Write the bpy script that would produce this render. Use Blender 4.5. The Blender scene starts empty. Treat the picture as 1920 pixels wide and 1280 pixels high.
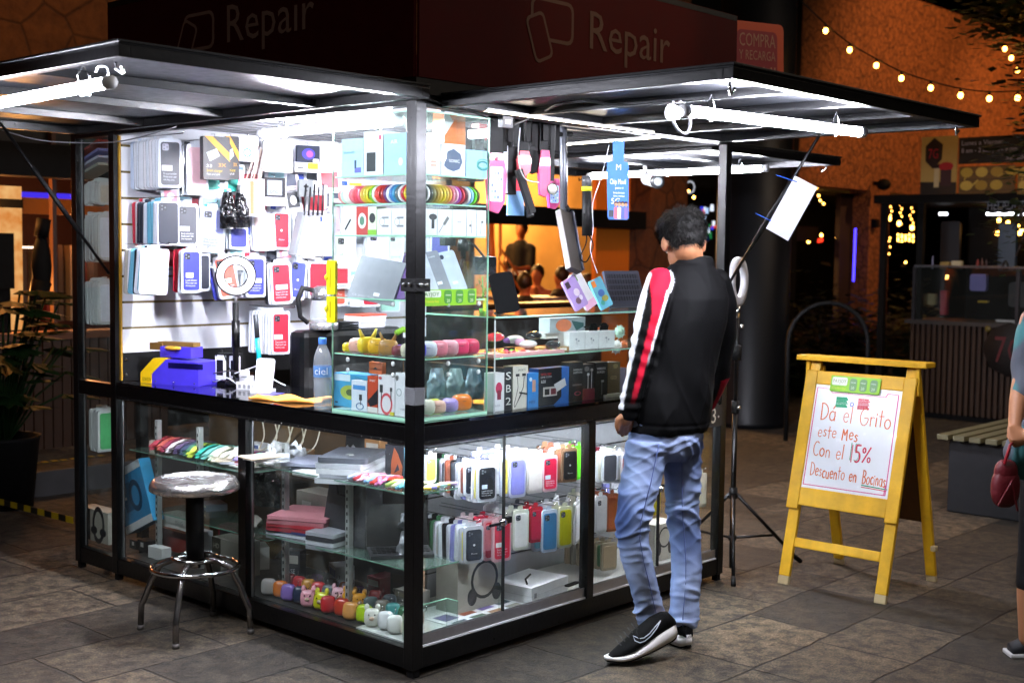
import bpy, math, random
from mathutils import Vector, Matrix, noise
random.seed(7)
R=math.radians; PI=math.pi
S=bpy.context.scene; COL=S.collection
# ------------------------------------------------------------------ survey: camera and the market-stall frame of reference
F0,PIT,ROL,YAW,CX,CY,CH=2408.18,-0.0679,0.0116,0.8332,-0.3404,4.4898,1.52
fw=Vector((0,math.cos(PIT),math.sin(PIT))); _r=Vector((1,0,0)); _u=_r.cross(fw)
cr=_r*math.cos(ROL)+_u*math.sin(ROL); cu=_u*math.cos(ROL)-_r*math.sin(ROL)
KM=Matrix.Translation((CX,CY,0))@Matrix.Rotation(YAW,4,'Z'); KI=KM.inverted()
def Q(px,py,ax,val):
    """point of the stall frame that was surveyed at photo coordinate px,py on the plane ax=val (or at depth D)"""
    d=fw*F0+cr*(px-960)-cu*(py-640); o=Vector((0,0,CH))
    if ax=='D': return KI@(o+d*(val/d.y))
    oK=KI@o; dK=KI.to_3x3()@d; i='xyz'.index(ax)
    return oK+dK*((val-oK[i])/dK[i])
def WQ(px,py,D): return KM@Q(px,py,'D',D)
# ------------------------------------------------------------------ materials
_m={}
def lin(h):
    h=h.lstrip('#'); h=h if len(h)==6 else ''.join(x*2 for x in h); c=[int(h[i:i+2],16)/255 for i in(0,2,4)]
    return [x/12.92 if x<=.04045 else ((x+.055)/1.055)**2.4 for x in c]
def newmat(name):
    m=bpy.data.materials.new(name); m.use_nodes=True; nt=m.node_tree; nt.nodes.clear()
    out=nt.nodes.new('ShaderNodeOutputMaterial'); return m,nt,out
def pm(h,r=.45,m=0.,var=.08,bump=0.,sc=25.,coat=0.,name=None,spec=.5):
    key=(h,r,m,var,bump,sc,coat)
    if key in _m: return _m[key]
    mt,nt,out=newmat(name or 'surface_'+h.strip('#')); N=nt.nodes; L=nt.links
    b=N.new('ShaderNodeBsdfPrincipled'); L.new(b.outputs[0],out.inputs[0])
    c=lin(h); b.inputs['Roughness'].default_value=r; b.inputs['Metallic'].default_value=m
    b.inputs['Coat Weight'].default_value=coat; b.inputs['Specular IOR Level'].default_value=spec
    tc=N.new('ShaderNodeTexCoord'); nz=N.new('ShaderNodeTexNoise'); nz.inputs['Scale'].default_value=sc; nz.inputs['Detail'].default_value=4
    L.new(tc.outputs['Object'],nz.inputs['Vector'])
    mx=N.new('ShaderNodeMix'); mx.data_type='RGBA'
    mx.inputs['A'].default_value=[x*(1-var*2) for x in c]+[1]; mx.inputs['B'].default_value=[min(1,x*(1+var)) for x in c]+[1]
    L.new(nz.outputs['Fac'],mx.inputs['Factor']); L.new(mx.outputs['Result'],b.inputs['Base Color'])
    mr=N.new('ShaderNodeMapRange'); mr.inputs['To Min'].default_value=max(0,r-.08); mr.inputs['To Max'].default_value=min(1,r+.12)
    L.new(nz.outputs['Fac'],mr.inputs['Value']); L.new(mr.outputs['Result'],b.inputs['Roughness'])
    if bump:
        bp=N.new('ShaderNodeBump'); bp.inputs['Strength'].default_value=bump; bp.inputs['Distance'].default_value=.01
        L.new(nz.outputs['Fac'],bp.inputs['Height']); L.new(bp.outputs[0],b.inputs['Normal'])
    _m[key]=mt; return mt
def em(h,s,name='lamp'):
    key=('e',h,s)
    if key in _m: return _m[key]
    mt,nt,out=newmat(name); e=nt.nodes.new('ShaderNodeEmission'); e.inputs[0].default_value=lin(h)+[1]; e.inputs[1].default_value=s
    nt.links.new(e.outputs[0],out.inputs[0]); _m[key]=mt; return mt
def clear(h,fac,r=.1,name='clear_plastic',fres=True,spec=1.):
    key=('c',h,fac,r,fres)
    if key in _m: return _m[key]
    mt,nt,out=newmat(name); N=nt.nodes; L=nt.links
    t=N.new('ShaderNodeBsdfTransparent'); t.inputs[0].default_value=(.95,.98,.97,1)
    b=N.new('ShaderNodeBsdfPrincipled'); b.inputs['Base Color'].default_value=lin(h)+[1]; b.inputs['Roughness'].default_value=r
    g=N.new('ShaderNodeBsdfGlossy'); g.inputs['Roughness'].default_value=max(.01,r*.5)
    m1=N.new('ShaderNodeMixShader'); m1.inputs[0].default_value=fac; L.new(t.outputs[0],m1.inputs[1]); L.new(b.outputs[0],m1.inputs[2])
    lw=N.new('ShaderNodeLayerWeight'); lw.inputs[0].default_value=.5; pw=N.new('ShaderNodeMath'); pw.operation='POWER'; pw.inputs[1].default_value=5; L.new(lw.outputs['Facing'],pw.inputs[0])
    f=N.new('ShaderNodeMath'); f.operation='MULTIPLY_ADD'; f.inputs[1].default_value=.7; f.inputs[2].default_value=.035; L.new(pw.outputs[0],f.inputs[0])
    m2=N.new('ShaderNodeMixShader'); L.new(f.outputs[0],m2.inputs[0]); L.new(m1.outputs[0],m2.inputs[1]); L.new(g.outputs[0],m2.inputs[2])
    L.new(m2.outputs[0],out.inputs[0]); _m[key]=mt; return mt
GLASS=clear('#e8f4ee',.015,.02,'display_glass')
_N=GLASS.node_tree.nodes; _nz=_N.new('ShaderNodeTexNoise'); _nz.inputs['Scale'].default_value=6; _nz.inputs['Detail'].default_value=8; _nz.inputs['Roughness'].default_value=.75; _tc=_N.new('ShaderNodeTexCoord'); _mr=_N.new('ShaderNodeMapRange'); _mr.inputs['From Min'].default_value=.5; _mr.inputs['From Max'].default_value=.85; _mr.inputs['To Max'].default_value=.09; _mr.inputs['To Min'].default_value=.006
GLASS.node_tree.links.new(_tc.outputs['Object'],_nz.inputs['Vector']); GLASS.node_tree.links.new(_nz.outputs['Fac'],_mr.inputs['Value']); GLASS.node_tree.links.new(_mr.outputs['Result'],[n for n in _N if n.type=='MIX_SHADER'][0].inputs[0])
GEDGE=pm('#a8e2c4',.15,0,.05,name='glass_edge'); GEDGE2=pm('#6f9a86',.15,0,.05,name='shelf_edge')
BLIS=clear('#eef2f6',.42,.16,'blister_plastic'); FILM=clear('#f4f6fa',.22,.25,'clear_film'); PET=clear('#f4f8ff',.2,.06,'bottle_plastic')
BLK=pm('#060607',.30,0,.3,.08,60,name='black_enamel',spec=.4); BLKM=pm('#070708',.6,0,.3,.08,40,name='matt_black',spec=.3)
ALU=pm('#b9b8bb',.34,.85,.08,.03,50,name='aluminium'); CHROME=pm('#d6d6d8',.09,1,.04,name='chrome')
WHT=pm('#e9eaee',.4,name='white_plastic'); WHTB=pm('#e4e4e6',.6,name='white_card')
WOODB=pm('#5c4424',.6,0,.35,.1,6,name='brown_board')
# ------------------------------------------------------------------ mesh builder
class MB:
    def __init__(s): s.v=[]; s.f=[]; s.mi=[]; s.ms=[]; s.sm=[]
    def mat(s,m):
        if m not in s.ms: s.ms.append(m)
        return s.ms.index(m)
    def add(s,vs,fs,m,smooth=False):
        o=len(s.v); k=s.mat(m); s.v+= [tuple(p) for p in vs]
        for f in fs: s.f.append(tuple(i+o for i in f)); s.mi.append(k); s.sm.append(smooth)
        return s
    def box(s,x0,y0,z0,x1,y1,z1,m,M=None):
        vs=[Vector((x,y,z)) for z in(z0,z1) for x,y in((x0,y0),(x1,y0),(x1,y1),(x0,y1))]
        if M: vs=[M@p for p in vs]
        return s.add(vs,[(0,3,2,1),(4,5,6,7),(0,1,5,4),(1,2,6,5),(2,3,7,6),(3,0,4,7)],m)
    def beam(s,a,b,w,h,m,up=(0,0,1)):
        a=Vector(a);b=Vector(b);d=(b-a).normalized();u=Vector(up)
        if abs(d.dot(u))>.95:u=Vector((1,0,0))
        x=d.cross(u).normalized();y=x.cross(d)
        vs=[p+x*i*w/2+y*j*h/2 for p in(a,b) for i,j in((-1,-1),(1,-1),(1,1),(-1,1))]
        return s.add(vs,[(0,3,2,1),(4,5,6,7),(0,1,5,4),(1,2,6,5),(2,3,7,6),(3,0,4,7)],m)
    def tube(s,pts,r,m,n=8,cap=True):
        pts=[Vector(p) for p in pts]; rs=r if isinstance(r,(list,tuple)) else [r]*len(pts)
        vs=[];fs=[];prev=None
        for i,p in enumerate(pts):
            d=(pts[min(i+1,len(pts)-1)]-pts[max(i-1,0)]).normalized()
            if prev is None:
                prev=d.orthogonal().normalized()
            x=(prev-d*prev.dot(d)).normalized(); prev=x; y=d.cross(x)
            for k in range(n): a=2*PI*k/n; vs.append(p+(x*math.cos(a)+y*math.sin(a))*rs[i])
        for i in range(len(pts)-1):
            for k in range(n): a=i*n+k;b=i*n+(k+1)%n; fs.append((a,b,b+n,a+n))
        if cap: fs+= [tuple(range(n))[::-1],tuple(range((len(pts)-1)*n,len(pts)*n))]
        return s.add(vs,fs,m,True)
    def lathe(s,prof,m,n=20,M=None,cap=True):
        vs=[];fs=[]
        for r,z in prof:
            for k in range(n):
                a=2*PI*k/n; p=Vector((r*math.cos(a),r*math.sin(a),z)); vs.append(M@p if M else p)
        for i in range(len(prof)-1):
            for k in range(n): a=i*n+k;b=i*n+(k+1)%n; fs.append((a,b,b+n,a+n))
        if cap: fs+=[tuple(range(n))[::-1],tuple(range((len(prof)-1)*n,len(prof)*n))]
        return s.add(vs,fs,m,True)
    def ball(s,c,rx,ry,rz,m,n=12,M=None,seg=None):
        k=max(5,n//2); vs=[];fs=[]
        for i in range(1,k):
            t=PI*i/k
            for j in range(n):
                a=2*PI*j/n; p=Vector((rx*math.sin(t)*math.cos(a),ry*math.sin(t)*math.sin(a),rz*math.cos(t)))
                vs.append(Vector(c)+(M@p if M else p))
        tp=Vector((0,0,rz));bt=Vector((0,0,-rz)); vs.append(Vector(c)+(M@tp if M else tp)); vs.append(Vector(c)+(M@bt if M else bt))
        T=len(vs)-2
        for i in range(k-2):
            for j in range(n): a=i*n+j;b=i*n+(j+1)%n; fs.append((a,a+n,b+n,b))
        for j in range(n): fs.append((T,j,(j+1)%n)); fs.append((T+1,(k-2)*n+(j+1)%n,(k-2)*n+j))
        return s.add(vs,fs,m,True)
    def sq(s,c,rx,ry,rz,m,n=14,e=.62,M=None):
        k=n//2+1; vs=[];fs=[]; g=lambda v:math.copysign(abs(v)**e,v)
        for i in range(1,k):
            t=PI*i/k
            for j in range(n):
                a=2*PI*j/n; p=Vector((rx*g(math.sin(t))*g(math.cos(a)),ry*g(math.sin(t))*g(math.sin(a)),rz*g(math.cos(t)))); vs.append(Vector(c)+(M@p if M else p))
        vs.append(Vector(c)+Vector((0,0,rz))); vs.append(Vector(c)-Vector((0,0,rz))); T_=len(vs)-2
        for i in range(k-2):
            for j in range(n): a=i*n+j;b=i*n+(j+1)%n; fs.append((a,a+n,b+n,b))
        for j in range(n): fs.append((T_,j,(j+1)%n)); fs.append((T_+1,(k-2)*n+(j+1)%n,(k-2)*n+j))
        return s.add(vs,fs,m,True)
    def prism(s,poly,y0,y1,m,M=None):
        """poly in the xz plane (front at y0, viewed along +y), extruded to y1"""
        n=len(poly); vs=[Vector((x,y0,z)) for x,z in poly]+[Vector((x,y1,z)) for x,z in poly]
        if M: vs=[M@p for p in vs]
        fs=[tuple(range(n)),tuple(range(n,2*n))[::-1]]+[(i+n,(i+1)%n+n,(i+1)%n,i) for i in range(n)]
        return s.add(vs,fs,m)
    def rrect(s,x0,z0,x1,z1,r,y0,y1,m,M=None,k=3):
        return s.prism(rr(x0,z0,x1,z1,r,k),y0,y1,m,M)
    def quad(s,a,b,c,d,m): return s.add([a,b,c,d],[(0,1,2,3)],m)
    def text(s,t,x,z,h,m,y=0.,M=None,width=None,shear=0.,center=False):
        V,Fc,w,hh=glyphs(t); k=h/.7; kx=k if not width else width/max(w,1e-6)
        ox=x-(w*kx/2 if center else 0)
        vs=[Vector((ox+p[0]*kx+shear*p[1]*k,y,z+p[1]*k)) for p in V]
        if M: vs=[M@p for p in vs]
        return s.add(vs,Fc,m)
    def build(s,name,parent=None,M=None,bevel=0.,sub=0,smooth_all=False):
        me=bpy.data.meshes.new(name); me.from_pydata(s.v,[],s.f)
        for m in s.ms: me.materials.append(m)
        me.polygons.foreach_set('material_index',s.mi); me.polygons.foreach_set('use_smooth',[True]*len(s.f) if smooth_all else s.sm)
        me.update(); o=bpy.data.objects.new(name,me); COL.objects.link(o)
        if parent is not None: o.parent=parent
        if M is not None:
            o.matrix_basis=M
        if bevel:
            b=o.modifiers.new('edge','BEVEL'); b.width=bevel; b.segments=2; b.limit_method='ANGLE'; b.angle_limit=R(50)
        return o
def rr(x0,z0,x1,z1,r,k=3):
    P=[]
    for cx,cz,a0 in((x1-r,z0+r,-PI/2),(x1-r,z1-r,0),(x0+r,z1-r,PI/2),(x0+r,z0+r,PI)):
        for i in range(k+1): a=a0+PI/2*i/k; P.append((cx+r*math.cos(a),cz+r*math.sin(a)))
    return P
_g={}
def glyphs(t):
    if t not in _g:
        cu_=bpy.data.curves.new('lettering','FONT'); cu_.body=t; cu_.resolution_u=2
        o=bpy.data.objects.new('lettering',cu_); COL.objects.link(o); bpy.context.view_layer.update()
        me=o.evaluated_get(bpy.context.evaluated_depsgraph_get()).to_mesh()
        V=[tuple(v.co) for v in me.vertices]; Fc=[tuple(p.vertices) for p in me.polygons]
        bpy.data.objects.remove(o); bpy.data.curves.remove(cu_)
        w=max([v[0] for v in V] or [1]); hh=max([v[1] for v in V] or [1]); _g[t]=(V,Fc,w,hh)
    return _g[t]
def tag(o,label,cat=None,group=None,kind=None):
    o['label']=label
    if cat: o['category']=cat
    if group: o['group']=group
    if kind: o['kind']=kind
    return o
def struct(o): o['kind']='structure'; return o
def T(x,y=0,z=0): 
    return Matrix.Translation(x if isinstance(x,Vector) else (x,y,z))
def RZ(a): return Matrix.Rotation(a,4,'Z')
def RX(a): return Matrix.Rotation(a,4,'X')
def RY(a): return Matrix.Rotation(a,4,'Y')
def empty(name,M,label,cat,group=None):
    o=bpy.data.objects.new(name,None); COL.objects.link(o); o.empty_display_size=.05; o.matrix_basis=M
    return tag(o,label,cat,group)
def dup(o,M,label=None,group=None):
    c=o.copy(); COL.objects.link(c); c.matrix_basis=M
    if label: c['label']=label
    if group: c['group']=group
    for ch in o.children:
        d=ch.copy(); COL.objects.link(d); d.parent=c
    return c
# ------------------------------------------------------------------ printed goods
LROT=RZ(-PI/2)
def face(fc,l,r,t,b,pl,zb=None):
    """frame of an item whose front shows on the left face (normal -x) or right face (normal -y) of the stall"""
    ax='x' if fc=='L' else 'y'; cm=(t+b)/2
    A=Q(l,b,ax,pl);B=Q(r,b,ax,pl);C=Q(l,t,ax,pl)
    w=abs((A.y-B.y) if fc=='L' else (B.x-A.x)); z=A.z if zb is None else zb
    h=(C.z-z) 
    p=Vector((pl,A.y,z)) if fc=='L' else Vector((A.x,pl,z))
    return KM@T(p)@(LROT if fc=='L' else Matrix()),w,h
def decals(mb,w,h,ds,y0=0.,M=None):
    y=y0
    for i,d in enumerate(ds):
        y-=.0005; k=d[0]; m=pm(d[-1],.4) if isinstance(d[-1],str) else d[-1]
        if k=='r': mb.prism([(d[1]*w,d[2]*h),(d[3]*w,d[2]*h),(d[3]*w,d[4]*h),(d[1]*w,d[4]*h)],y,y0,m,M)
        elif k=='p': mb.prism([(a*w,b*h) for a,b in d[1]],y,y0,m,M)
        elif k=='o': mb.prism([(d[1]*w+d[3]*w*math.cos(2*PI*j/18),d[2]*h+d[4]*h*math.sin(2*PI*j/18)) for j in range(18)],y,y0,m,M)
        elif k=='g':
            n=20; 
            for j in range(n):
                a,b=2*PI*j/n,2*PI*(j+1)/n; q=[(d[1]*w+ra*w*math.cos(t),d[2]*h+ra*w*d[5]*math.sin(t)) for ra,t in((d[3],a),(d[3],b),(d[3]-d[4],b),(d[3]-d[4],a))]
                mb.prism(q[::-1],y,y0,m,M)
        elif k=='t': mb.text(d[4],d[1]*w,d[2]*h,d[3]*h,m,y,M,width=(d[5]*w if len(d)>6 and d[5] else None))
        elif k=='l':
            pts=d[1]; 
            for (a,b),(c,e) in zip(pts[:-1],pts[1:]):
                p=Vector((a*w,0,b*h));q=Vector((c*w,0,e*h)); dd=(q-p); nn=Vector((-dd.z,0,dd.x)).normalized()*d[2]/2
                mb.prism([(v.x,v.z) for v in(p+nn,p-nn,q-nn,q+nn)][::-1],y,y0,m,M)
def boxitem(name,label,cat,fc,bb,pl,depth,h_,ds=(),zb=None,group=None,side=None,yaw=0.,lean=0.,rough=.45,r=None):
    M,w,h=face(fc,bb[0],bb[2],bb[1],bb[3],pl,zb)
    mb=MB(); m=pm(h_,rough)
    if r: mb.rrect(0,0,w,h,r,0,depth,m)
    else: mb.box(0,0,0,w,depth,h,m)
    if side: 
        sm_=pm(side,rough); mb.box(-.0008,.001,.001,0,depth-.001,h-.001,sm_); mb.box(w,.001,.001,w+.0008,depth-.001,h-.001,sm_); mb.box(.001,.001,h,w-.001,depth-.001,h+.0008,sm_)
    decals(mb,w,h,ds)
    o=mb.build(name,None,M@RZ(yaw)@RX(lean)); tag(o,label,cat,group); return o
# ================================================================== THE STALL
K=empty('market_kiosk',KM,'black framed glass phone accessory kiosk lit by white tubes, red signs around its top','market kiosk')
def part(mb,name,lab=None,bevel=0.,parent=None):
    o=mb.build(name,parent or K,None,bevel)
    if lab: o['label']=lab
    return o
def kbox(name,x0,y0,z0,x1,y1,z1,m,bevel=.002,lab=None): return part(MB().box(x0,y0,z0,x1,y1,z1,m),name,lab,bevel)
YL,YF,XR,ZT=2.02,2.353,2.003,2.07
for x0,y0,w in((0,0,.05),(0,YL-.045,.045),(0,YF-.045,.045),(XR-.045,0,.045),(XR-.045,1.98,.045),(.33,YF-.045,.045)):
    mb=MB().box(x0,y0,.032,x0+w,y0+w,ZT,BLK).box(x0+.008,y0+.008,0,x0+w-.008,y0+w-.008,.032,BLKM)
    part(mb,'post',None,.002)
for x0,y0 in((0,.992),(.984,0)): kbox('post',x0,y0,.105,x0+(.045 if y0 else .043),y0+(.051 if y0 else .045),.84,BLK,.002,'short mullion between the lower panes')
# joint clamp and tape on the corner post
mb=MB()
for a in(0,1):
    mb.box(-.012,-.012,1.385+.0*a,.062,-.002,1.43,BLKM) if a==0 else mb.box(-.012,-.002,1.385,-.002,.062,1.43,BLKM)
for q in((-.016,.01),(.01,-.016),(-.016,.04),(.04,-.016)): mb.ball((q[0],q[1],1.41),.008,.008,.008,CHROME,8)
part(mb,'joint_clamp')
mb=MB()
for i in range(9): mb.box(-.0015-.0004*(i%3),-.0015-.0004*(i%2),.985+i*.007,.0515,.0515,.9905+i*.007,clear('#dfe2e8',.3,.2,'sticky_tape'))
part(mb,'tape_wrap','clear tape wrapped round the corner post')
# rails
for z0,z1,nm in((.032,.105,'base_rail'),(.84,.905,'counter_rail')):
    kbox(nm,.004,.05,z0,.045,YL-.045,z1,BLK); kbox(nm,.05,.004,z0,XR-.045,.045,z1,BLK); kbox(nm,.004,YL,z0,.045,YF-.045,z1,BLK)
    kbox(nm,XR-.041,.045,z0,XR-.004,1.98,z1,BLK)
for a_ in(0,1):
    mb=MB().box(.002,.055,.843,.004,1.97,.853,BLKM) if a_==0 else MB().box(.055,.002,.843,1.95,.004,.853,BLKM)
    for i in range(36): mb.ball((.0025,.07+i*.053,.848) if a_==0 else (.07+i*.052,.0025,.848),.0025,.0025,.0025,CHROME,6)
    part(mb,'rivet_strip')
for a in((.0,.05,ZT-.04,.045,YL-.045),(.0,YL,ZT-.04,.045,YF-.045)): kbox('top_rail',a[0],a[1],a[2]+.002,a[3],a[4],ZT-.002,BLK)
kbox('top_rail',.05,0,ZT-.038,XR-.045,.045,ZT-.002,BLK); kbox('top_rail',.05,1.985,ZT-.038,XR-.045,2.02,ZT-.002,BLK); kbox('top_rail',XR-.042,.045,ZT-.038,XR-.002,1.98,ZT-.002,BLK)
# crown beam under the signs
mb=MB().box(-.01,-.01,ZT,2.013,.03,2.125,BLKM).box(-.01,.03,ZT,.03,2.03,2.125,BLKM).box(2.0-.027,.03,ZT,2.013,2.03,2.125,BLKM).box(.03,1.99,ZT,1.973,2.03,2.125,BLKM)
part(mb,'crown_beam')
# ceiling: ribbed sheet
RIB=pm('#6f6f74',.35,.5,.1,name='ribbed_sheet')
mb=MB().box(.03,.03,2.105,1.973,1.99,2.11,RIB)
for i in range(19): mb.box(.05,.08+i*.1,2.085,1.95,.115+i*.1,2.105,pm('#a9a9ae',.3,.4))
part(mb,'ceiling')
# base board, back boards, counter top
BASEW=pm('#c9ccc8',.35,0,.12,name='base_board')
kbox('cabinet_floor',.045,.045,.095,.5,.36,.11,BASEW,0); kbox('cabinet_floor',.045,.36,.095,.5,1.98,.1095,pm('#2c2c2a',.4),0); kbox('cabinet_floor',.5,.045,.095,1.955,.5,.108,pm('#a8a6a0',.4),0)
kbox('back_board',.5,.96,.11,.515,1.975,.84,WOODB,0,'brown wooden back board of the left cabinet')
kbox('back_board',.5,.5,.11,.512,.955,.84,pm('#17171c',.35),0)
mb=MB()
for a,b in(((.49,1.9,.2),(.49,1.2,.83)),((.49,1.5,.12),(.49,1.05,.55))): mb.beam(a,b,.012,.09,pm('#6e5228',.6,0,.3,.1,5))
part(mb,'brace')
SLAT=pm('#d4d6dc',.5,0,.06,name='slat_board'); SLATD=pm('#7b7c80',.5,0,.1,name='slat_board_grey')
GOLD=pm('#b98a1e',.5,0,.2,name='raw_board_edge')
mb=MB()
for i in range(9): mb.box(.03,1.97,1.05+i*.118,1.95,1.985,1.157+i*.118,SLAT); mb.box(.03,1.976,1.157+i*.118,1.95,1.985,1.168+i*.118,pm('#6a5a30',.6))
mb.box(.022,1.962,.925,.03,1.985,2.03,GOLD); mb.box(.03,1.972,.92,1.95,1.985,1.05,BLKM)
for z in(.95,1.02): mb.ball((.05,1.968,z),.008,.006,.008,CHROME,10)
part(mb,'slatted_wall','white slatted display board across the back of the stall')
mb=MB()
for i in range(7): mb.box(.515,.46,.11+i*.104,1.95,.475,.205+i*.104,SLATD); mb.box(.515,.466,.205+i*.104,1.95,.475,.214+i*.104,BLKM)
part(mb,'slatted_back','grey slatted back of the lower right cabinet')
CTOP=pm('#08080a',.05,0,.1,coat=.6,name='black_glass_top')
mb=MB().box(.002,.05,.907,.5,1.972,.918,CTOP).box(.05,.002,.906,1.955,.05,.9175,CTOP).box(.5,.05,.907,1.955,.5,.9175,CTOP); part(mb,'counter_top','glossy black counter top')
# glass panes
def pane(mb,x0,y0,z0,x1,y1,z1):
    mb.box(x0,y0,z0,x1,y1,z1,GLASS)
for b in((.018,.05,.107,.022,.992,.838),(.018,1.045,.107,.022,1.972,.838),(.018,YL+.002,.107,.022,YF-.047,.838),(.018,YL+.002,.91,.022,YF-.047,2.03),(.05,.018,.15,.49,.022,.838),(.478,.028,.15,.982,.032,.838),(1.03,.018,.15,1.50,.022,.838),(1.488,.028,.15,1.953,.032,.838)):
    mb=MB(); pane(mb,*b); part(mb,'glass_pane')
for x0,x1 in((.052,.982),(1.03,1.953)):
    mb=MB().box(x0,.012,.105,x1,.04,.118,ALU).box(x0,.012,.118,x1,.0155,.15,ALU).box(x0,.0365,.118,x1,.04,.146,ALU).box(x0,.006,.1055,x1,.012,.112,WHT); part(mb,'slide_track')
    mb=MB().box(x0,.012,.83,x1,.04,.838,ALU); part(mb,'slide_track')
for x in(.4895,1.4995): part(MB().box(x,.012,.15,x+.003,.027,.838,pm('#2a2a2c',.3)),'pane_edge')
for x,z in((.455,.505),(1.475,.5)):
    mb=MB().box(x-.06,-.004,z-.012,x+.045,.004,z-.002,pm('#2c2c30',.25,.9)).lathe([(.012,0),(.014,.006),(.014,.02),(.008,.024)],CHROME,14,T(x,-.002,z)@RX(PI/2)).box(x+.02,-.012,z-.008,x+.05,.004,z+.016,BLKM)
    part(mb,'slide_lock')
for a in((.026,YL+.004,.11,.03,YL+.012,.838),(.026,YF-.055,.11,.03,YF-.048,.838),(.026,YL+.004,.915,.03,YL+.012,2.03),(.026,YF-.055,.915,.03,YF-.048,2.03),(.026,1.046,.11,.03,1.052,.836),(.026,1.96,.11,.03,1.97,.836),(.026,.98,.11,.03,.99,.836)):
    kbox('pane_frame',*a,ALU,0)
for yy in(1.866,1.534,.925,.524):
    mb=MB().box(.14,yy-.011,.11,.162,yy+.011,.742 if yy>1 else .738,pm('#b4b8b4',.4,.5,.15))
    for i in range(20): mb.box(.137,yy-.002,.15+i*.029,.1395,yy+.002,.163+i*.029,BLKM)
    part(mb,'shelf_upright')
def shelf(x0,y0,x1,y1,z,nm='glass_shelf',m=None,par=None):
    mb=MB().box(x0,y0,z-.004,x1,y1,z,m or clear('#bfe6d4',.08,.05,'shelf_glass')); e=.0015
    mb.box(x0-e,y0,z-.004,x0,y1,z,GEDGE2).box(x0,y0-e,z-.004,x1,y0,z,GEDGE2); part(mb,nm,None,0,par)
shelf(.06,1.06,.42,1.96,.606); shelf(.06,.06,.28,.98,.65); shelf(.06,.06,.29,.98,.372); 
# white LED strip inside the lower right cabinet
STRIP=em('#f1f4ff',330,'led_strip_light')
o=MB().box(.06,.062,.852,1.94,.074,.857,STRIP).box(.06,.06,.857,1.94,.078,.864,ALU).build('strip_lamp',None,KM); tag(o,'white LED strip under the counter above the hanging phone cases','strip lamp')
o=MB().box(.06,.06,.858,.07,1.9,.861,em('#eef0ff',110,'led_strip_light')).box(.056,.06,.861,.074,1.9,.868,ALU).build('strip_lamp',None,KM); tag(o,'white LED strip added out of sight under the left counter over the shelves','strip lamp')  # strip added behind the rail to brighten the left cabinet
# signs
RED=pm('#420c0c',.7,0,.15,.04,12,name='red_sign_board',spec=.08)
SG=pm('#5a4c48',.6)
def fascia(M,w,par_label,full):
    mb=MB(); mb.box(0,0,0,w,.012,.49,RED)
    f=pm('#5e483e' if not full else '#86695e',.6,spec=.1); dk=pm('#2a0b0c',.6); y=-.001
    X=(lambda px,py:1.992-Q(px,py,'x',-.012).y) if full else (lambda px,py:Q(px,py,'y',-.012).x)
    Z=(lambda px,py:Q(px,py,'x',-.012).z-2.127) if full else (lambda px,py:Q(px,py,'y',-.012).z-2.127)
    if full: a_=(X(345,40),Z(345,100),X(402,40),Z(402,18)); b_=(X(350,85),Z(350,82)); c_=(X(422,60),Z(430,80),X(590,40)-X(422,60))
    else: a_=(X(995,40),Z(995,72),X(1075,60),Z(1040,0)); b_=(X(1011,70),Z(1011,70)); c_=(X(1100,80),Z(1110,92),X(1255,110)-X(1100,80))
    mb.rrect(a_[0],a_[1],a_[2],a_[3],.035,-.0012,0,f); mb.rrect(a_[0]+.014,a_[1]+.014,a_[2]-.014,a_[3]-.014,.025,-.0018,0,RED)
    R_=T(b_[0],0,b_[1])@RY(R(25) if full else R(-22)); hh=.09
    mb.rrect(-.055,-hh,.055,hh,.025,-.0024,0,f,R_); mb.rrect(-.044,-hh+.012,.044,hh-.012,.018,-.003,0,RED,R_)
    mb.text('Repair',c_[0],c_[1],.15,f,-.0022,width=c_[2]); x=c_[0]-.38
    mb.text('MICRO DUROS' if full else 'SERVICIO',x+.62,.03 if full else .05,.035,dk if full else f,-.0022)
    if full: mb.text('COMPUTADORAS',x+.36,.03,.032,SG,-.0022)
    mb.box(.005,-.001,.465,w-.005,0,.488,BLKM)
    return mb
mb=fascia(None,1.99,'',True); o=mb.build('fascia_sign',K,T(-.0125,1.992,2.127)@LROT); o['label']='left dark red sign board with pale Repair lettering and tablet outline'
mb=fascia(None,2.0,'',False); o=mb.build('fascia_sign',K,T(-.0,-.0125,2.127)); o['label']='right dark red sign board with pale Repair lettering and tablet outline'
mb=MB().box(2.0,.0,2.127,2.012,1.99,2.615,RED).box(0,1.99,2.127,2.0,2.002,2.615,RED); part(mb,'fascia_sign')
# small corner sign
w_,h_=.40,.44
mb=MB().rrect(0,0,w_,h_,.03,0,.01,pm('#c2481a',.6))
mb.rrect(.05,.02,w_-.05,h_-.04,.03,-.0012,0,pm('#8a1420',.6))
for t,z,h in(('COMPRA',.325,.062),('Y RECARGA',.262,.045),('AQUI',.125,.11)): mb.text(t,w_/2,z,h,pm('#a8745a',.6),-.0025,width=.27,center=True)
o=mb.build('recharge_sign',None,KM@T(2.13,.10,2.19)@RY(R(-3))@RZ(R(-8))); tag(o,'small orange and purple sign reading COMPRA Y RECARGA AQUI','sign')
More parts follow.
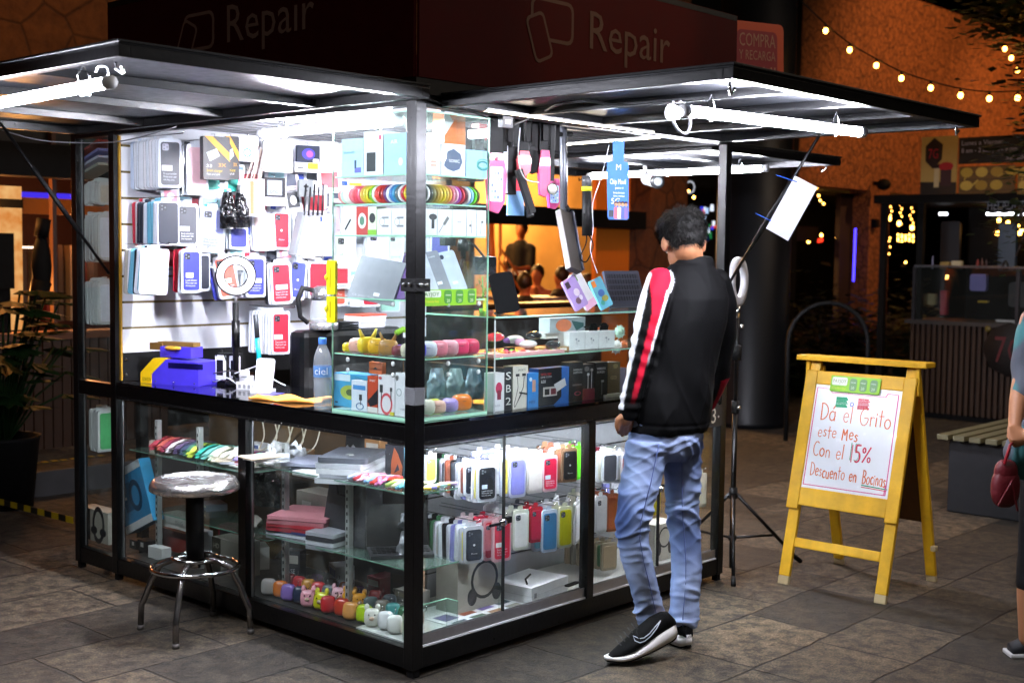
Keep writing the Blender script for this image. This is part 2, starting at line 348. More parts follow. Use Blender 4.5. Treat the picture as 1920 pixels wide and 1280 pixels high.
# awnings
UND=pm('#18191d',.33,.45,.15,.03,30,name='awning_sheet')
def awning(M,w,d,nr,lab):
    """local: hinge along x at y=0, opens toward -y"""
    mb=MB().box(0,-d,.022,w,0,.028,UND)
    for b in((0,-d,-.012,w,-d+.035,.022),(0,-.035,-.012,w,0,.022),(0,-d+.035,-.012,.035,-.035,.022),(w-.035,-d+.035,-.012,w,-.035,.022)): mb.box(*b,BLK)
    for i in range(nr):
        x=w*(i+1)/(nr+1); mb.box(x-.015,-d+.035,-.006,x+.015,-.035,.022,BLK)
    mb.box(-.004,-d-.006,.028,w+.004,0,.036,BLKM)
    for x in(.06,w-.1):
        mb.tube([(x,-d+.05,-.012),(x,-d+.05,-.03),(x+.02,-d+.06,-.045),(x+.03,-d+.05,-.025)],.005,CHROME,6)
    o=mb.build('awning_flap',K,M,.0015); o['label']=lab; return o
awning(T(.11,-.012,2.045),1.76,1.20,3,'raised right awning flap'); 
awning(T(-.012,2.25,2.058)@LROT,2.33,1.18,3,'raised left awning flap')
awning(T(2.03,.13,2.03)@RZ(PI/2),1.86,1.25,3,'raised far awning flap')
# struts
def strut(a,b,sub=None):
    mb=MB().tube([a,b],.007,BLK,8); a=Vector(a);b=Vector(b); mb.tube([a.lerp(b,.3),a.lerp(b,.72)],.011,BLKM,8); part(mb,'gas_strut')
SA=Q(1537,262,'x',1.84); SA.z=2.04; SB=Vector((1.985,-.012,1.40)); strut(SB,SA)
LA=Q(0,228,'y',2.03); LA.z=2.05; strut(Vector((-.012,2.0,1.41)),LA)
# ---------------------------------------------------------------- lamps
TUBE=em('#eef0ff',400,'tube_light'); TUBE2=em('#f2f2ff',1050,'bright_tube_light'); WARM=em('#fff0d8',30,'strip_light')
def tubelamp(a,b,lab,r=.016,m=None,clips=True):
    a=Vector(a);b=Vector(b);d=(b-a).normalized(); L=(b-a).length
    t=empty('tube_lamp',KM@T(a),lab,'lamp','white tube lamps around the stall')
    mb=MB().tube([(0,0,0),b-a],r,m or TUBE,10); mb.build('light_tube',t)
    MB().tube([-d*.03,(0,0,0)],r+.003,WHT,10).build('end_cap',t); MB().tube([b-a,b-a+d*.03],r+.003,WHT,10).build('end_cap',t)
    if clips:
        for k in(.12,.85):
            p=(b-a)*k; mb=MB(); mb.tube([p+Vector((0,0,.06)),p+Vector((.02,0,.03)),p+Vector((.026,.01,-.02)),p+Vector((-.01,0,-.026)),p+Vector((-.02,0,.03)),p+Vector((0,0,.06))],.0018,CHROME,6); mb.build('mounting_clip',t)
    return t
tubelamp((.29,-.932,1.975),(1.217,-1.038,1.975),'white tube lamp glowing under the raised right awning',.0175)
tubelamp((-1.21,-.045,1.975),(-1.14,1.1,1.975),'white tube lamp hanging under the raised left awning')
tubelamp((.133,.256,2.0),(.15,1.06,2.0),'white tube lamp above the open left counter',.017,TUBE2)
tubelamp((2.714,.272,1.975),(2.745,1.424,1.975),'white tube lamp under the far awning behind the blue hanging tag')
def strip(a,b,lab):
    a=Vector(a);b=Vector(b); mb=MB().beam(a,b,.02,.004,WARM).beam(a+Vector((0,0,.006)),b+Vector((0,0,.006)),.026,.006,ALU)
    o=mb.build('strip_lamp',None,KM); tag(o,lab,'strip lamp','thin light strips under the stall roof')
strip((.304,-.04,2.035),(1.324,-.04,2.035),'long thin light strip on the top rail above the man')
strip((1.614,.70,2.04),(1.56,.098,2.04),'shorter thin light strip behind the hanging pink pouches')
# end cap detail: white round reflector near the right tube
o=MB().lathe([(.016,0),(.024,.02),(.032,.05),(.033,.055),(.024,.03),(.012,.004)],em('#f4f4ff',3.5,'lit_cup'),20,Matrix.Scale(.8,4)@RY(PI/2),False).build('lamp_shade_cup',None,KM@T(.255,-.93,1.965)@RZ(R(170))); tag(o,'round white cup at the near end of the right awning tube','lamp cup')
def cable(name,pts,r,m,lab,grp=None,M=None):
    P=[Vector(p) for p in pts]; out=[]
    for i in range(len(P)-1):
        p0=P[max(i-1,0)];p1=P[i];p2=P[i+1];p3=P[min(i+2,len(P)-1)]
        for k in range(6):
            t=k/6; out.append(.5*((2*p1)+(p2-p0)*t+(2*p0-5*p1+4*p2-p3)*t*t+(3*p1-p0-3*p2+p3)*t**3))
    out.append(P[-1]); o=MB().tube(out,r,m,6).build(name,None,KM if M is None else M); return tag(o,lab,'cable',grp)
GREYC=pm('#7d7c80',.5); 
cable('cable',[Q(0,243,'x',-.3),Q(70,262,'x',-.2),Q(150,268,'x',-.05),Q(232,264,'x',-.03),Q(330,238,'x',-.03)],.003,GREYC,'thin grey cable sagging across the left end of the stall')
cable('cable',[Q(800,186,'y',-.03),Q(870,205,'y',-.03),Q(925,225,'y',.05)],.0035,BLKM,'black cable running down from the corner to the small grey driver')
cable('cable',[Q(960,235,'y',0),Q(1010,215,'y',-.05),Q(1050,195,'y',-.3),Q(1110,190,'y',-.4),Q(1160,200,'y',-.5),Q(1250,192,'y',-.7),Q(1275,190,'y',-.85)],.006,pm('#1a1a1c',.4),'thick black cable looping below the right awning to its tube')
cable('cable',[Q(1262,190,'y',-.85),Q(1258,215,'y',-.87),Q(1272,245,'y',-.9),Q(1288,250,'y',-.9),Q(1294,225,'y',-.92),Q(1280,195,'y',-.93)],.005,pm('#8a8a90',.3,.3),'looped flex hanging at the near end of the right tube')
cable('cable',[Q(180,135,'x',-1.2),Q(185,125,'x',-1.2),Q(200,126,'x',-1.2),Q(203,142,'x',-1.2),Q(193,152,'x',-1.2)],.0022,WHT,'white loop of wire at the end of the left awning tube')
o=MB().box(-.028,-.012,-.02,.028,.012,.02,pm('#55565c',.5)).box(-.014,-.0125,-.008,.016,-.0119,.008,WHTB).build('lamp_driver',None,KM@T(Q(948,229,'y',.0)),.002); tag(o,'small grey lamp driver box under the roof beside the glass tower','driver')
# ================================================================== GOODS
_pk={}
def packmesh(w,h,col,kind='plain',frame='#dfe5ee',t=.011):
    key=(round(w,3),round(h,3),col,kind,frame,t)
    if key in _pk: return _pk[key]
    mb=MB(); fr=pm(frame,.18,coat=.5,var=.05); c=pm(col,.35)
    mb.rrect(-w/2,-h,w/2,-.016,.012,0,t,fr); mb.rrect(-w*.16,-.018,w*.16,.0,.006,t*.5,t*.5+.0015,fr,k=2)
    x0,x1,z0,z1=-w*.40,w*.40,-h+.012,-.03
    if kind=='wide': x0,x1,z0,z1=-w*.44,w*.44,-h+.008,-.022
    mb.rrect(x0,z0,x1,z1,.011,-.003,0,c)
    W,H=x1-x0,z1-z0; M=T(x0,0,z0)
    if kind in('phone','wide','label','logo'):
        mb.rrect(W*.08,H*.80,W*.42,H*.96,.006,-.005,-.003,pm('#24262c' if col!='#1c2130' else '#aab',.3),M)
        for a,b in((.17,.92),(.17,.84),(.33,.88)): mb.prism([(W*a+.004*math.cos(k*PI/4),H*b+.004*math.sin(k*PI/4)) for k in range(8)],-.0058,-.005,pm('#7c8088',.2),M)
    if kind=='label':
        hs=int(w*9999)+int(h*7777)+ord(col[2]); dk='#e9ecf4' if sum(lin(col))<.9 else '#3b4250'
        decals(mb,W,H,[('r',.25-.1*(hs%3),.33,.85-.12*(hs%4),.46,['#f2f2f2','#e8e2c0','#f2f2f2','#c8d8f0'][hs%4]),('t',.12,.24,.05,['Silky and soft touch','Liquid silicone','Drop protection'][hs%3],.7,dk),('t',.12,.17,.05,'Phone cover case',.7,dk),('t',.12,.10,.045,'Anti drop series',.6,dk)],-.003,M)
    if kind=='logo':
        decals(mb,W,H,[('o',.5,.5,.07,.035,'#e8e8ec'),('t',.3,.2,.05,'Phone',.4,'#e8e8ec')],-.003,M)
    o=mb.build('pack'); me=o.data; bpy.data.objects.remove(o); _pk[key]=me; return me
CN={'#dfe3ea':'clear','#e9e9ee':'white','#c9d6e8':'pale blue','#f0d6da':'pale pink','#c2273c':'red','#2b2f3c':'dark navy','#6fb6cf':'sky blue','#3fb3c9':'cyan','#3a3f9e':'blue','#8d8fd0':'lavender','#a05a46':'brown','#4a4d55':'grey','#d7c84a':'yellow','#d8604a':'orange','#b8b3a6':'beige','#3f6b4a':'green','#e39aa4':'pink','#17181c':'black','#9fd0bf':'mint','#6b1f2c':'wine'}
def putpack(me,M,label,group):
    o=bpy.data.objects.new('phone_case_pack',me); COL.objects.link(o); o.matrix_basis=M; return tag(o,label,'phone case',group)
def stack(desc,bb,yf,n,cols,front,fl,kind='label',fc='R',sp=.012,yaw=-.33,back=1.95,wf=None,roll=0.,frame='#dfe5ee',peg=True,drop=.0):
    """front pack at bb on plane y=yf (or x) and n packs behind it on the same peg"""
    l,t,r,b=bb; ax='y' if fc=='R' else 'x'
    if back>1 and fc=='R': t-=13
    A=Q((l+r)/2,t,ax,yf);B=Q((l+r)/2,b,ax,yf); h=A.z-B.z
    if wf is None:
        # true width so that the yawed pack fills the surveyed span
        wid=(Q(r,(t+b)/2,'D',(KM@A).y)-Q(l,(t+b)/2,'D',(KM@A).y)).length; base=YAW+(0 if fc=='R' else -PI/2)
        wf=min(.125,max(.05,wid/max(.35,abs(math.cos(base+yaw)))))
    h=min(h,.26)
    g='phone case packs: '+desc; n=max(1,round(n*.55)); sp=sp*1.7
    if back>1 and n>4: yf-=.08; sp*=1.25
    rot=RZ(yaw) if fc=='R' else RZ(-PI/2+yaw)
    for k in range(n+1):
        p=Vector((A.x,A.y,A.z)); 
        if fc=='R': p.y+=k*sp; p.x+=random.uniform(-.003,.003)
        else: p.x+=k*sp
        p.z+=random.uniform(-.006,.002)*(k>0)-drop*k
        c=front if k==0 else cols[(k*7+k//3)%len(cols)]
        fr_=frame if k==0 or (k%3==1) else c; me=packmesh(wf,h,c,kind if k==0 else 'plain',fr_)
        M=KM@T(p)@rot@RZ(random.uniform(-.05,.05)*(k>0))@RY(roll+random.uniform(-.03,.03)*(k>0))
        putpack(me,M,fl if k==0 else f"{CN.get(c,'pale')} pack in {desc}",None if k==0 else g)
    if peg and fc=='R':
        mb=MB().tube([(A.x,back,A.z+.004),(A.x,yf-.02,A.z+.004),(A.x,yf-.028,A.z+.014)],.0022,CHROME,6); part(mb,'peg_hook')
CL=['#dfe3ea','#e9e9ee','#dfe3ea','#c9d6e8','#dfe3ea','#f0d6da','#e9e9ee']
MX=['#3fb3c9','#e9e9ee','#c2273c','#dfe3ea','#2b2f3c','#c9d6e8','#6fb6cf','#e9e9ee']
# --- slatted wall, upper row
stack('the fan of clear packs at top left of the slatted wall',(300,267,338,352),1.72,17,CL,'#1c2130','dark navy case pack at the front of the top left fan on the slatted wall','label')
stack('the pink fan left of the black boxes',(352,277,388,366),1.74,9,['#f0d6da','#e9e9ee','#4a4d55','#dfe3ea'],'#f2c4cc','pink and white case pack left of the two black and yellow boxes','plain')
stack('the second-row fan of red and cyan packs',(297,384,333,460),1.73,14,MX,'#2b2f3c','dark case pack fronting the red and cyan fan of the second row','wide')
stack('the short fan behind the black-and-blue pack',(334,388,370,461),1.73,3,['#dfe3ea','#4a4d55'],'#4a4d55','dark grey case pack with pale blue foot in the second row','label')
stack('the cyan fan in the second row',(378,395,425,474),1.73,5,['#3fb3c9','#e9e9ee','#3fb3c9'],'#9fa6dc','white and violet case pack in front of the cyan edges','label',roll=.08)
stack('the third-row fan of frosted packs',(268,472,316,552),1.70,9,['#dfe3ea','#b8b3a6','#6fb6cf','#d8604a','#17181c'],'#e2e4ea','frosted empty case bag with a yellow dot, third row','plain',roll=.06)
stack('the third-row fan behind the blue pack',(343,473,376,549),1.72,6,['#3fb3c9','#e9e9ee','#c2273c','#17181c'],'#3a3f9e','blue case pack with a yellow stripe in the third row','label')
stack('the dark pair beside the blue pack',(376,480,392,546),1.76,2,['#2b2f3c'],'#2b2f3c','dark navy case pack right of the blue one with a stripe','plain')
stack('the fan of clear packs on the lowest hook',(511,590,543,664),1.70,12,['#dfe3ea','#e9e9ee'],'#c2273c','red case pack at the front of the lowest hook, over the counter','label')
stack('the tilted packs behind the round mirror light',(398,486,434,560),1.80,3,['#3a3f9e','#d8604a'],'#d8604a','tilted orange and blue case pack behind the round mirror light','label',roll=-.2)
stack('the packs right of the round mirror light',(463,487,497,557),1.76,4,['#dfe3ea','#e9e9ee'],'#3a3f9e','blue case pack just right of the round mirror light','label')
stack('the packs under the grey stick',(507,498,543,570),1.74,4,['#17181c','#dfe3ea'],'#c2273c','red case in a white pack in the third row','label',roll=-.06)
stack('the packs right of the white pack with red case',(548,494,577,562),1.76,4,['#dfe3ea','#3fb3c9'],'#4a55a8','violet blue case in a white pack tilted in the third row','logo',roll=.1)
stack('the packs behind the yellow clips',(580,496,617,560),1.78,3,['#e9e9ee','#dfe3ea'],'#c2273c','red-topped case pack beside the upper yellow clip','plain')
stack('the pale packs in the middle of the second row',(474,408,513,470),1.74,4,['#f0d6da','#e9e9ee'],'#f3e2dd','white pack with yellow oval and pink lettering','plain',roll=-.05)
stack('the packs behind the red case of the second row',(512,402,543,468),1.76,3,['#e9e9ee'],'#c2273c','red case pack with ring mark in the second row','logo')
stack('the small packs below the black bags',(432,430,464,468),1.75,3,['#dfe3ea','#17181c'],'#3a3f9e','small blue pack with orange border below the black bags','plain')
stack('the white packs right of the grey stick',(556,412,590,484),1.76,4,['#e9e9ee','#dfe3ea'],'#e9e9ee','white pack with a small red tag right of the grey stick','plain',roll=.03)
stack('the white packs left of the glass tower',(590,408,624,480),1.78,4,['#e9e9ee','#c9d6e8'],'#ece9e2','cream white pack just left of the glass tower','plain')
# pale packs hanging flat behind the others
rnd=random.Random(12); q_=0
for row,(t_,h_) in enumerate(((262,88),(352,96),(452,92))):
    for i in range(15):
        x_=392+i*25+rnd.randint(-5,5)
        if row==0 and i<2: continue
        c=['#e9e9ee','#dfe3ea','#f0d6da','#e9e9ee','#c9d6e8','#f3efe6'][rnd.randrange(6)]; A=Q(x_,t_+rnd.randint(-4,8),'y',1.90+.004*(i%3)); B=Q(x_,t_+h_,'y',1.9)
        putpack(packmesh(.115,A.z-B.z,c,'plain','#e6eaf0'),KM@T(A)@RZ(-.2+rnd.uniform(-.1,.1))@RY(rnd.uniform(-.05,.05)),f"{CN.get(c,'cream')} pack flat against the slatted wall, {['upper','middle','lower'][row]} layer",'pale packs flat against the slatted wall')
def accpackmesh(k):  # small flat packs added to fill gaps on the slatted wall
    r=random.Random(k); mb=MB(); w=r.uniform(.07,.12); h=r.uniform(.10,.17); c=r.choice(['#e4e6ea','#d8dce2','#eceae6','#c8ccd4','#e8dcdc','#dfe8ea']); mb.rrect(-w/2,-h,w/2,-.012,.006,0,.02,pm(c,.25,coat=.4)); mb.rrect(-w*.2,-.014,w*.2,0,.004,.008,.010,pm(c,.3))
    M=T(-w/2,0,-h); inner=r.choice(['#5a6070','#b82c3c','#3a4fae','#2b2d33','#8ec3cc','#d8d8dc','#c9a24a','#e08a9a','#444a50','#f0f0f0'])
    decals(mb,w,h,[('r',.14,.16,.86,.62,inner),('r',.1,.68,.9,.84,r.choice(['#f4f4f4','#2a5aa8','#e8c83a','#d8d8e0','#c83a4a'])),('t',.14,.7,.07,r.choice(['USB','AUX CABLE','FAST','HOLDER','GLASS','CLEAR']),.6,r.choice(['#333333','#888888']))]+([('o',.5,.38,.2,.14,'#e8e8ea')] if r.random()<.5 else [('r',.2,.05,.8,.1,'#99a0aa')]),0,M); o=mb.build('bag'); me=o.data; bpy.data.objects.remove(o); return me
_bm=[accpackmesh(i) for i in range(14)]
for i in range(52):
    x_=318+(i%13)*24.5+rnd.randint(-7,7); t_=(300,345,398,440)[i//13]+rnd.randint(-9,9); A=Q(x_,t_,'y',1.78+.02*(i%4)); o=bpy.data.objects.new('accessory_pack',_bm[rnd.randrange(14)]); COL.objects.link(o); o.matrix_basis=KM@T(A)@RZ(-.35+rnd.uniform(-.35,.35))@RY(rnd.uniform(-.15,.15)); tag(o,'small accessory pack among those crowding the pegs of the slatted wall','accessory bag','small accessory packs on the slatted wall')
for i in range(10):
    A=Q(638+(i%5)*25,(330,480)[i//5]+rnd.randint(-8,8),'y',1.8); o=bpy.data.objects.new('accessory_pack',_bm[rnd.randrange(14)]); COL.objects.link(o); o.matrix_basis=KM@T(A)@RZ(-.3); tag(o,'small accessory pack seen through the glass tower','accessory bag','small accessory packs behind the glass tower')
# seen through the tower
for i,(bb,c,k,nm) in enumerate([((628,322,660,372),'#f0c0c8','plain','pink pack behind the row of coloured bands'),((664,318,690,366),'#e9c6cf','plain','rose pack behind the bands'),((690,315,730,360),'#cfc6e6','label','lilac pack behind the bands near the corner post'),
  ((628,446,668,520),'#cfe0c4','logo','pale green pack with round emblem behind the tablet'),((690,444,728,505),'#d4cdea','wide','lavender case pack seen above the grey tablet'),((728,444,757,500),'#bfe2cf','label','mint pack seen above the purple phone'),
  ((627,492,648,585),'#d8604a','logo','orange and white pack behind the lower yellow clip'),((650,540,700,575),'#c9ccd2','plain','grey pack seen below the tablet shelf'),((680,530,712,575),'#c2273c','plain','red framed pack seen below the tablet'),((712,548,752,585),'#9fd0bf','wide','mint green case card seen below the tablet shelf'),
  ((800,448,850,500),'#5a5fa6','plain','violet blue pack seen behind the leaning phones'),((640,382,690,440),'#f0d6da','plain','pale pink pack behind the small white boxes'),((700,340,757,400),'#d8e6d0','plain','pale green card deep behind the bands')]):
    stack('pair behind '+nm,bb,1.84-.02*(i%3),2,['#e9e9ee','#f0d6da'],c,nm,k,yaw=-.25)
# --- odd goods on the slatted wall
def wallitem(name,lab,cat,bb,yf,dep,col,ds,yaw=-.3,roll=0,r=.004,group=None):
    l,t,rr_,b=bb; A=Q((l+rr_)/2,t,'y',yf);B=Q((l+rr_)/2,b,'y',yf); h=A.z-B.z
    D=(KM@A).y; w=(Q(rr_,t,'D',D)-Q(l,t,'D',D)).length/max(.4,math.cos(YAW+yaw))
    mb=MB(); M=T(-w/2,0,-h); mb.rrect(0,0,w,h,r,0,dep,pm(col,.35),M); decals(mb,w,h,ds,0,M)
    mb.tube([(0,dep*.5,0),(0,dep*.5,.012),(0,dep+.03,.016)],.0015,CHROME,5)
    o=mb.build(name,None,KM@T(A)@RZ(yaw)@RY(roll)); return tag(o,lab,cat,group)
BY=[('p',[(.05,1),(.35,1),(1,.62),(1,.42)],'#e2a01c'),('p',[(.12,.62),(.5,.72),(.62,.55),(.25,.42)],'#d9f0e6'),('t',.1,.28,.07,'33',.22,'#e8e8e8'),('t',.55,.30,.08,'3X',.3,'#e2a01c'),('t',.12,.18,.06,'Smart charger',.6,'#e2c01c'),('t',.12,.1,.05,'Fast and safe',.5,'#dcdcdc')]
wallitem('charger_box','wider black and yellow charger box hanging at the top of the slatted wall','charger box',(384,256,428,337),1.62,.05,'#2a2a2c',BY)
wallitem('charger_box','narrower black and yellow charger box overlapped by its wider twin','charger box',(424,256,447,336),1.68,.05,'#2a2a2c',BY)
for i,(l,r,t,b) in enumerate(((378,402,300,356),(400,424,330,360),(424,448,322,358))): wallitem('teal_box',('teal box end left of','teal box end below','teal box end right below')[i]+' the black and yellow boxes','box',(l,t,r,b),1.78,.05,'#2fb5a2',[('r',.2,.3,.5,.6,'#177c70')],roll=(-.1,.0,.2)[i])
wallitem('tag_pack','white pack with round blue tag beside the black and yellow boxes','pack',(449,256,482,303),1.66,.012,'#eef4f4',[('g',.45,.35,.22,.07,1,'#4a8fa0'),('l',[(.4,.5),(.45,.95)],.004,'#7ab')])
wallitem('white_bag','big clear bag of white adapters at the top of the slatted wall','bag',(497,264,546,323),1.64,.03,'#eceef0',[('t',.2,.3,.06,'ADAPTER',.5,'#9a9a9a'),('r',.6,.45,.66,.7,'#7c8a9c')],r=.012)
wallitem('game_pack','dark pack with glowing blue and violet picture','pack',(559,273,598,305),1.66,.02,'#1c2434',[('o',.5,.5,.28,.32,'#3a35b8'),('o',.55,.5,.15,.2,'#9c4fd0'),('r',.7,.04,.95,.22,'#eee')])
wallitem('white_pack','white carton with yellow ends below the glowing picture pack','pack',(556,304,602,323),1.67,.03,'#ececec',[('r',.45,.3,.85,.9,'#e6d21e'),('r',.08,.3,.3,.45,'#333')])
wallitem('adapter_pack','black framed adapter pack with grey front','pack',(500,333,533,370),1.66,.03,'#1c1c20',[('r',.08,.1,.84,.86,'#8f96a4'),('t',.2,.2,.14,'OTG',.4,'#1c1c20')])
wallitem('connector_bag','clear bag with a white plug under the adapter pack','bag',(499,370,534,386),1.66,.02,'#e8eaec',[('r',.1,.2,.4,.7,'#9aa3ad')])
wallitem('button_pack','grey pack with three dark dots','pack',(562,337,586,369),1.67,.025,'#7a7f80',[('o',.4,.6,.08,.07,'#222'),('o',.6,.6,.08,.07,'#222'),('o',.5,.35,.08,.07,'#222')])
wallitem('tube_pack','clear pack of orange and grey strips','pack',(454,336,494,405),1.64,.012,'#dfe0e0',[('r',.38,.05,.55,.95,'#e0764a'),('r',.2,.05,.3,.95,'#8f9094'),('r',.7,.05,.8,.95,'#8f9094'),('r',.85,.05,.92,.95,'#9a9')])
for i in range(7): 
    o=MB().tube([Q(462+i*4.5,335,'y',1.66),Q(484+i*2,272+i*2,'y',1.68)],.0035,pm(['#c9b8a8','#5a3a34','#d8d8d8'][i%3],.4),6).build('slim_stick',None,KM); tag(o,'slim stick in the sheaf fanned above the orange and grey strips','stick','sheaf of slim sticks')
for i in range(5):
    o=MB().tube([Q(574+i*8,345+(i%2)*6,'y',1.66),Q(570+i*8.5,404,'y',1.66)],[.004,.0055],pm('#1a1a1e',.4),6).build('stylus',None,KM); tag(o,'black stylus hanging in the row left of the glass tower','stylus','row of hanging black styluses')
# crumpled black bags and others
def crumple(name,lab,cat,bb,yf,col,seed,dep=.05,rough=.25,group=None):
    l,t,r,b=bb; A=Q(l,t,'y',yf);B=Q(r,b,'y',yf); D=(KM@A).y
    w=(Q(r,t,'D',D)-Q(l,t,'D',D)).length; h=A.z-B.z; mb=MB(); nx,nz=12,14; rnd=random.Random(seed)
    vs=[]
    for s_ in(0,1):
        for j in range(nz+1):
            for i in range(nx+1):
                u,v=i/nx,j/nz; e=math.sin(PI*u)**.5*math.sin(PI*min(1,max(0,v*.96+.02)))**.4
                taper=.55+.45*(1-v)**.6 if v>.6 else 1
                n_=noise.noise(Vector((u*5+seed,v*5,s_*3)))*.035+noise.noise(Vector((u*13+seed,v*13,s_)))*.014
                vs.append(((u-.5)*w*taper,(dep*e if s_ else -dep*e*.8)*.7+n_*e,-h+v*h))
    n0=(nx+1)*(nz+1); fs=[]
    for s_ in(0,1):
        for j in range(nz):
            for i in range(nx):
                a=s_*n0+j*(nx+1)+i; q=(a,a+1,a+nx+2,a+nx+1); fs.append(q if not s_ else q[::-1])
    mb.add(vs,fs,pm(col,rough,coat=.3),True)
    C=(Q((l+r)/2,t,'y',yf)); o=mb.build(name,None,KM@T(C)@RZ(-.6)); return tag(o,lab,cat,group)
crumple('plastic_bag','crumpled glossy black plastic bag hanging in the middle of the slatted wall','bag',(412,360,442,430),1.66,'#0c0c0e',3)
crumple('plastic_bag','second black plastic bag with a triangular fold, right of the first','bag',(436,362,468,428),1.67,'#17171a',9)
o=MB().beam(Q(548,478,'y',1.68),Q(566,398,'y',1.68),.045,.02,pm('#8e9296',.35)).build('boxed_stick',None,KM); tag(o,'leaning grey stick-shaped pack between the second-row cases','pack')
# labels on the oval pack
# --- fan packs hanging in the narrow left end case, edge-on
for i,(bb,n,nm) in enumerate([((176,335,204,372),9,'upper'),((170,398,203,488),11,'middle'),((175,520,204,604),11,'lower'),((186,760,203,840),7,'bottom')]):
    for k in range(n):
        p=Q(bb[0]+(bb[2]-bb[0])*k/n+1,bb[1],'x',.09); q=Q(bb[0],bb[3],'x',.09); h=max(.12,p.z-q.z); 
        c=(['#d8d4c4','#dfe3ea','#c9c4b4'] if i<3 else ['#4fb06a','#3a66c0','#e9e9ee','#d8604a'])[k%3]
        putpack(packmesh(.10,h,c,'plain','#cfd2cf'),KM@T(p+Vector((0,0,random.uniform(-.01,.005))))@RZ(random.uniform(-.08,.12)+.0)@RY(random.uniform(-.02,.02)),f"{nm} hook of the narrow end case, pack with {CN.get(c,'beige')} case",'packs hanging in the narrow end case, '+nm+' hook')
for i,(c,t) in enumerate((('#7f9a4a',270),('#2e4a34',282),('#8c2f24',298),('#7a76a8',312),('#b8b6c8',322),('#a9a698',333))):
    o=MB().beam(Q(148+i*2,t,'x',.1),Q(202,t-40+i*3,'x',.1),.10,.012,pm(c,.4)).build('folded_bag',None,KM); tag(o,['olive','dark green','rust red','violet grey','pale lilac','beige'][i]+' folded bag leaning in the top of the narrow end case','bag','folded bags in the narrow end case')
boxitem('headphone_box','carton showing black headphones and vertical letters in the narrow end case','box','L',(150,948,203,1040),.09,.08,'#b9b4a4',[('r',0,0,.38,1,'#1d1d1e')]+[('t',.08+.12*(k%2),.84-k*.2,.13,c,'#c9c6bc') for k,c in enumerate('GRIND')]+[('g',.68,.55,.2,.05,1.7,'#141416'),('o',.53,.36,.1,.13,'#141416'),('o',.84,.34,.1,.13,'#141416')],zb=.115)
o=MB().box(0,0,0,.05,.05,.055,pm('#d8d4c8',.5)).box(.0,-.001,.01,.05,0,.055,pm('#c9b81e',.5)).build('small_carton',None,KM@T(.1,2.14,.912)@RZ(-.5)); tag(o,'small yellow and white carton on the ledge of the narrow end case','carton')
# ================================================================== lower right cabinet
RC=['#4a4d55','#b8b3a6','#8d8fd0','#a05a46','#dfe3ea','#6fb6cf','#17181c','#d7c84a','#3f6b4a','#e9e9ee']
G_='#c9ccd4'
stack('the top-left fan in the lower right cabinet',(896,862,932,940),.10,19,RC,'#1c1d22','black case pack with white lettering, front of the top-left fan in the lower cabinet','label',sp=.017,yaw=-.25,back=.46,frame=G_)
stack('the dark packs left of the lettered black one',(872,860,896,930),.16,8,['#2b2f3c','#a05a46','#4a4d55'],'#23262e','dark grey case pack left of the black one with white lettering','logo',sp=.02,yaw=-.2,back=.46,frame=G_)
stack('the fan at the far left of the lower right cabinet',(800,845,818,905),.22,6,['#d7c84a','#6fb6cf','#2b2f3c'],'#d7c84a','yellow case pack at the far left of the lower right cabinet','phone',sp=.03,yaw=-.2,back=.46,frame=G_)
stack('the grey pair beside the lilac case',(934,855,960,920),.2,4,['#8b8f96','#dfe3ea'],'#9a9ca0','grey case pack half hidden left of the lilac one','plain',sp=.03,yaw=-.15,back=.46,frame=G_)
stack('the packs behind the lilac case',(955,848,986,932),.10,8,RC,'#8f8fe0','lilac case pack in the top row of the lower cabinet','phone',sp=.03,yaw=-.2,back=.46,frame='#d3d6f0')
stack('the clear packs right of the lilac case',(988,842,1020,924),.12,8,['#dcd6d2','#e3dfda'],'#ddd8d2','beige clear case pack between the lilac and the red one','plain',sp=.03,yaw=-.2,back=.46,frame='#dfdad4')
stack('the packs behind the crimson case',(1018,846,1046,921),.10,6,['#e9e9ee','#b8b3a6'],'#e0204a','crimson case pack with white label in the top row','label',sp=.03,yaw=-.2,back=.46,frame='#f0ccd4')
stack('the packs behind the black bronze case',(1054,832,1084,903),.10,7,['#c2273c','#a05a46','#e9e9ee'],'#1c1a1c','black case pack with bronze rim in the top row','logo',sp=.02,yaw=-.2,back=.46,frame='#8a6a52')
stack('the green pair beside the mullion',(1082,828,1094,898),.2,2,['#3fae2a'],'#55c81e','bright green pack beside the mullion','plain',sp=.03,yaw=0,back=.46,frame='#55c81e')
stack('the lower-left fan in the lower right cabinet',(872,978,907,1055),.14,22,RC,'#262a34','black case pack at the front of the lower-left fan in the cabinet','logo',sp=.014,yaw=-.25,back=.46,frame=G_)
stack('the packs behind the salmon case',(907,968,934,1036),.17,5,['#f0d6da','#e9e9ee'],'#e07f88','salmon pink case with three camera rings','phone',sp=.03,yaw=-.2,back=.46,frame='#e39aa4')
stack('the packs behind the red labelled case',(924,966,958,1052),.12,4,['#c2273c'],'#e0203c','red case pack with white label beside the lock','label',sp=.03,yaw=-.2,back=.46,frame='#e3b4bc')
stack('the packs behind the white case',(962,948,992,1030),.10,5,['#e9e9ee','#b8b3a6'],'#ecebe8','white case with small dark emblem right of the lock','phone',sp=.03,yaw=-.2,back=.46,frame='#d8dccb')
stack('the packs behind the second crimson case',(994,942,1019,1016),.11,4,['#4a4d55','#e9e9ee'],'#e0204a','crimson case in the second row, right of the white one','phone',sp=.03,yaw=-.2,back=.46,frame='#c4303e')
stack('the packs behind the blue case',(1016,948,1046,1034),.09,5,['#e9e9ee','#6fb6cf'],'#3f86b8','blue case pack in the second row','phone',sp=.03,yaw=-.2,back=.46,frame='#c8d6ea')
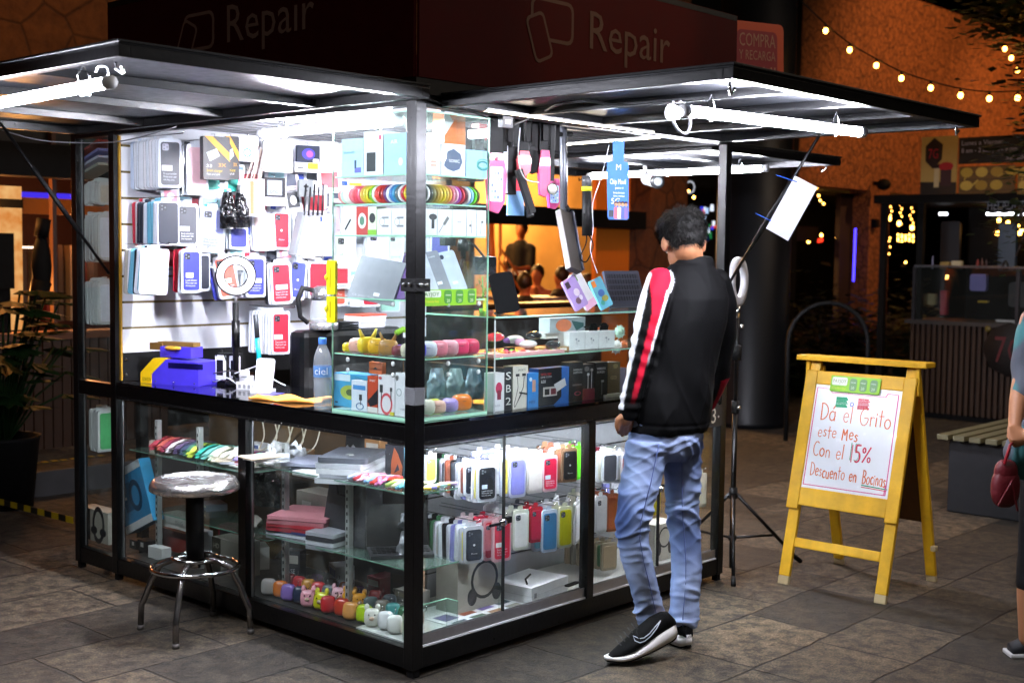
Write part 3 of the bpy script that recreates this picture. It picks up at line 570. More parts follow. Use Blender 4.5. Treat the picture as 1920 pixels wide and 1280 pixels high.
stack('the packs behind the yellow case',(1047,942,1074,1026),.10,4,['#e9e9ee','#d7c84a'],'#d2cc1e','yellow case pack at the right end of the second row','phone',sp=.03,yaw=-.2,back=.46,frame='#e6e6c8')
stack('the edge-on white packs beside the mullion',(1076,932,1094,1016),.14,3,['#e9e9ee','#17181c'],'#e9e9ee','white pack seen edge-on beside the mullion','plain',sp=.035,yaw=.5,back=.46,frame='#dfe0e4')
# right bay
stack('the fan near the man\'s hand',(1166,840,1185,905),.12,9,['#4a4d55','#6b1f2c','#b8b3a6','#8b8f96'],'#a24c3c','reddish case pack by the man\'s hand','plain',sp=.02,yaw=-.2,back=.46,frame=G_)
stack('the grey fan right of the mullion',(1130,840,1160,905),.13,12,['#8b8f96','#b8b3a6','#6b1f2c'],'#3a3c44','dark case pack right of the mullion, top row','plain',sp=.02,yaw=-.2,back=.46,frame=G_)
stack('the packs behind the silver case',(1117,922,1140,998),.12,6,['#b8b3a6','#e9e9ee'],'#c9c9cc','silver case with camera rings right of the mullion','phone',sp=.03,yaw=-.2,back=.46,frame='#c9ccd0')
stack('the brown pair beside the silver case',(1138,918,1160,996),.16,4,['#a05a46'],'#a2502e','rust brown case right of the silver one','plain',sp=.03,yaw=-.2,back=.46,frame='#a0604a')
stack('the beige fan at the bottom right',(1128,1010,1158,1068),.16,10,['#b8b3a6','#3f6b4a','#d9c3a4'],'#b09a7c','beige case pack low beside the man\'s knee','plain',sp=.02,yaw=-.2,back=.46,frame='#a89a84')
stack('the yellow packs between the man\'s legs',(1216,905,1240,965),.10,5,['#d7c84a','#17181c'],'#e0d020','yellow case pack seen between the man\'s legs','phone',sp=.03,yaw=-.2,back=.46,frame='#d8c820')
stack('the packs behind the man\'s left leg',(1180,900,1215,980),.14,6,RC,'#4a4d55','grey case pack behind the man\'s left leg','plain',sp=.03,yaw=-.2,back=.46,frame=G_)
stack('the packs right of the man\'s legs',(1306,880,1328,950),.2,5,['#b8b3a6','#9fd0bf'],'#d8d4c4','pale case pack right of the man\'s legs','plain',sp=.03,yaw=-.2,back=.46,frame='#d8d6c8')
HP=lambda x,z,s:[('g',x,z+.12,.30,.05,1.0,'#26272a'),('o',x-.27,z-.18,.10,.17,'#2c2d30'),('o',x+.27,z-.18,.10,.17,'#2c2d30')]
boxitem('headphone_carton','pale carton printed with dark headphones in the lower right cabinet','carton','R',(858,1056,943,1138),.2,.12,'#b9b4aa',HP(.58,.45,1),zb=.11,side='#a8a297')
boxitem('headphone_carton','pale carton with grey headphones seen between the man\'s legs','carton','R',(1228,985,1266,1062),.16,.1,'#cfcac0',HP(.45,.5,1)+[('r',.85,0,1,.3,'#3f9a8a')],zb=.11)
mb=MB(); m_=pm('#e6e6e8',.4); mb.box(0,0,0,.27,.2,.065,m_); 
o=mb.box(-.001,-.001,.03,.271,.201,.0312,pm('#c0c0c2',.4)).rrect(.12,.06,.21,.085,.01,.0,.004,BLKM,T(0,0,.066)@RX(-PI/2)@T(0,0,-.16)).tube([(.04,.05,.068),(.1,.1,.068),(.18,.13,.068)],.004,BLKM,6).box(.02,-.0015,.02,.035,-.0002,.04,pm('#8d8d92')).build('white_box',None,KM@T(.74,.09,.112)@RZ(.12)); tag(o,'low white box with a picture of a black gadget on the cabinet floor','box')
# sheet of sample squares
mb=MB().box(0,0,0,.55,.2,.0015,WHTB)
for i in range(5):
    for j in range(2):
        c=['#31454a','#5a4a86','#2f4a34','#8c4026','#8a6038','#6e5a9a','#8a8678','#2a3a44','#5a5f38','#a05030'][i*2+j]; mb.box(.03+i*.105,.015+j*.095,.0015,.105+i*.105,.085+j*.095,.002,pm(c,.4))
o=mb.build('sample_sheet',None,KM@T(.3,.05,.111)@RZ(.04)); tag(o,'white sheet with rows of coloured squares on the cabinet floor','sheet')
# acrylic corner wall
mb=MB().box(.045,.10,.112,.27,.104,.225,clear('#bfe6d4',.12,.04)).box(.27,.045,.112,.2735,.104,.225,clear('#bfe6d4',.2,.04)).box(.045,.099,.225,.27,.105,.2265,GEDGE).box(.27,.045,.225,.274,.099,.2265,GEDGE)
part(mb,'glass_divider')
# number plate 3
o=MB().rrect(0,0,.12,.1,.004,0,.003,pm('#17171a',.4)).text('3',.025,.018,.07,pm('#e8e4d4',.5),-.001).rrect(.085,.04,.095,.05,.004,-.001,0,WHT).build('number_plate',None,KM@T(1.845,-.001,.735)@T(0,.0,0)); tag(o,'black plate with a white number 3 on the kiosk right pane','number plate')
mb=MB()
for q in((.0,0,.145,.006),(.139,.006,.145,.9)): pass
# ================================================================== left cabinets
boxitem('toothbrush_box','blue gadget box with white edges leaning in the left cabinet behind the stool','box','L',(238,892,292,1000),.12,.06,'#2a86b8',[('r',0,0,1,.12,'#d8dcdc'),('r',0,.88,1,1,'#cfd6d8'),('r',.2,.3,.5,.75,'#1a5f86'),('g',.62,.5,.22,.08,1.4,'#0f3f5c'),('r',.12,.5,.3,.54,'#e8f0f0')],side='#3fa6d8',lean=0,zb=.16).matrix_basis@=T(0,0,.02)@RY(R(-24))
boxitem('white_carton','small white charger carton on the floor of the left cabinet','carton','L',(278,1022,303,1062),.1,.05,'#d8d8d4',(),zb=.112)
for i,(l,r) in enumerate(((243,256),(258,275))): boxitem('black_carton',('left','right')[i]+' of two black cartons with a pale stripe in the left cabinet','carton','L',(l,1010,r,1048),.14,.05,'#121214',[('r',.35,.4,.65,.8,'#c9c6c0')],zb=.112)
boxitem('flat_carton','long white carton behind the stool post','carton','L',(306,960,352,985),.2,.08,'#c9c8c2',[('t',.5,.4,.25,'PLUG',.3,'#666')])
boxitem('red_pouch','dull red pouch behind the stool','pouch','L',(302,988,352,1032),.25,.03,'#7c2018')
boxitem('dark_carton','upright grey and black carton right of the stool','carton','L',(398,1005,452,1095),.16,.1,'#8a8a80',[('r',0,0,.3,1,'#26261f'),('t',.05,.7,.14,'HD',.2,'#a8a898')],zb=.112)
crumple('dark_bag','black bag slumped behind the stool in the left cabinet','bag',(372,905,450,985),1.3,'#101013',21,.06).matrix_basis=KM@T(.36,1.35,.60)@RZ(-1.3)
o=MB().rrect(0,0,.19,.032,.008,0,.1,pm('#e4dccc',.4)).build('power_bank',None,KM@T(.16,1.955,.607)@LROT); tag(o,'cream box lying on the left end of the upper left shelf','box')
# watch straps on shelf
SC=['#b8394a','#c25a4a','#8c2f4a','#d8c9d0','#5a4a6e','#3a4a6a','#3f7a5a','#c9d84a','#2fae9a','#7fd0c4','#cfe6d0','#e6e2c8','#e0dcc8','#d8c8b0','#9a86c0','#a03048','#5fc0b0','#e8e6da']
g='watch straps laid out on the upper left shelf'
CNS=['red','coral','plum','pale pink','purple','navy','green','lime','teal','aqua','mint','cream','ivory','tan','violet','crimson','turquoise','off-white']
for i,c in enumerate(SC):
    y=1.83-i*.043; mb=MB(); m_=pm(c,.5); pts=[(0,0,.006),(.06,.01,.02),(.12,.0,.03),(.18,-.01,.018),(.24,.0,.01)]
    P=[Vector(p) for p in pts]; vs=[];fs=[]
    for p in P: vs+=[p+Vector((0,-.012,0)),p+Vector((0,.012,0)),p+Vector((0,.012,.004)),p+Vector((0,-.012,.004))]
    for a in range(4):
        for k in range(4): fs.append((a*4+k,a*4+(k+1)%4,a*4+4+(k+1)%4,a*4+4+k))
    fs+=[(0,3,2,1),(16,17,18,19)]; mb.add(vs,fs,m_); v2=[v+Vector((.02,.016,.009)) for v in vs]; mb.add(v2,fs,m_); mb.add([v+Vector((.0,-.01,.02)) for v in vs],fs,m_)
    o=mb.build('watch_strap',None,KM@T(.1+random.uniform(-.01,.01),y,.608)@RZ(.35+random.uniform(-.12,.12))@RX(0)); tag(o,CNS[i]+' watch straps in the row on the upper left shelf behind the glass','watch strap',g)
# laptops & tablets piled, centre-left bay
def slab(name,lab,cat,x,y,z,w,d,t,col,rz=0,r=.012,m=None,logo=None,tx=0,ty=0,grp=None):
    mb=MB(); mm=m or pm(col,.4,.2); mb.prism(rr(-w/2,-d/2,w/2,d/2,r),0,t,mm,Matrix(((1,0,0,0),(0,0,-1,0),(0,1,0,0),(0,0,0,1)))@T(0,-t,0)@T(0,0,0))
    if logo: mb.lathe([(.012,t+.0003),(.011,t+.0008)],pm(logo,.3),12)
    o=mb.build(name,None,KM@T(x,y,z)@RZ(rz)@RX(tx)@RY(ty)); return tag(o,lab,cat,grp)
def rrslab(): pass
z=.651
for i,(c,t,w,d,rz,nm) in enumerate([('#d8dadf',.018,.3,.21,.5,'lowest white tablet box under the grey laptop'),('#b6b9c2',.016,.29,.2,.62,'silver tablet second from the bottom of the laptop pile'),('#e4e6ea',.02,.3,.2,.5,'white laptop in the middle of the laptop pile'),('#c6c9d0',.02,.29,.2,.45,'silver laptop just below the dark grey one'),('#5a5d66',.02,.28,.2,.55,'dark grey laptop on top of the pile')]):
    slab('laptop',nm,'laptop',.2,.56,z,w,d,t,c,rz); z+=t+.002
slab('tablet','dark folder tablet lying left of the laptop pile','tablet',.24,.82,.653,.24,.2,.014,'#3a3d48',.7); slab('tablet','silver wrapped tablet on the dark one left of the laptop pile','tablet',.22,.84,.672,.24,.18,.012,'#9a9db0',.5)
boxitem('white_carton','long white carton at the shelf edge below the laptops','carton','L',(548,890,604,903),.07,.12,'#e4e4e4',(),zb=.652)
for i in range(9):
    y=.44-i*.036; c=['#c4cfe6','#b82838','#e6a8b8','#7fb0dc','#d83a30','#c86aa0','#a8c060','#e6e0b0','#5aa8c0'][i]; nm=['pale blue','red','pink','sky','scarlet','magenta','green','cream','teal'][i]
    mb=MB().tube([(0,0,.008),(.04,.012,.022),(.09,.02,.016),(.15,.0,.008)],.008,pm(c,.4),6).tube([(0,.015,.006),(.05,.0,.012),(.1,-.01,.02),(.16,.01,.008)],.007,pm(c,.4),6)
    o=mb.build('cable_band',None,KM@T(.07,y,.655)@RZ(random.uniform(-.7,.7))); tag(o,nm+' rubber band in the heap at the right of the upper shelf','band','heap of coloured bands on the shelf')
for i in range(6):
    c=['#d8b02a','#6f68b8','#e0c060','#9fc8c0','#d8d070','#c8a8d8'][i]; o=MB().tube([(0,0,.008),(.03,.012,.014),(.07,.0,.012)],.007,pm(c,.4),6).build('cable_band',None,KM@T(.08+i*.028,.09,.652)@RZ(random.uniform(-.5,.5))); tag(o,['gold','violet','sand','aqua','lemon','lilac'][i]+' band at the corner end of the upper glass shelf','band','bands at the shelf corner')
z=.374
for i,(c,t,nm) in enumerate([('#8c8c90',.014,'grey folder at the bottom of the pink and red pile'),('#c9ccd8',.012,'white folder near the bottom of the pink pile'),('#26306a',.01,'navy folder low in the pink pile'),('#9c1c2c',.016,'dark red folder under the bright red one'),('#c22c3c',.014,'bright red folder in the middle of the pink pile'),('#b86a74',.016,'dusty pink folder second from the top'),('#d88a94',.014,'pink folder on top of the pile')]):
    slab('folder',nm,'folder',.19,.82,z,.24,.26,t,c,.1+.06*i,.006,pm(c,.5)); z+=t+.001
for i in range(4): slab('notebook',['grey striped','white','black striped','pale'][i]+' notebook in the low pile left of the black tote','notebook',.16,.62,.374+i*.018,.2,.14,.015,['#9a9ca4','#d8dae2','#3a3c44','#b8bac4'][i],.2,.004)
boxitem('tan_box','greyish carton on the middle shelf left of the black tote','box','L',(556,918,625,960),.3,.12,'#8f8a80',[('r',.15,.3,.4,.6,'#b8b4ac')],side='#b8b2a4')
# black tote bag
mb=MB(); mb.prism([(0,0),(.27,0),(.24,.27),(.2,.3),(.06,.3),(.03,.27)],0,.09,pm('#24272c',.6,bump=.2,sc=60)); mb.tube([(.07,-.003,.26),(.1,-.012,.19),(.17,-.012,.19),(.2,-.003,.26)],.006,BLKM,6); mb.box(.14,-.002,.17,.15,-.0005,.215,WHTB)
o=mb.build('tote_bag',None,KM@T(.16,.71,.375)@LROT@RX(-.1),.004); tag(o,'black tote bag with a small white tag on the middle shelf','bag')
crumple('clear_bag','clear crumpled bag right of the black tote','bag',(700,950,750,1010),.3,'#8e9094',31,.04,.15).matrix_basis=KM@T(.2,.24,.47)@RZ(-1.2)
boxitem('poster_card','dark card with an orange face-like blotch at the right of the left cabinet','card','L',(722,832,756,905),.27,.004,'#20202a',[('p',[(.3,.0),(.9,.05),(.95,.5),(.7,.8),(.5,.95),(.35,.6)],'#b8603a'),('p',[(.5,.3),(.8,.4),(.7,.55)],'#2a2030')])
# small laptop open on shelf corner
mb=MB(); mb.box(0,0,0,.24,.16,.012,pm('#26262a',.4)); 
for i in range(12):
    for j in range(4): mb.box(.012+i*.0183,.045+j*.025,.012,.027+i*.0183,.064+j*.025,.0145,pm('#0c0c0e',.4))
mb.prism([(0,0),(.24,0),(.24,.165),(0,.165)],0,.006,pm('#08080a',.3),T(0,.158,.01)@RX(R(-18)))
o=mb.build('netbook',None,KM@T(.065,.30,.374)@RZ(-.62)); tag(o,'small black laptop standing open on the corner shelf','laptop')
for i,(x_,y_,z_,c) in enumerate([(.2,.95,.66,'#dfe2e6'),(.3,.7,.66,'#c8ccd2'),(.36,.5,.66,'#e6e6ea'),(.3,.3,.46,'#b8bcc4'),(.38,.9,.44,'#9a9ea6'),(.2,1.25,.62,'#e2e4e0'),(.3,1.12,.64,'#d8dad8'),(.35,1.6,.5,'#8a8478'),(.3,1.3,.3,'#a8a49a'),(.35,.6,.3,'#6c7078')]):
    o=crumple('clear_bag',['first','second','third','fourth','fifth','sixth','seventh','eighth','ninth','tenth'][i]+' crumpled wrapper from the corner among the left cabinet shelves','wrapper',(700,800,745,840),.3,c,60+i,.05,.12); o.matrix_basis=KM@T(x_,y_,z_+.05)@RZ(-1.1+.3*i)@RX(.9)
for i in range(7):
    o=MB().box(0,0,0,.15,.11,.006,pm(['#e4e2dc','#c8ccd6','#d8c8b0','#e8e8ea'][i%4],.5)).build('leaflet',None,KM@T(.09+.03*(i%3),1.12+.05*i if i<3 else .70+.04*i,.612+.007*i if i<3 else .662+.006*i)@RZ(.5*i)); tag(o,['cream','pale blue','tan','white','ivory','grey-blue','sand'][i]+' leaflet strewn on the upper left shelf','leaflet','leaflets strewn on the upper shelf')
for i in range(4): cable('cable',[Vector((.3,1.3-.09*i,.83)),Vector((.31,1.28-.09*i,.72)),Vector((.26,1.25-.07*i,.66)),Vector((.3,1.2-.09*i,.70)),Vector((.33,1.18-.09*i,.82))],.003,pm('#c9c2a8'),['leftmost','second','third','rightmost'][i]+' of four cream cables hanging behind the upper left shelf')
rnd=random.Random(77); LOCS=[(.30,.90,.374,.09,.06,.05),(.36,.70,.374,.1,.08,.07),(.38,.62,.374,.08,.06,.09),(.40,.80,.374,.06,.08,.06),(.36,.90,.11,.1,.08,.1),(.38,.68,.11,.08,.1,.08),(.37,.5,.11,.12,.08,.06),(.42,.58,.11,.09,.07,.12),(.36,.84,.606+.046,.09,.07,.05),(.40,.72,.652,.08,.05,.1),(.32,1.9,.11,.1,.08,.09),(.36,1.7,.11,.1,.07,.14),(.34,1.45,.11,.12,.08,.1),(.3,1.15,.11,.09,.06,.12),(.36,1.85,.31,.12,.1,.03),(.33,1.15,.606,.1,.07,.06),(.38,1.5,.606,.09,.05,.05)]
PN=['left bay floor','pile of the middle shelf']
shelf(.16,1.06,.42,1.96,.31)
for i,(x_,y_,z_,w_,d_,h_) in enumerate(LOCS):
    c,nm=[('#c9c6be','cream'),('#2c2e36','charcoal'),('#7c8894','grey-blue'),('#a87848','cardboard brown'),('#d8dadf','white'),('#8a2430','maroon')][i%6]; mb=MB().box(0,0,0,w_,d_,h_,pm(c,.5)); decals(mb,w_,h_,[('r',.1,.55,.9,.85,['#3a4a8a','#b8b4aa','#e0d8c0','#2a2a2a'][i%4]),('t',.14,.2,.16,['CABLE','CASE','AUDIO','MINI','PRO','HUB'][i%6],.6,'#55555a' if i%6!=1 else '#c8c8cc')])
    o=mb.build('carton',None,KM@T(x_,y_,z_)@LROT@RZ(rnd.uniform(-.5,.5))); tag(o,f"{nm} carton {['behind the pink folders','behind the black tote','beside the black tote','behind the striped notebooks','behind the wine earphone case','behind the slate earphone case','behind the tan earphone cases','behind the teal earphone case','behind the laptop pile','left of the laptop pile','at the far left floor behind the blue box','on the floor behind the stool ring','on the floor right of the stool post','on the floor beside the mullion','on the low shelf above the black cartons','on the upper shelf beside the cream cables','on the upper shelf behind the straps'][i]}",'carton')
# airpod-style cases on the cabinet floor
EC=[('#b8b4b0','grey'),('#e07820','orange'),('#8a6ab8','purple'),('#26304a','navy'),('#e39aa8','pink pig-eared'),('#d8d010','yellow'),('#c82028','red'),('#c83a20','scarlet'),('#e8a050','tan'),('#b8d818','lime'),('#dfdcd0','cream bear-shaped'),('#e2e2e4','white'),('#e6e6e2','white round'),('#e9e2c8','ivory bear-shaped')]
def earcase(c,x,y,z,nm,ears=0,rz=0,s=1.,row='front'):
    mb=MB(); m_=pm(c,.3,coat=.3); mb.sq((0,0,.03*s),.027*s,.017*s,.03*s,m_,14); mb.box(-.03*s,-.0005,.036*s,.03*s,.0005,.0375*s,BLKM) if 0 else None
    if ears: mb.ball((-.018*s,0,.062*s),.009*s,.006*s,.013*s,m_,8); mb.ball((.018*s,0,.062*s),.009*s,.006*s,.013*s,m_,8); mb.ball((0,-.018*s,.026*s),.009*s,.005*s,.007*s,pm('#d8b8a0',.4),8); mb.ball((-.01*s,-.017*s,.038*s),.003,.003,.003,BLKM,6); mb.ball((.01*s,-.017*s,.038*s),.003,.003,.003,BLKM,6)
    mb.tube([(.026*s,0,.05*s),(.034*s,0,.058*s),(.032*s,0,.07*s)],.0015,CHROME,5)
    o=mb.build('earphone_case',None,KM@T(x,y,z)@RZ(rz-.9)@RX(-.25)); return tag(o,f'{nm} earphone case in the {row} row on the left cabinet floor','earphone case','earphone cases on the cabinet floor')
for i,(c,nm) in enumerate(EC):
    earcase(c,.085+(i%2)*.012,.955-i*.064,.112,nm,1 if('eared' in nm or 'bear' in nm or nm=='yellow') else 0,random.uniform(-.3,.3),1.15)
for i,(c,nm) in enumerate([('#7a2028','wine'),('#b81c28','red'),('#c88a20','amber'),('#c8141c','bright red'),('#5a6468','slate'),('#e8b4c0','pink eared'),('#e0a020','gold spotted'),('#d89418','gold'),('#4a5a5c','dark grey'),('#7a7468','taupe'),('#3f8a88','teal'),('#2f5a3a','forest green'),('#c8988c','dusty rose')]):
    earcase(c,.17,.93-i*.064,.125,nm,1 if 'eared' in nm or 'gold' in nm else 0,random.uniform(-.3,.3),1.1,'second')
for i,(c,nm) in enumerate([('#5a2a6a','dark purple'),('#6a5048','brown'),('#d86a1c','orange'),('#4a1c50','plum'),('#8a1a24','crimson'),('#3a4048','charcoal')]):
    earcase(c,.25,.85-i*.09,.125,nm,0,random.uniform(-.3,.3),1.05,'back')
# ================================================================== GLASS TOWER
TW=empty('glass_display_tower',KM@T(.03,.03,.918),'tall corner display case of clear glass full of boxes and bands','display case')
TI=T(-.03,-.03,-.918)
def tpart(mb,name,par=None,off=None,lab=None):
    o=mb.build(name,par or TW,off or TI); 
    if lab:o['label']=lab
    return o
X1,Y1,ZB,ZTT=.402,.484,.930,2.015
mb=MB().box(.03,.03,.9185,X1,Y1,.93,clear('#cfeedd',.5,.05,'thick_glass')).box(.028,.03,.9185,.03,Y1,.93,GEDGE).box(.03,.028,.9185,X1,.03,.93,GEDGE); tpart(mb,'base_plate')
for b in((.03,.036,ZB,.035,Y1,ZTT),(.03,.03,ZB,X1,.035,ZTT),(X1-.005,.036,ZB,X1,Y1,ZTT)):
    mb=MB().box(*b,GLASS); tpart(mb,'glass_pane')
for x,y in((.0295,Y1),(X1-.0055,.0295)): 
    mb=MB().box(x,y,ZB,x+.006,y+.0015,ZTT,GEDGE) if y>.1 else MB().box(X1-.0005,.029,ZB,X1+.001,.036,ZTT,GEDGE)
    tpart(mb,'pane_edge')
def tshelf(z,x1=X1-.008,y1=Y1-.006):
    mb=MB().box(.038,.038,z-.005,x1,y1,z,clear('#bfe6d4',.08,.05,'shelf_glass')).box(.0365,.038,z-.005,.038,y1,z,GEDGE).box(.038,.0365,z-.005,x1,.038,z,GEDGE); tpart(mb,'glass_shelf')
for z in(1.800,1.697,1.583,1.352,1.142): tshelf(z)
mb=MB().box(.028,.028,ZTT,X1+.002,Y1+.002,ZTT+.006,clear('#d8f4e4',.35,.05,'top_glass')).box(.0265,.028,ZTT,.028,Y1,ZTT+.006,GEDGE).box(.028,.0265,ZTT,X1,.028,ZTT+.006,GEDGE); tpart(mb,'top_plate')
for z in(1.335,1.12,1.08):
    for p in((.037,.40,z),(.037,.15,z),(.2,.037,z),(.36,.037,z)):
        mb=MB().lathe([(.009,0),(.009,.004),(.004,.005)],pm('#d8dcdc',.2),12,TI@T(*p)@(RY(-PI/2) if p[0]<.04 else RX(PI/2))); mb.build('shelf_disc',TW)
def TB(name,lab,cat,fc,bb,pl,dep,col,ds=(),zb=None,**k): return boxitem(name,lab,cat,fc,bb,pl,dep,col,ds,zb,**k)
B_='#26282c'
# shelf 1
TB('gadget_box','pale blue box with yellow corner on the top tower shelf','box','L',(641,262,681,325),.045,.1,'#b4d4ea',[('r',.6,.08,.9,.22,'#6a6ab8'),('r',.6,.2,.68,.42,'#2c4a6a'),('t',.1,.6,.08,'bluetooth',.5,'#5a9ad0')],1.801)
TB('phone_box','white box with a dark phone printed on the top tower shelf','box','L',(682,248,718,322),.045,.08,'#eceef0',[('r',.15,.08,.62,.52,'#20262c'),('r',.8,.8,.9,.9,'#d83a6a')],1.801)
TB('gadget_box','sky blue box beside the corner post on the top tower shelf','box','L',(720,252,762,320),.045,.08,'#a4cdea',[('t',.3,.75,.1,'AIR',.3,'#fff'),('o',.75,.3,.1,.1,'#e8f4fa')],1.801)
TB('gadget_box','white box with orange bars just right of the corner post, top shelf','box','R',(794,250,824,324),.06,.08,'#ececec',[('r',.45,.3,.8,.36,'#e8a08a'),('r',.45,.2,.8,.26,'#e8b09a')],1.801)
TB('toy_box','orange box with a dark wheel shape standing behind on the top shelf','box','R',(832,222,872,300),.20,.06,'#e0742a',[('o',.45,.35,.22,.2,'#6a7078'),('p',[(0,.7),(.5,1),(0,1)],'#e8e8e8')],1.801)
TB('speaker_box','white box with dark blue shell shape on the top tower shelf','box','R',(828,268,872,327),.06,.09,'#e6e8ee',[('p',[(.1,.3),(.25,.75),(.5,.85),(.8,.7),(.88,.45),(.75,.22),(.5,.14),(.25,.2)],'#22406c'),('t',.3,.42,.1,'SONIC',.45,'#fff')],1.801)
TB('speaker_box','pale blue box with a teal ring at the right end of the top shelf','box','R',(874,280,913,330),.06,.09,'#9cc6e6',[('g',.8,.45,.3,.1,.55,'#2f8a8a'),('g',.8,.52,.3,.05,.55,'#49a8a0')],1.801)
TB('black_box','dark grey box with a white stroke behind on the top shelf','box','R',(873,238,908,300),.22,.05,'#33363e',[('r',.35,.1,.5,.9,'#b8c4c8')],1.801)
TB('red_box','small red box end at the top right of the tower','box','R',(898,232,914,262),.3,.04,'#d83a44')
TB('white_box','white carton on top of the tower glass left of the post','carton','L',(712,190,762,207),.06,.1,'#eeeef0',(),2.022)
TB('white_box','white carton on top of the tower glass right of the post','carton','R',(797,192,826,214),.06,.1,'#eeeef0',(),2.022)
TB('white_box','second white carton on the tower glass, farther right','carton','R',(834,194,868,218),.06,.1,'#eeeef0',(),2.022)
# shelf 2 bands
BC=['#e0888a','#b8dcc8','#eee8e0','#eee8e0','#e06a7a','#e8485a','#e8405a','#e8607a','#e8b84a','#d8c83a','#e8d02a','#8ac832','#f0f0ea','#e0483a','#d8302a','#b82a2a','#6a3f7a','#e8e8f0','#4a86c8','#3f9ac8','#5a6a70','#eaeaea','#c8283a','#e8c82a','#d8b820']
RGN='bands rolled in a row on the second tower shelf'
_cn={}
NM={'#e0888a':'salmon','#b8dcc8':'mint','#eee8e0':'cream','#e06a7a':'rose','#e8485a':'coral red','#e8405a':'pinkish red','#e8607a':'pink','#e8b84a':'amber','#d8c83a':'mustard','#e8d02a':'yellow','#8ac832':'lime green','#f0f0ea':'off-white','#e0483a':'orange red','#d8302a':'red','#b82a2a':'dark red','#6a3f7a':'purple','#e8e8f0':'pale lilac','#4a86c8':'blue','#3f9ac8':'azure','#5a6a70':'slate','#eaeaea':'white','#c8283a':'crimson','#e8c82a':'gold','#d8b820':'deep yellow','#3fb8a8':'teal','#2f3a34':'dark green','#8a8452':'olive','#b89a3a':'ochre','#e8c04a':'sun yellow','#e8a03a':'orange','#e8788a':'salmon pink','#e8a8c0':'light pink','#b84ab0':'magenta','#6a1a2a':'maroon','#e8e0e0':'pearl','#8ac0e8':'sky blue','#6ad02a':'bright green','#7a6a3a':'brown'}
def ring(fc,x,y,c,side,last=False,rr_=.033):
    mb=MB(); m_=pm(c,.35,coat=.3); n=6 if fc=='L' else 8
    for seg in range(24): pass
    prof=[(rr_,0),(rr_+.002,.008),(rr_-.002,.015),(rr_-.007,.015),(rr_-.008,0),(rr_,0)]
    M=(RX(PI/2) if fc=='L' else RY(-PI/2))
    mb.lathe(prof,m_,20,M,False)
    if last: mb.lathe([(rr_-.008,.0),(rr_-.007,.012),(.001,.013)],pm('#d8dce0',.3),20,M,False)
    o=mb.build('wrist_band',None,KM@T(x,y,1.699+rr_)@RZ(random.uniform(-.08,.08))@(RZ(-.35) if fc=='L' else RZ(.35))); 
    return tag(o,f"{NM[c]} {'round ' if last else ''}band in the row {side}",'band',RGN+' '+side)
for i,c in enumerate(BC):
    ring('L',.082,.468-i*.0158,c,'left of the corner post',i==len(BC)-1)
BR=['#3fb8a8','#2f3a34','#eaeaea','#2f3a34','#8a8452','#b89a3a','#e8c04a','#e8d02a','#e8c04a','#e8a03a','#e8788a','#e8a8c0','#b84ab0','#c8283a','#6a1a2a','#e8e0e0','#8ac0e8','#6ad02a','#7a6a3a']
for i,c in enumerate(BR): ring('R',.075+i*.0162,.082,c,'right of the corner post',i==len(BR)-1)
# shelf 3
for k,(bb,c,ds,nm) in enumerate([((642,392,668,440),'#ececee',[('l',[(.2,.2),(.6,.6)],.008,B_)],'white box with a black jack plug'),((668,388,690,440),'#c83a34',[('o',.5,.5,.35,.28,'#e8e4e0'),('o',.5,.5,.2,.16,'#5a8a70')],'red box with a pale oval'),((690,388,706,439),'#dfe8c8',[('o',.5,.6,.35,.18,B_),('r',0,0,1,.18,'#8ac832')],'pale green box with a dark shape'),((707,392,734,438),'#ececee',[('g',.35,.5,.2,.04,1,'#aaa'),('r',.35,.62,.8,.7,'#8a8e94'),('r',.35,.3,.8,.38,'#8a8e94')],'white cable box left of its twin'),((735,392,762,437),'#ececee',[('g',.35,.5,.2,.04,1,'#aaa'),('r',.35,.62,.8,.7,'#8a8e94'),('r',.35,.3,.8,.38,'#8a8e94')],'white cable box against the corner post')]):
    TB('cable_box',nm+' on the third tower shelf','box','L',bb,.045,.05,c,ds,1.584)
for k,(bb,ds,nm) in enumerate([((794,391,819,438),[('o',.7,.7,.3,.12,B_),('r',.6,.25,.8,.6,B_)],'white box with a black charger shape'),((820,392,847,439),[('l',[(.1,.1),(.45,.45)],.002,'#555'),('l',[(.45,.42),(.75,.7)],.012,'#777')],'white box with a grey pen shape'),((848,393,874,440),[('r',.35,.5,.65,.56,'#bbb')],'plain white box right of the pen box'),((875,393,893,441),[('l',[(.5,.1),(.5,.6)],.002,'#888'),('o',.35,.4,.1,.05,'#777')],'white box with tiny earphones'),((894,394,911,442),[('l',[(.4,.1),(.5,.6)],.002,'#888'),('o',.6,.55,.1,.05,'#777')],'last white box with earphones at the right end')]):
    TB('earphone_box',nm+' on the third tower shelf','box','R',bb,.05,.05,'#ececee',ds,1.584)
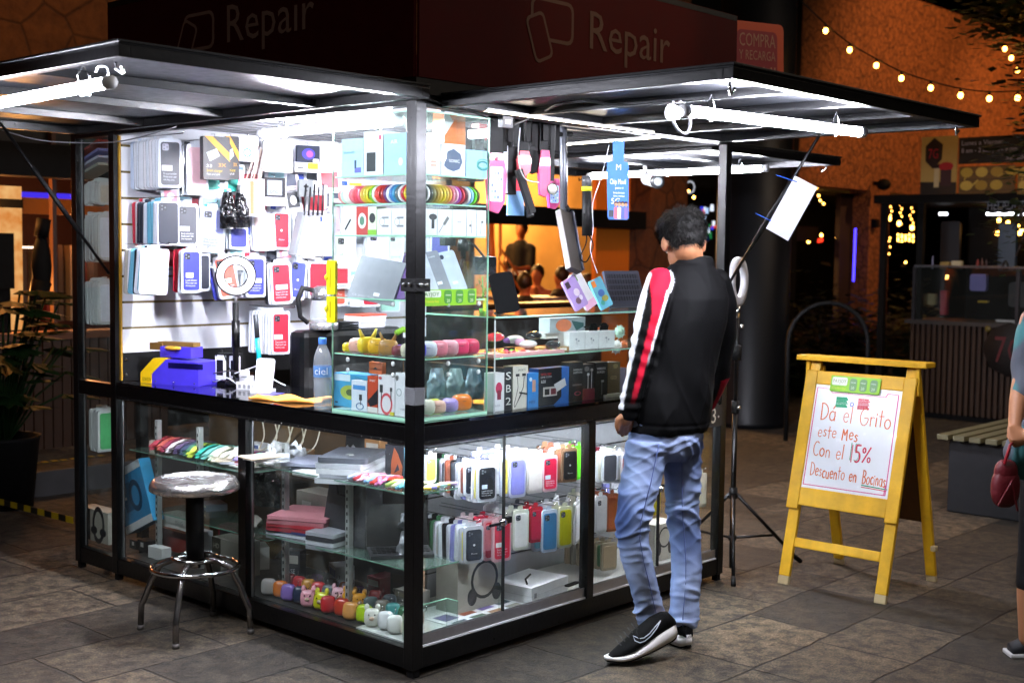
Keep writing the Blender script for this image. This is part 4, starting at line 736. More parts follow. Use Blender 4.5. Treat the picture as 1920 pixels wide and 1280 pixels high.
# shelf 4: tablet, phones, banner
def lean(name,lab,cat,fc,bb,pl,t,col,ds=(),ang=.42,r=.012,zb=None,dx=0,rough=.3,shear=0.):
    M,w,h=face(fc,bb[0],bb[2],bb[1],bb[3],pl,zb); h=h/math.cos(ang)
    mb=MB(); mb.rrect(0,0,w,h,r,0,t,pm(col,rough,coat=.4)); decals(mb,w,h,ds)
    if shear:
        mb.v=[(x+shear*z,y,z) for x,y,z in mb.v]
    o=mb.build(name,None,M@RX(-ang)); return tag(o,lab,cat)
lean('tablet','grey tablet leaning face down on the fourth tower shelf','tablet','L',(650,478,738,545),.05,.008,'#8f929a',[('r',.55,.14,.68,.22,'#e4e4e8'),('t',.1,.07,.04,'CE 2021 TAB',.5,'#b8bac0')],.35,zb=1.354,r=.01).matrix_basis@=RY(R(6))
lean('phone','purple phone leaning beside the corner post on the fourth shelf','phone','L',(738,474,760,545),.06,.009,'#6f4f94',[('r',.1,.75,.45,.95,'#2c1f3c')],.3,zb=1.354)
for i,(bb,c,nm) in enumerate([((797,474,826,546),'#c8cedd','pale silver phone nearest the post'),((818,474,850,546),'#8c909c','grey phone in the middle of the three'),((846,474,880,546),'#c4d0e4','pale blue phone with one round lens')]):
    lean('phone',nm+' leaning above the green banner','phone','R',bb,.075+.01*i,.009,c,[('r',.3,.2,.6,.27,'#eef0f4'),('t',.3,.85,.04,'mobile',.4,'#dfe3ec')]+([('o',.2,.88,.11,.055,'#1c2a4a')] if i==2 else []),.35,zb=1.37,shear=.12*-1 if 0 else .0).matrix_basis@=RY(R(-9))
M,w,h=face('R',794,893,543,574,.032)
mb=MB().box(0,0,0,w,.003,h,pm('#8fd01e',.45)); y=-.001
mb.rrect(-.0,h*.52,w*.32,h*.95,.008,-.0012,0,pm('#e8f0dc',.5)); mb.text('AYJOY',.003,h*.60,h*.24,pm('#4a8a2a',.5),-.0024,width=w*.27); mb.text('Financia hoy',.004,h*.2,h*.17,pm('#e8d83a',.5),-.0024,width=w*.26)
for u in(.38,.60,.83): mb.rrect(w*u,h*.12,w*(u+.14),h*.95,.012,-.0012,0,pm('#4f9a34',.5)); mb.text('20',w*(u+.04),h*.2,h*.2,pm('#cfe8b8',.5),-.0024); mb.text('meses',w*(u+.02),h*.6,h*.13,pm('#e8f4dc',.5),-.0024,width=w*.1)
o=mb.build('promo_banner',None,M); tag(o,'bright green strip banner clipped to the glass under the three phones','banner')
mb=MB().lathe([(.018,0),(.022,.03),(.014,.06),(.012,.062)],clear('#d8f0c8',.4,.1),14).ball((0,0,.03),.012,.012,.018,pm('#9ac83a',.5),8)
o=mb.build('glass_vase',None,KM@T(.07,.10,1.354)); tag(o,'little glass vase with green filling beside the tablet','vase')
# tripod head behind
mb=MB().tube([(0,0,0),(0,0,.09)],.012,BLKM,8).box(-.03,-.02,.09,.03,.02,.11,BLKM).lathe([(.022,.03),(.026,.05),(.02,.075)],BLKM,12).tube([(0,0,.08),(.05,-.02,.05),(.10,-.03,.0)],.005,BLKM,6).tube([(0,0,.01),(-.05,0,-.18)],.008,BLKM,6).tube([(0,0,.01),(.05,0,-.18)],.008,BLKM,6).tube([(0,0,.01),(.01,.05,-.18)],.008,BLKM,6).box(-.1,.0,.05,-.04,.03,.08,BLKM)
o=mb.build('tripod_head',None,KM@T(Q(868,485,'x',.55))); tag(o,'small black tripod standing behind the leaning phones','tripod')
# shelf 5 (left) rounded toy-like cases; right: earphone cases
def pebble(x,y,z,s,c,lab,cat='earphone case',grp=None,ears=0,lid='#00'):
    mb=MB(); m_=pm(c,.35,coat=.3); mb.sq((0,0,.026*s),.032*s,.02*s,.026*s,m_,14).tube([(-.034*s,0,.032*s),(0,-.0225*s,.032*s),(.034*s,0,.032*s)],.001,pm('#555',.5),4)
    if ears: mb.tube([(-.015*s,0,.045*s),(-.028*s,0,.075*s)],[.008*s,.003*s],m_,6).tube([(.015*s,0,.045*s),(.028*s,0,.075*s)],[.008*s,.003*s],m_,6)
    o=mb.build('earphone_case',None,KM@T(x,y,z)@RZ(random.uniform(-1.2,-.2))); return tag(o,lab,cat,grp)
for i,(c,nm,s,e) in enumerate([('#e8c820','flat yellow case at the left end of the fifth tower shelf',.7,0),('#e8b0a0','peach case on the fifth tower shelf',1.1,0),('#e8c828','large yellow case with a banana-like curve on the fifth shelf',1.25,1),('#e8b420','golden rounded case in the middle of the fifth shelf',1.2,0),('#b0803a','tan eared case on the fifth tower shelf',1.15,1),('#7a2a34','wine block-shaped case on the fifth shelf',.8,0),('#d8d4b8','cream case near the post on the fifth shelf',1.,0)]):
    pebble(.075,.445-i*.056,1.143,s,c,nm,ears=e)
for i,(c,nm) in enumerate([('#5a5ad0','violet blue'),('#d8dce4','pearl white'),('#d87888','dusty rose'),('#e8a8b4','light pink'),('#e83a6a','hot pink'),('#d82a5a','deep pink')]):
    pebble(.075+i*.055,.072,1.143,1.15,c,nm+' case on the fifth tower shelf, right of the corner post')
for i,(c,nm) in enumerate([('#7a3fb0','purple'),('#c88a30','amber'),('#3f8a3a','green'),('#e8d820','yellow')]): pebble(.1+i*.06,.2,1.143,.8,c,nm+' case in the rear row of the fifth tower shelf')
o=MB().tube([(0,0,0),(.03,0,.012),(.07,0,.006),(.1,0,.022)],.011,pm('#9ad82a',.4),8).build('rubber_toy',None,KM@T(.06,.16,1.23)); tag(o,'lime green bendy toy lying above the pink cases','toy')
# bottom of tower
TB('camera_box','tall light blue box with yellow top at the bottom left of the tower','box','L',(626,698,688,770),.09,.08,'#3f9ac4',[('r',.02,.78,.5,.98,'#cfe4ec'),('o',.5,.45,.3,.22,'#a8b84a'),('o',.5,.45,.12,.1,'#4a5a2a'),('r',.05,.1,.12,.14,'#123')],.931,side='#2f7aa4')
TB('mic_box','white and blue box with a small microphone picture','box','L',(659,712,688,776),.05,.03,'#dfe8f2',[('r',.1,.7,.9,.85,'#4a90d0'),('r',.5,.35,.68,.55,B_),('g',.55,.15,.25,.05,.6,'#3a6a9a'),('l',[(.6,.35),(.6,.2)],.002,B_)],.931)
TB('watch_box','orange and black box with a strap picture, lower tower','box','L',(689,704,708,776),.05,.03,'#c84a28',[('p',[(0,.3),(1,.65),(1,.25),(.3,.15)],'#1c1c24'),('r',0,0,1,.15,'#e4e0dc'),('t',.2,.85,.06,'SMART',.6,'#eee')],.931)
TB('red_tag_box','small orange hang-tab box top in the lower tower','box','L',(692,678,716,700),.12,.02,'#c8602a',[('p',[(.3,.4),(.5,.6),(.7,.4)],'#222')])
TB('cable_box','white box with a coiled pink-red cable picture beside the post','box','L',(709,702,740,779),.05,.03,'#e8e6ea',[('g',.5,.27,.36,.09,1.25,'#d8505a'),('r',.1,.55,.28,.75,'#333'),('r',.72,.6,.84,.7,'#333'),('l',[(.2,.55),(.2,.35)],.002,'#555'),('l',[(.78,.6),(.78,.35)],.002,'#555'),('o',.14,.92,.08,.04,'#d8505a'),('r',.75,0,.98,.08,'#d8d020')],.931)
TB('adapter_box','white box squeezed between the cable box and the post','box','L',(741,698,764,780),.05,.03,'#e6e8ec',[('g',.3,.55,.22,.05,1,'#9aa'),('t',.4,.15,.04,'USB-C',.5,'#889')],.931)
for i,(c,nm,s) in enumerate([('#d8d8dc','white case with black badge',1.),('#e0dccc','cream robot-like case',1.05),('#e8b8a8','peach case',.9),('#a88fd8','lilac case',.95),('#e87a1c','bright orange case',1.15)]):
    pebble(.08+i*.062,.09,.932,s*1.05,c,nm+' at the bottom of the tower, right of the post')
    if i==0: pass
for i,(c,nm) in enumerate([('#e8782a','orange'),('#b82ac0','magenta'),('#e83a4a','red'),('#c8d02a','lime'),('#2a2a38','black')]): pebble(.09+i*.055,.165,.932,.85,c,nm+' case in the rear row at the bottom of the tower')
for i in range(3): crumple('clear_bag',['left','middle','right'][i]+' clear bag of goods behind the lower tower cases','bag',(800+i*35,690,838+i*35,745),.35,['#9aa8b8','#b8c0c4','#7a8894'][i],40+i,.03,.12)
# ================================================================== LOW GLASS DISPLAY CASE
DC=empty('glass_display_case',KM@T(.45,.04,.918),'low glass display case on the counter between the tower and the man','display case')
DI=T(-.45,-.04,-.918)
def dpart(mb,n): return mb.build(n,DC,DI)
DX0,DX1,DY0,DY1,DZ=.45,1.93,.04,.44,1.284
for b in((DX0,DY0,.9185,DX1,DY0+.005,DZ-.007),(DX0,DY0+.006,.9185,DX0+.005,DY1,DZ-.007),(DX1-.005,DY0+.006,.9185,DX1,DY1,DZ-.007),): dpart(MB().box(*b,GLASS),'glass_pane')
mb=MB().box(DX0-.012,DY0-.012,DZ-.006,DX1+.01,DY1,DZ,clear('#c8dcd0',.12,.02,'case_top')).box(DX0-.012,DY0-.0135,DZ-.006,DX1+.01,DY0-.012,DZ,GEDGE).box(DX0-.0135,DY0-.012,DZ-.006,DX0-.012,DY1,DZ,GEDGE); dpart(mb,'top_plate')
mb=MB().box(DX0+.008,DY0+.008,1.119,DX1-.008,DY1-.05,1.125,clear('#c8dcd0',.2,.05)).box(DX0+.008,DY0+.0065,1.119,DX1-.008,DY0+.008,1.125,GEDGE); dpart(mb,'glass_shelf')
for x in(.449,1.924): dpart(MB().box(x,.0388,.9185,x+.008,.0395,DZ-.006,pm('#c8d4d0',.2,.3)),'pane_edge')
dpart(MB().box(DX0,.036,DZ-.010,DX1,.0395,DZ-.007,ALU),'edge_trim')
CI=lambda *a,**k: boxitem(*a,**k)
CI('grey_box','grey-blue box with orange oval and sunglasses picture in the low case','box','R',(1031,597,1097,625),.16,.06,'#b8c4c8',[('o',.38,.5,.22,.42,'#f08a5a'),('p',[(.6,.8),(.95,.6),(.95,.35),(.75,.1),(.68,.4)],'#3f6a6a')])
for i,(l,r) in enumerate(((1067,1096),(1097,1122),(1123,1152))):
    CI('earbud_box',['left','middle','right'][i]+' of three white earbud boxes in the low case','box','R',(l,623-i*1,r,670-i*3.6),.10,.06,'#eceeee',[('l',[(.5,.3),(.48,.55)],.002,'#a8b0b4'),('o',.45,.6,.06,.06,'#a8b0b4'),('o',.6,.5,.05,.05,'#a8b0b4')],1.126)
CI('carton','left brown carton with gift pattern in the low case','carton','R',(1004,652,1034,675),.10,.06,'#b08a50',[('r',.2,.2,.5,.6,'#d8c8a0')],1.126); CI('carton','brown carton with a white label beside the earbud boxes','carton','R',(1035,652,1067,673),.10,.06,'#a88248',[('r',.45,.15,.85,.8,'#e4e0d4')],1.126)
CI('white_carton','white carton under the grey-blue sunglasses box','carton','R',(1023,624,1066,650),.16,.06,'#dcdcd8',(),1.175)
def pill(px,py,pl,c,lab,rx=.045,rz=.017,cat='case'):
    p=Q(px,py,'y',pl); o=MB().ball((0,0,0),rx,rx*.6,rz,pm(c,.2,coat=.5),16).tube([(-rx,0,0),(0,-rx*.61,0),(rx,0,0)],.001,pm('#444'),4).build('earbud_case',None,KM@T(p)@RZ(.1)); return tag(o,lab,cat)
pill(1001,629,.15,'#17181c','black oval case on the pale ones in the low case'); pill(1037,646,.09,'#141518','black oval case lying in front of the cartons',.042)
pill(965,636,.2,'#e4e4e2','white oval case behind the beads in the low case',.05); pill(928,632,.15,'#d82a3a','red oval case at the left end of the low case',.05,.018); pill(975,641,.16,'#d8a8c8','pale mauve oval case in the low case',.03); pill(990,645,.14,'#e8e6e2','cream oval case under the black one',.05); pill(952,638,.2,'#7a4a9a','violet oval case at the left of the low case',.025,.012)
g='small coloured toys scattered on the low case shelf'
for i in range(34):
    c=['#e84a3a','#f0c030','#e8a0b0','#e83a6a','#f0e8d8','#8ad03a','#e87a2a','#d8e04a','#c8283a','#f0a030'][i%10]; nm=['red','yellow','pink','rose','cream','green','orange','lime','crimson','amber'][i%10]
    x=.50+random.random()*.38; y=.07+random.random()*.1
    mb=MB(); m_=pm(c,.35)
    if i%3==0: mb.ball((0,0,.009),.012,.009,.009,m_,8)
    elif i%3==1: mb.tube([(-.012,0,.006),(0,.004,.01),(.012,0,.006)],.006,m_,6)
    else: mb.lathe([(.004,0),(.012,.004),(.012,.01),(.004,.013)],m_,8)
    o=mb.build('small_toy',None,KM@T(x,y,1.126)@RZ(random.random()*6)); tag(o,nm+' little toy among those scattered on the low case shelf','toy',g)
o=MB().box(0,0,0,.42,.1,.012,pm('#e8a8a8',.5)).build('pink_tray',None,KM@T(.46,.052,1.1255)); tag(o,'pink patterned strip under the small toys at the left of the low case','tray')
o=MB().box(0,0,0,.055,.012,.03,pm('#2a2c30',.3)).box(.008,-.001,.005,.047,0,.025,pm('#4a5058',.2)).build('mini_screen',None,KM@T(Q(948,665,'y',.2))); tag(o,'small dark gadget standing behind the beads','gadget')
# sunglasses on boxes
p=Q(1112,618,'y',.13); mb=MB()
for s_ in(-1,1): mb.prism([(s_*.036+.03*math.cos(a*PI/8)*(1 if abs(math.cos(a*PI/8))<.9 else .95),.024*math.sin(a*PI/8)) for a in range(16)],0,.004,pm('#0c0c0e',.08,coat=.5)); mb.tube([(s_*.066,0,.01),(s_*.06,.12,-.005)],.003,BLKM,6)
mb.tube([(-.01,.002,.008),(.01,.002,.008)],.004,BLKM,6)
o=mb.build('sunglasses',None,KM@T(p+Vector((.04,0,.004)))); tag(o,'black sunglasses resting on the white earbud boxes','sunglasses')
for i,(px,py,c,nm,s) in enumerate([(1076,612,'#e8e4e0','white and red furry toy left of the sunglasses',.022),(1125,620,'#e86a3a','orange furry toy behind the sunglasses',.02),(1162,622,'#b8d8c0','mint round toy right of the sunglasses',.028),(1156,650,'#f0ece4','cream square toy at the right of the earbud boxes',.03),(1169,648,'#e8743a','orange toy half hidden by the sleeve',.024)]):
    p=Q(px,py,'y',.2); mb=MB().ball((0,0,0),s,s*.7,s,pm(c,.7),12).ball((0,-s*.5,s*.3),s*.3,s*.3,s*.3,pm(c,.6),8)
    for k in range(26):
        a=k*2.4; z_=1-2*(k+.5)/26; r_=math.sqrt(1-z_*z_); d=Vector((r_*math.cos(a),r_*math.sin(a)*.7,z_)); mb.tube([d*s*.9,d*s*1.25],[.003,.0005],pm(c,.7),4)
    o=mb.build('plush_toy',None,KM@T(p)); tag(o,nm,'toy')
# bottom row boxes of the low case
LB=[((925,700,945,763),'#e4e4e6',[('o',.5,.6,.3,.16,'#c82a5a'),('r',.35,.3,.7,.55,'#8a1a3a'),('t',.1,.12,.06,'BUDS',.5,'#889')],'white earphone box with magenta picture at the left of the bottom row',.06),
((944,690,962,764),'#26262c',[('t',.15,.72,.18,'S',.6,'#e8e6e0'),('t',.15,.42,.18,'B',.6,'#e8e6e0'),('t',.15,.12,.18,'2',.6,'#e8e6e0')],'dark box side with big letters S B 2 in the bottom row',.062),
((961,687,989,762),'#d9d4c8',[('l',[(.3,.75),(.35,.5),(.1,.1),(.15,.05),(.6,.35)],.0025,B_),('l',[(.75,.75),(.7,.5),(.3,.15)],.0025,B_),('r',.2,.76,.42,.82,B_),('r',.62,.76,.84,.82,B_),('l',[(.45,.38),(.95,.33)],.006,B_),('t',.3,.88,.05,'SPORTS',.5,'#333')],'cream box with neckband earphones in the bottom row',.055),
((989,700,1010,765),'#2f86d0',[('r',.4,.45,.7,.8,'#d8a080'),('o',.25,.82,.12,.06,'#cfe4f4'),('t',.1,.12,.08,'MP3',.5,'#10305a')],'narrow blue box in the bottom row',.05),
((1009,692,1066,760),'#2a6fc4',[('p',[(0,0),(.0,1),(.75,1),(.75,.2),(.5,0)],'#10141c'),('r',.15,.25,.6,.5,'#c8c4bc'),('r',.2,.29,.35,.45,'#222'),('r',.4,.29,.56,.45,'#7a2a34'),('p',[(.5,.55),(.85,.7),(.9,.5),(.6,.35)],'#dcdcdc'),('t',.05,.82,.06,'THE FULL VIDEO',.35,'#d83a3a'),('t',.05,.75,.05,'GAME SYSTEM',.35,'#ddd'),('t',.06,.62,.08,'620',.15,'#fff')],'blue video game box with a grey console picture in the bottom row',.05),
((1068,680,1092,752),'#17181b',[('t',.25,.78,.05,'WIRELESS',.7,'#e8e8e8'),('t',.25,.71,.05,'EARPHONE',.7,'#e8e8e8'),('g',.6,.2,.25,.06,.4,'#a82a4a'),('r',.2,.4,.9,.44,'#5a5a5e')],'black wireless earphone box left of the white-buds box',.07),
((1092,684,1114,750),'#2c2c30',[('l',[(.45,.1),(.45,.7)],.004,'#e4e4e4'),('l',[(.75,.1),(.75,.8)],.004,'#e4e4e4'),('o',.45,.72,.1,.04,'#eee'),('o',.75,.84,.1,.04,'#eee'),('r',0,0,1,.32,'#7a2438'),('o',.3,.88,.2,.07,'#777')],'dark box with two white earphone stems and a maroon foot',.07),
((1115,680,1138,748),'#131417',[('t',.15,.8,.06,'WIRELESS',.7,'#ddd'),('t',.15,.7,.06,'DUPLEX',.6,'#ddd'),('l',[(.55,.1),(.55,.5)],.003,'#888'),('r',.5,.45,.7,.5,'#aaa')],'second black earphone box right of the stems box',.07),
((1139,680,1162,746),'#5a4c30',[('t',.2,.5,.1,'GO',.5,'#b8a078'),('o',.6,.88,.2,.07,'#8a7c50')],'brown box near the sleeve in the bottom row',.09),
((1161,690,1172,744),'#8a86a0',(),'grey violet bag edge against the sleeve in the bottom row',.09)]
for bb,c,ds,nm,pl in LB: CI('gadget_box',nm,'box','R',bb,pl,.05,c,ds,.9185)
o=MB().box(0,0,0,.13,.05,.012,WHTB).build('white_strip',None,KM@T(1.16,.06,.9185)); tag(o,'white strip lying under the brown box','strip')
# on top of the low case
for i,(bb,c,ds,nm,t) in enumerate([((1090,526,1118,580),'#b49ad8',[('r',.12,.72,.42,.92,'#3a2a3a'),('o',.6,.5,.2,.12,'#e8dce8'),('o',.45,.25,.18,.1,'#7a5a6a'),('o',.7,.3,.12,.08,'#e8e0f0')],'lilac jewelled phone case leaning on top of the low case',-20),
 ((1110,514,1134,568),'#ecebee',[('r',.3,.78,.5,.95,'#5aa02a'),('r',0,0,1,.2,'#f0c0dc')],'white phone case with a pink foot leaning between two others',-22),((1137,526,1162,580),'#6fc4dc',[('r',.1,.75,.4,.95,'#e88a3a'),('o',.5,.5,.25,.12,'#4a7ac8'),('o',.6,.3,.25,.1,'#b8b050'),('o',.3,.2,.15,.08,'#4ab0a0')],'turquoise floral phone case leaning beside the keyboard',-16)]):
    o=lean('phone_case',nm,'phone case','R',bb,.09+.01*i,.009,c,ds,.35,zb=DZ+.002,r=.01); o.matrix_basis@=T(-.03,0,0)@RY(R(t))
mb=MB(); kb=pm('#3a3d4a',.4,.2); mb.rrect(0,0,.26,.17,.008,0,.012,kb)
for j in range(5):
    for i in range(12): mb.box(.012+i*.0195,-.0025,.03+j*.026,.027+i*.0195,0,.05+j*.026,pm('#23242e',.4))
o=mb.build('keyboard_tablet',None,KM@T(Q(1146,583,'y',.26).x,.26,DZ+.002)@RX(-.28)); tag(o,'dark grey keyboard panel standing on the low case behind the phone cases','keyboard')
mb=MB().rrect(-.05,0,.05,.165,.016,0,.01,pm('#08080a',.85,spec=.15)).tube([(0,.012,.05),(0,.03,.03),(-.07,.06,.0),(-.09,.07,-.02)],.007,BLKM,8).box(-.02,.01,.05,.02,.02,.075,BLKM)
P0=Q(948,592,'y',.16); o=mb.build('phone_on_mount',None,KM@T(P0.x+.02,.16,DZ+.006)@RZ(-.5)@RX(-.3)@RY(R(-8))); tag(o,'black phone clamped on a mount on top of the low case','phone mount')
mb=MB().box(0,0,0,.12,.01,.075,pm('#101418',.25)); 
for i in range(14): mb.ball((.006+i*.0083,.0,.076),.002,.002,.0015,pm('#c8ccd0',.3),5)
o=mb.build('small_monitor',None,KM@T(Q(890,515,'y',.45))@RZ(-.1)); tag(o,'small black screen behind the right edge of the tower','screen')
# green plant with yellow tag
mb=MB(); rnd=random.Random(5); gm=pm('#4f9a1c',.5); 
for i in range(60):
    a=rnd.random()*6.28; p=Vector((rnd.gauss(0,.012),rnd.gauss(0,.012),.05+rnd.random()*.1)); d=Vector((math.cos(a),math.sin(a),rnd.random()))*.014; n_=Vector((-d.y,d.x,0)).normalized()*.004
    mb.add([p,p+d*.5+n_,p+d,p+d*.5-n_],[(0,1,2,3)],gm)
mb.tube([(0,0,0),(.004,0,.06),(-.004,0,.15)],.003,gm,6); mb.box(-.012,-.014,.02,.014,-.012,.07,pm('#d8d81c',.4)); mb.lathe([(.012,0),(.015,.03)],pm('#7ac83a',.4),10)
o=mb.build('bamboo_plant',None,KM@T(Q(905,588,'y',.075).x,.075,DZ-.0)); tag(o,'small green plant with a yellow tag at the tower right corner','plant')
# ================================================================== OPEN COUNTER (left)
CT=.9182
def kmat(x,y,z=CT,rz=0): return KM@T(x,y,z)@RZ(rz)
# purple solder station
PUR=pm('#4a3ad8',.35,coat=.3); YEL=pm('#f0c414',.4)
pA=Q(262,718,'z',CT); pB=Q(300,722,'z',CT)
mb=MB(); mb.prism([(0,0),(.31,0),(.31,.105),(.07,.115),(.0,.05)],.0,.16,PUR); 
mb.prism([(-.001,0.001),(-.001,.05),(.07,.1165),(.14,.1155),(.06,.045),(.06,.001)],-.0015,.1615,YEL)
mb.prism([(.02,.064),(.022,.066),(.074,.1168),(.072,.1168)],.04,.12,pm('#1c1440',.3))
mb.quad((.013,.045,.0635),(.013,.115,.0635),(.062,.115,.112),(.062,.045,.112),pm('#1a1450',.2))
for i in range(11): mb.box(.15+i*.012,-.001,.075,.206+i*.013,0,.1,pm('#120c60',.4))
for x in(.08,.18,.29): mb.ball((x,-.001,.012),.004,.003,.004,CHROME,8)
mb.text('ESTACION',.01,.012,.016,pm('#3a2c08',.5),-.002,width=.045)
o=mb.build('solder_station',None,KM@T(.06,1.86,CT)@RZ(-PI/2+.35),.003); tag(o,'violet and yellow solder station at the left end of the counter','solder station')
mb=MB().box(0,0,0,.17,.09,.05,PUR).ball((.08,-.01,.045),.05,.012,.01,pm('#e0a83a',.4),10); o=mb.build('tool_box',None,KM@T(.12,1.80,CT+.118)@RZ(-PI/2+.35),.006); tag(o,'small violet box on top of the solder station','tool box')
o=MB().box(0,0,0,.2,.05,.018,pm('#8a6a34',.45,.2)).box(-.04,-.01,-.02,.03,.045,.012,pm('#7a5a2c',.45,.2)).build('wood_block',None,KM@T(.13,1.83,CT+.17)@RZ(-PI/2+.3)); tag(o,'tan wooden tool lying on the small violet box','tool')
mb=MB(); mb.box(0,0,0,.1,.06,.14,BLKM)
for i in range(2): mb.rrect(.0+i*.075,.02,.05+i*.075,.13,.004,-.012,0,WHT); mb.rrect(.008+i*.075,.04,.042+i*.075,.11,.003,-.013,-.012,BLKM)
o=mb.build('charger_rack',None,kmat(.30,1.62,CT,-1.2)); tag(o,'black rack with two white framed chargers behind the power strip','charger rack')
mb=MB().box(0,0,0,.09,.05,.035,WHT).box(.01,.01,.035,.06,.045,.06,WHT).box(.02,.0,.06,.05,.03,.085,pm('#dcdce0',.4))
for i in range(3): mb.box(.012+i*.025,-.001,.008,.026+i*.025,0,.024,pm('#9a9ca0'))
o=mb.build('power_strip',None,kmat(.22,1.36,CT,-1.3),.003); tag(o,'white power adapters stacked beside the solder station','power strip')
random.seed(11)
for i,(pp,m_,nm) in enumerate([([(385,690),(400,715),(425,708),(450,722),(470,712)],WHT,'white cable lying from the power adapters to the stand'),([(405,668),(415,655),(430,690),(445,712),(460,718)],BLKM,'black cable curling above the power adapters'),([(440,700),(470,690),(500,680),(498,700),(520,715),(535,722)],WHT,'white cable looping behind the white stand'),([(400,700),(430,695),(450,700),(440,716),(415,712)],pm('#3a2c28'),'dark tangled cable in front of the light pole'),([(300,674),(330,680),(350,672),(380,682),(410,696)],pm('#c9c8d4'),'pale lead lying across the solder station')]):
    cable('cable',[Q(a,b,'x',.26+.01*k) for k,(a,b) in enumerate(pp)],.0028,m_,nm)
mb=MB().rrect(-.04,0,.04,.15,.012,0,.012,WHT,RX(-.35)).box(-.045,-.03,-.002,.045,.05,.012,WHT); o=mb.build('phone_stand',None,kmat(.24,1.20,CT,-.95),.002); tag(o,'white phone stand on the counter in front of the light pole','phone stand')
mb=MB().tube([(0,0,.0),(-.012,0,.14)],.011,pm('#1aa8b8',.35),10).tube([(-.012,0,.14),(-.022,0,.24)],.011,pm('#2a3034',.5),10); p=Q(487,693,'x',.3); o=mb.build('teal_tool',None,KM@T(p)@RZ(0)); tag(o,'teal handled tool with grey grip standing behind the white stand','tool')
o=slab('charging_pad','flat violet-blue pad beside the white stand','pad',.22,1.12,CT,.12,.08,.008,'#4a4a9a',.3)
# cloth
mb=MB(); vs=[];nx,ny=22,10
for j in range(ny+1):
    for i in range(nx+1):
        u,v=i/nx,j/ny; vs.append(((u-.5)*.31+.012*math.sin(v*7),(v-.5)*.13+.012*math.sin(u*9),.012+.006*math.sin(u*11+v*4)+.005*noise.noise(Vector((u*6,v*6,1)))))
n0=len(vs); vs+=[(x,y,.0008) for x,y,z in vs]; fs=[]
for j in range(ny):
    for i in range(nx): a=j*(nx+1)+i; fs.append((a,a+1,a+nx+2,a+nx+1)); fs.append((a+n0+nx+1,a+n0+nx+2,a+n0+1,a+n0))
for i in range(nx): fs.append((i+n0,i+n0+1,i+1,i)); a=ny*(nx+1)+i; fs.append((a,a+1,a+1+n0,a+n0))
for j in range(ny): a=j*(nx+1); fs.append((a,a+nx+1,a+nx+1+n0,a+n0)); b=a+nx; fs.append((b+n0,b+nx+1+n0,b+nx+1,b))
mb.add(vs,fs,pm('#e6963a',.8,bump=.2,sc=200),True); o=mb.build('cloth',None,kmat(.13,.87,CT,-1.25)); tag(o,'folded orange cleaning cloth on the black counter','cloth')
# bottle
mb=MB(); W_=pm('#bcd0e8',.1)
mb.lathe([(.030,0),(.0335,.006),(.0325,.03),(.034,.035),(.032,.05),(.034,.07),(.0335,.10),(.034,.16),(.0345,.178),(.033,.20),(.022,.232),(.0135,.25),(.0135,.262)],PET,24)
mb.lathe([(.0300,.004),(.0315,.03),(.0305,.05),(.032,.07),(.0318,.112)],clear('#dfe9f6',.08,.02,'water'),20)
mb.lathe([(.0347,.125),(.0352,.128),(.0352,.165),(.0347,.168)],clear('#5c9ae4',.6,.3,'bottle_label'),24,None,False); mb.lathe([(.0155,.25),(.016,.252),(.016,.272),(.014,.275)],pm('#4a86e0',.4),16)
BM=KM@T(.045,.56,CT)
V,Fc,w_,h_=glyphs('ciel'); k=.03/.7; o_=len(mb.v); k_=mb.mat(pm('#e8f0fa',.4))
for p in V:
    a=(p[0]*k-w_*k/2)/.0356; mb.v.append((.0358*math.sin(a),-.0358*math.cos(a),.136+p[1]*k*.9))
for f in Fc: mb.f.append(tuple(i+o_ for i in f)); mb.mi.append(k_); mb.sm.append(False)
o=mb.build('water_bottle',None,BM@RZ(-.9)); tag(o,'clear plastic water bottle with blue cap and label on the counter edge','bottle')
# ring light on counter
RL=KM@T(Q(440,520,'y',1.50)); c0=Q(442,517,'y',1.50)
mb=MB(); mb.lathe([(.085,-.012),(.088,0),(.085,.012),(.052,.012),(.049,0),(.052,-.012),(.085,-.012)],pm('#e8e6e2',.3),40,RX(PI/2),False)
mb.lathe([(.089,-.013),(.091,0),(.089,.013),(.0845,.0135),(.0845,-.0135),(.089,-.013)],BLKM,40,RX(PI/2),False); mb.lathe([(.053,-.0135),(.055,0),(.053,.0135),(.049,.0135),(.049,-.0135),(.053,-.0135)],BLKM,40,RX(PI/2),False)
for k in range(12): a=k*PI/6; mb.ball((.069*math.cos(a),-.0135,.069*math.sin(a)),.003,.002,.003,pm('#8a7a5a'),6)
mb.lathe([(.001,0),(.048,.001)],clear('#8a9094',.15,.05,'magnifier'),30,RX(PI/2),False)
rl=empty('ring_mirror_light',KM@T(c0)@RZ(-.55),'round white mirror light on a black pole over the counter','ring light'); mb.build('ring',rl)
pz=c0.z-CT; mb=MB().tube([(0,.0,-.088),(0,.01,-.13)],.006,ALU,8).tube([(0,.01,-.12),(0,.01,-pz+.02)],.014,BLKM,12).tube([(0,.01,-.2),(0,.01,-.32)],.019,BLK,12).lathe([(.05,-pz+.002),(.048,-pz+.014),(.016,-pz+.03)],BLKM,20,T(0,.01,0)); mb.build('pole',rl)
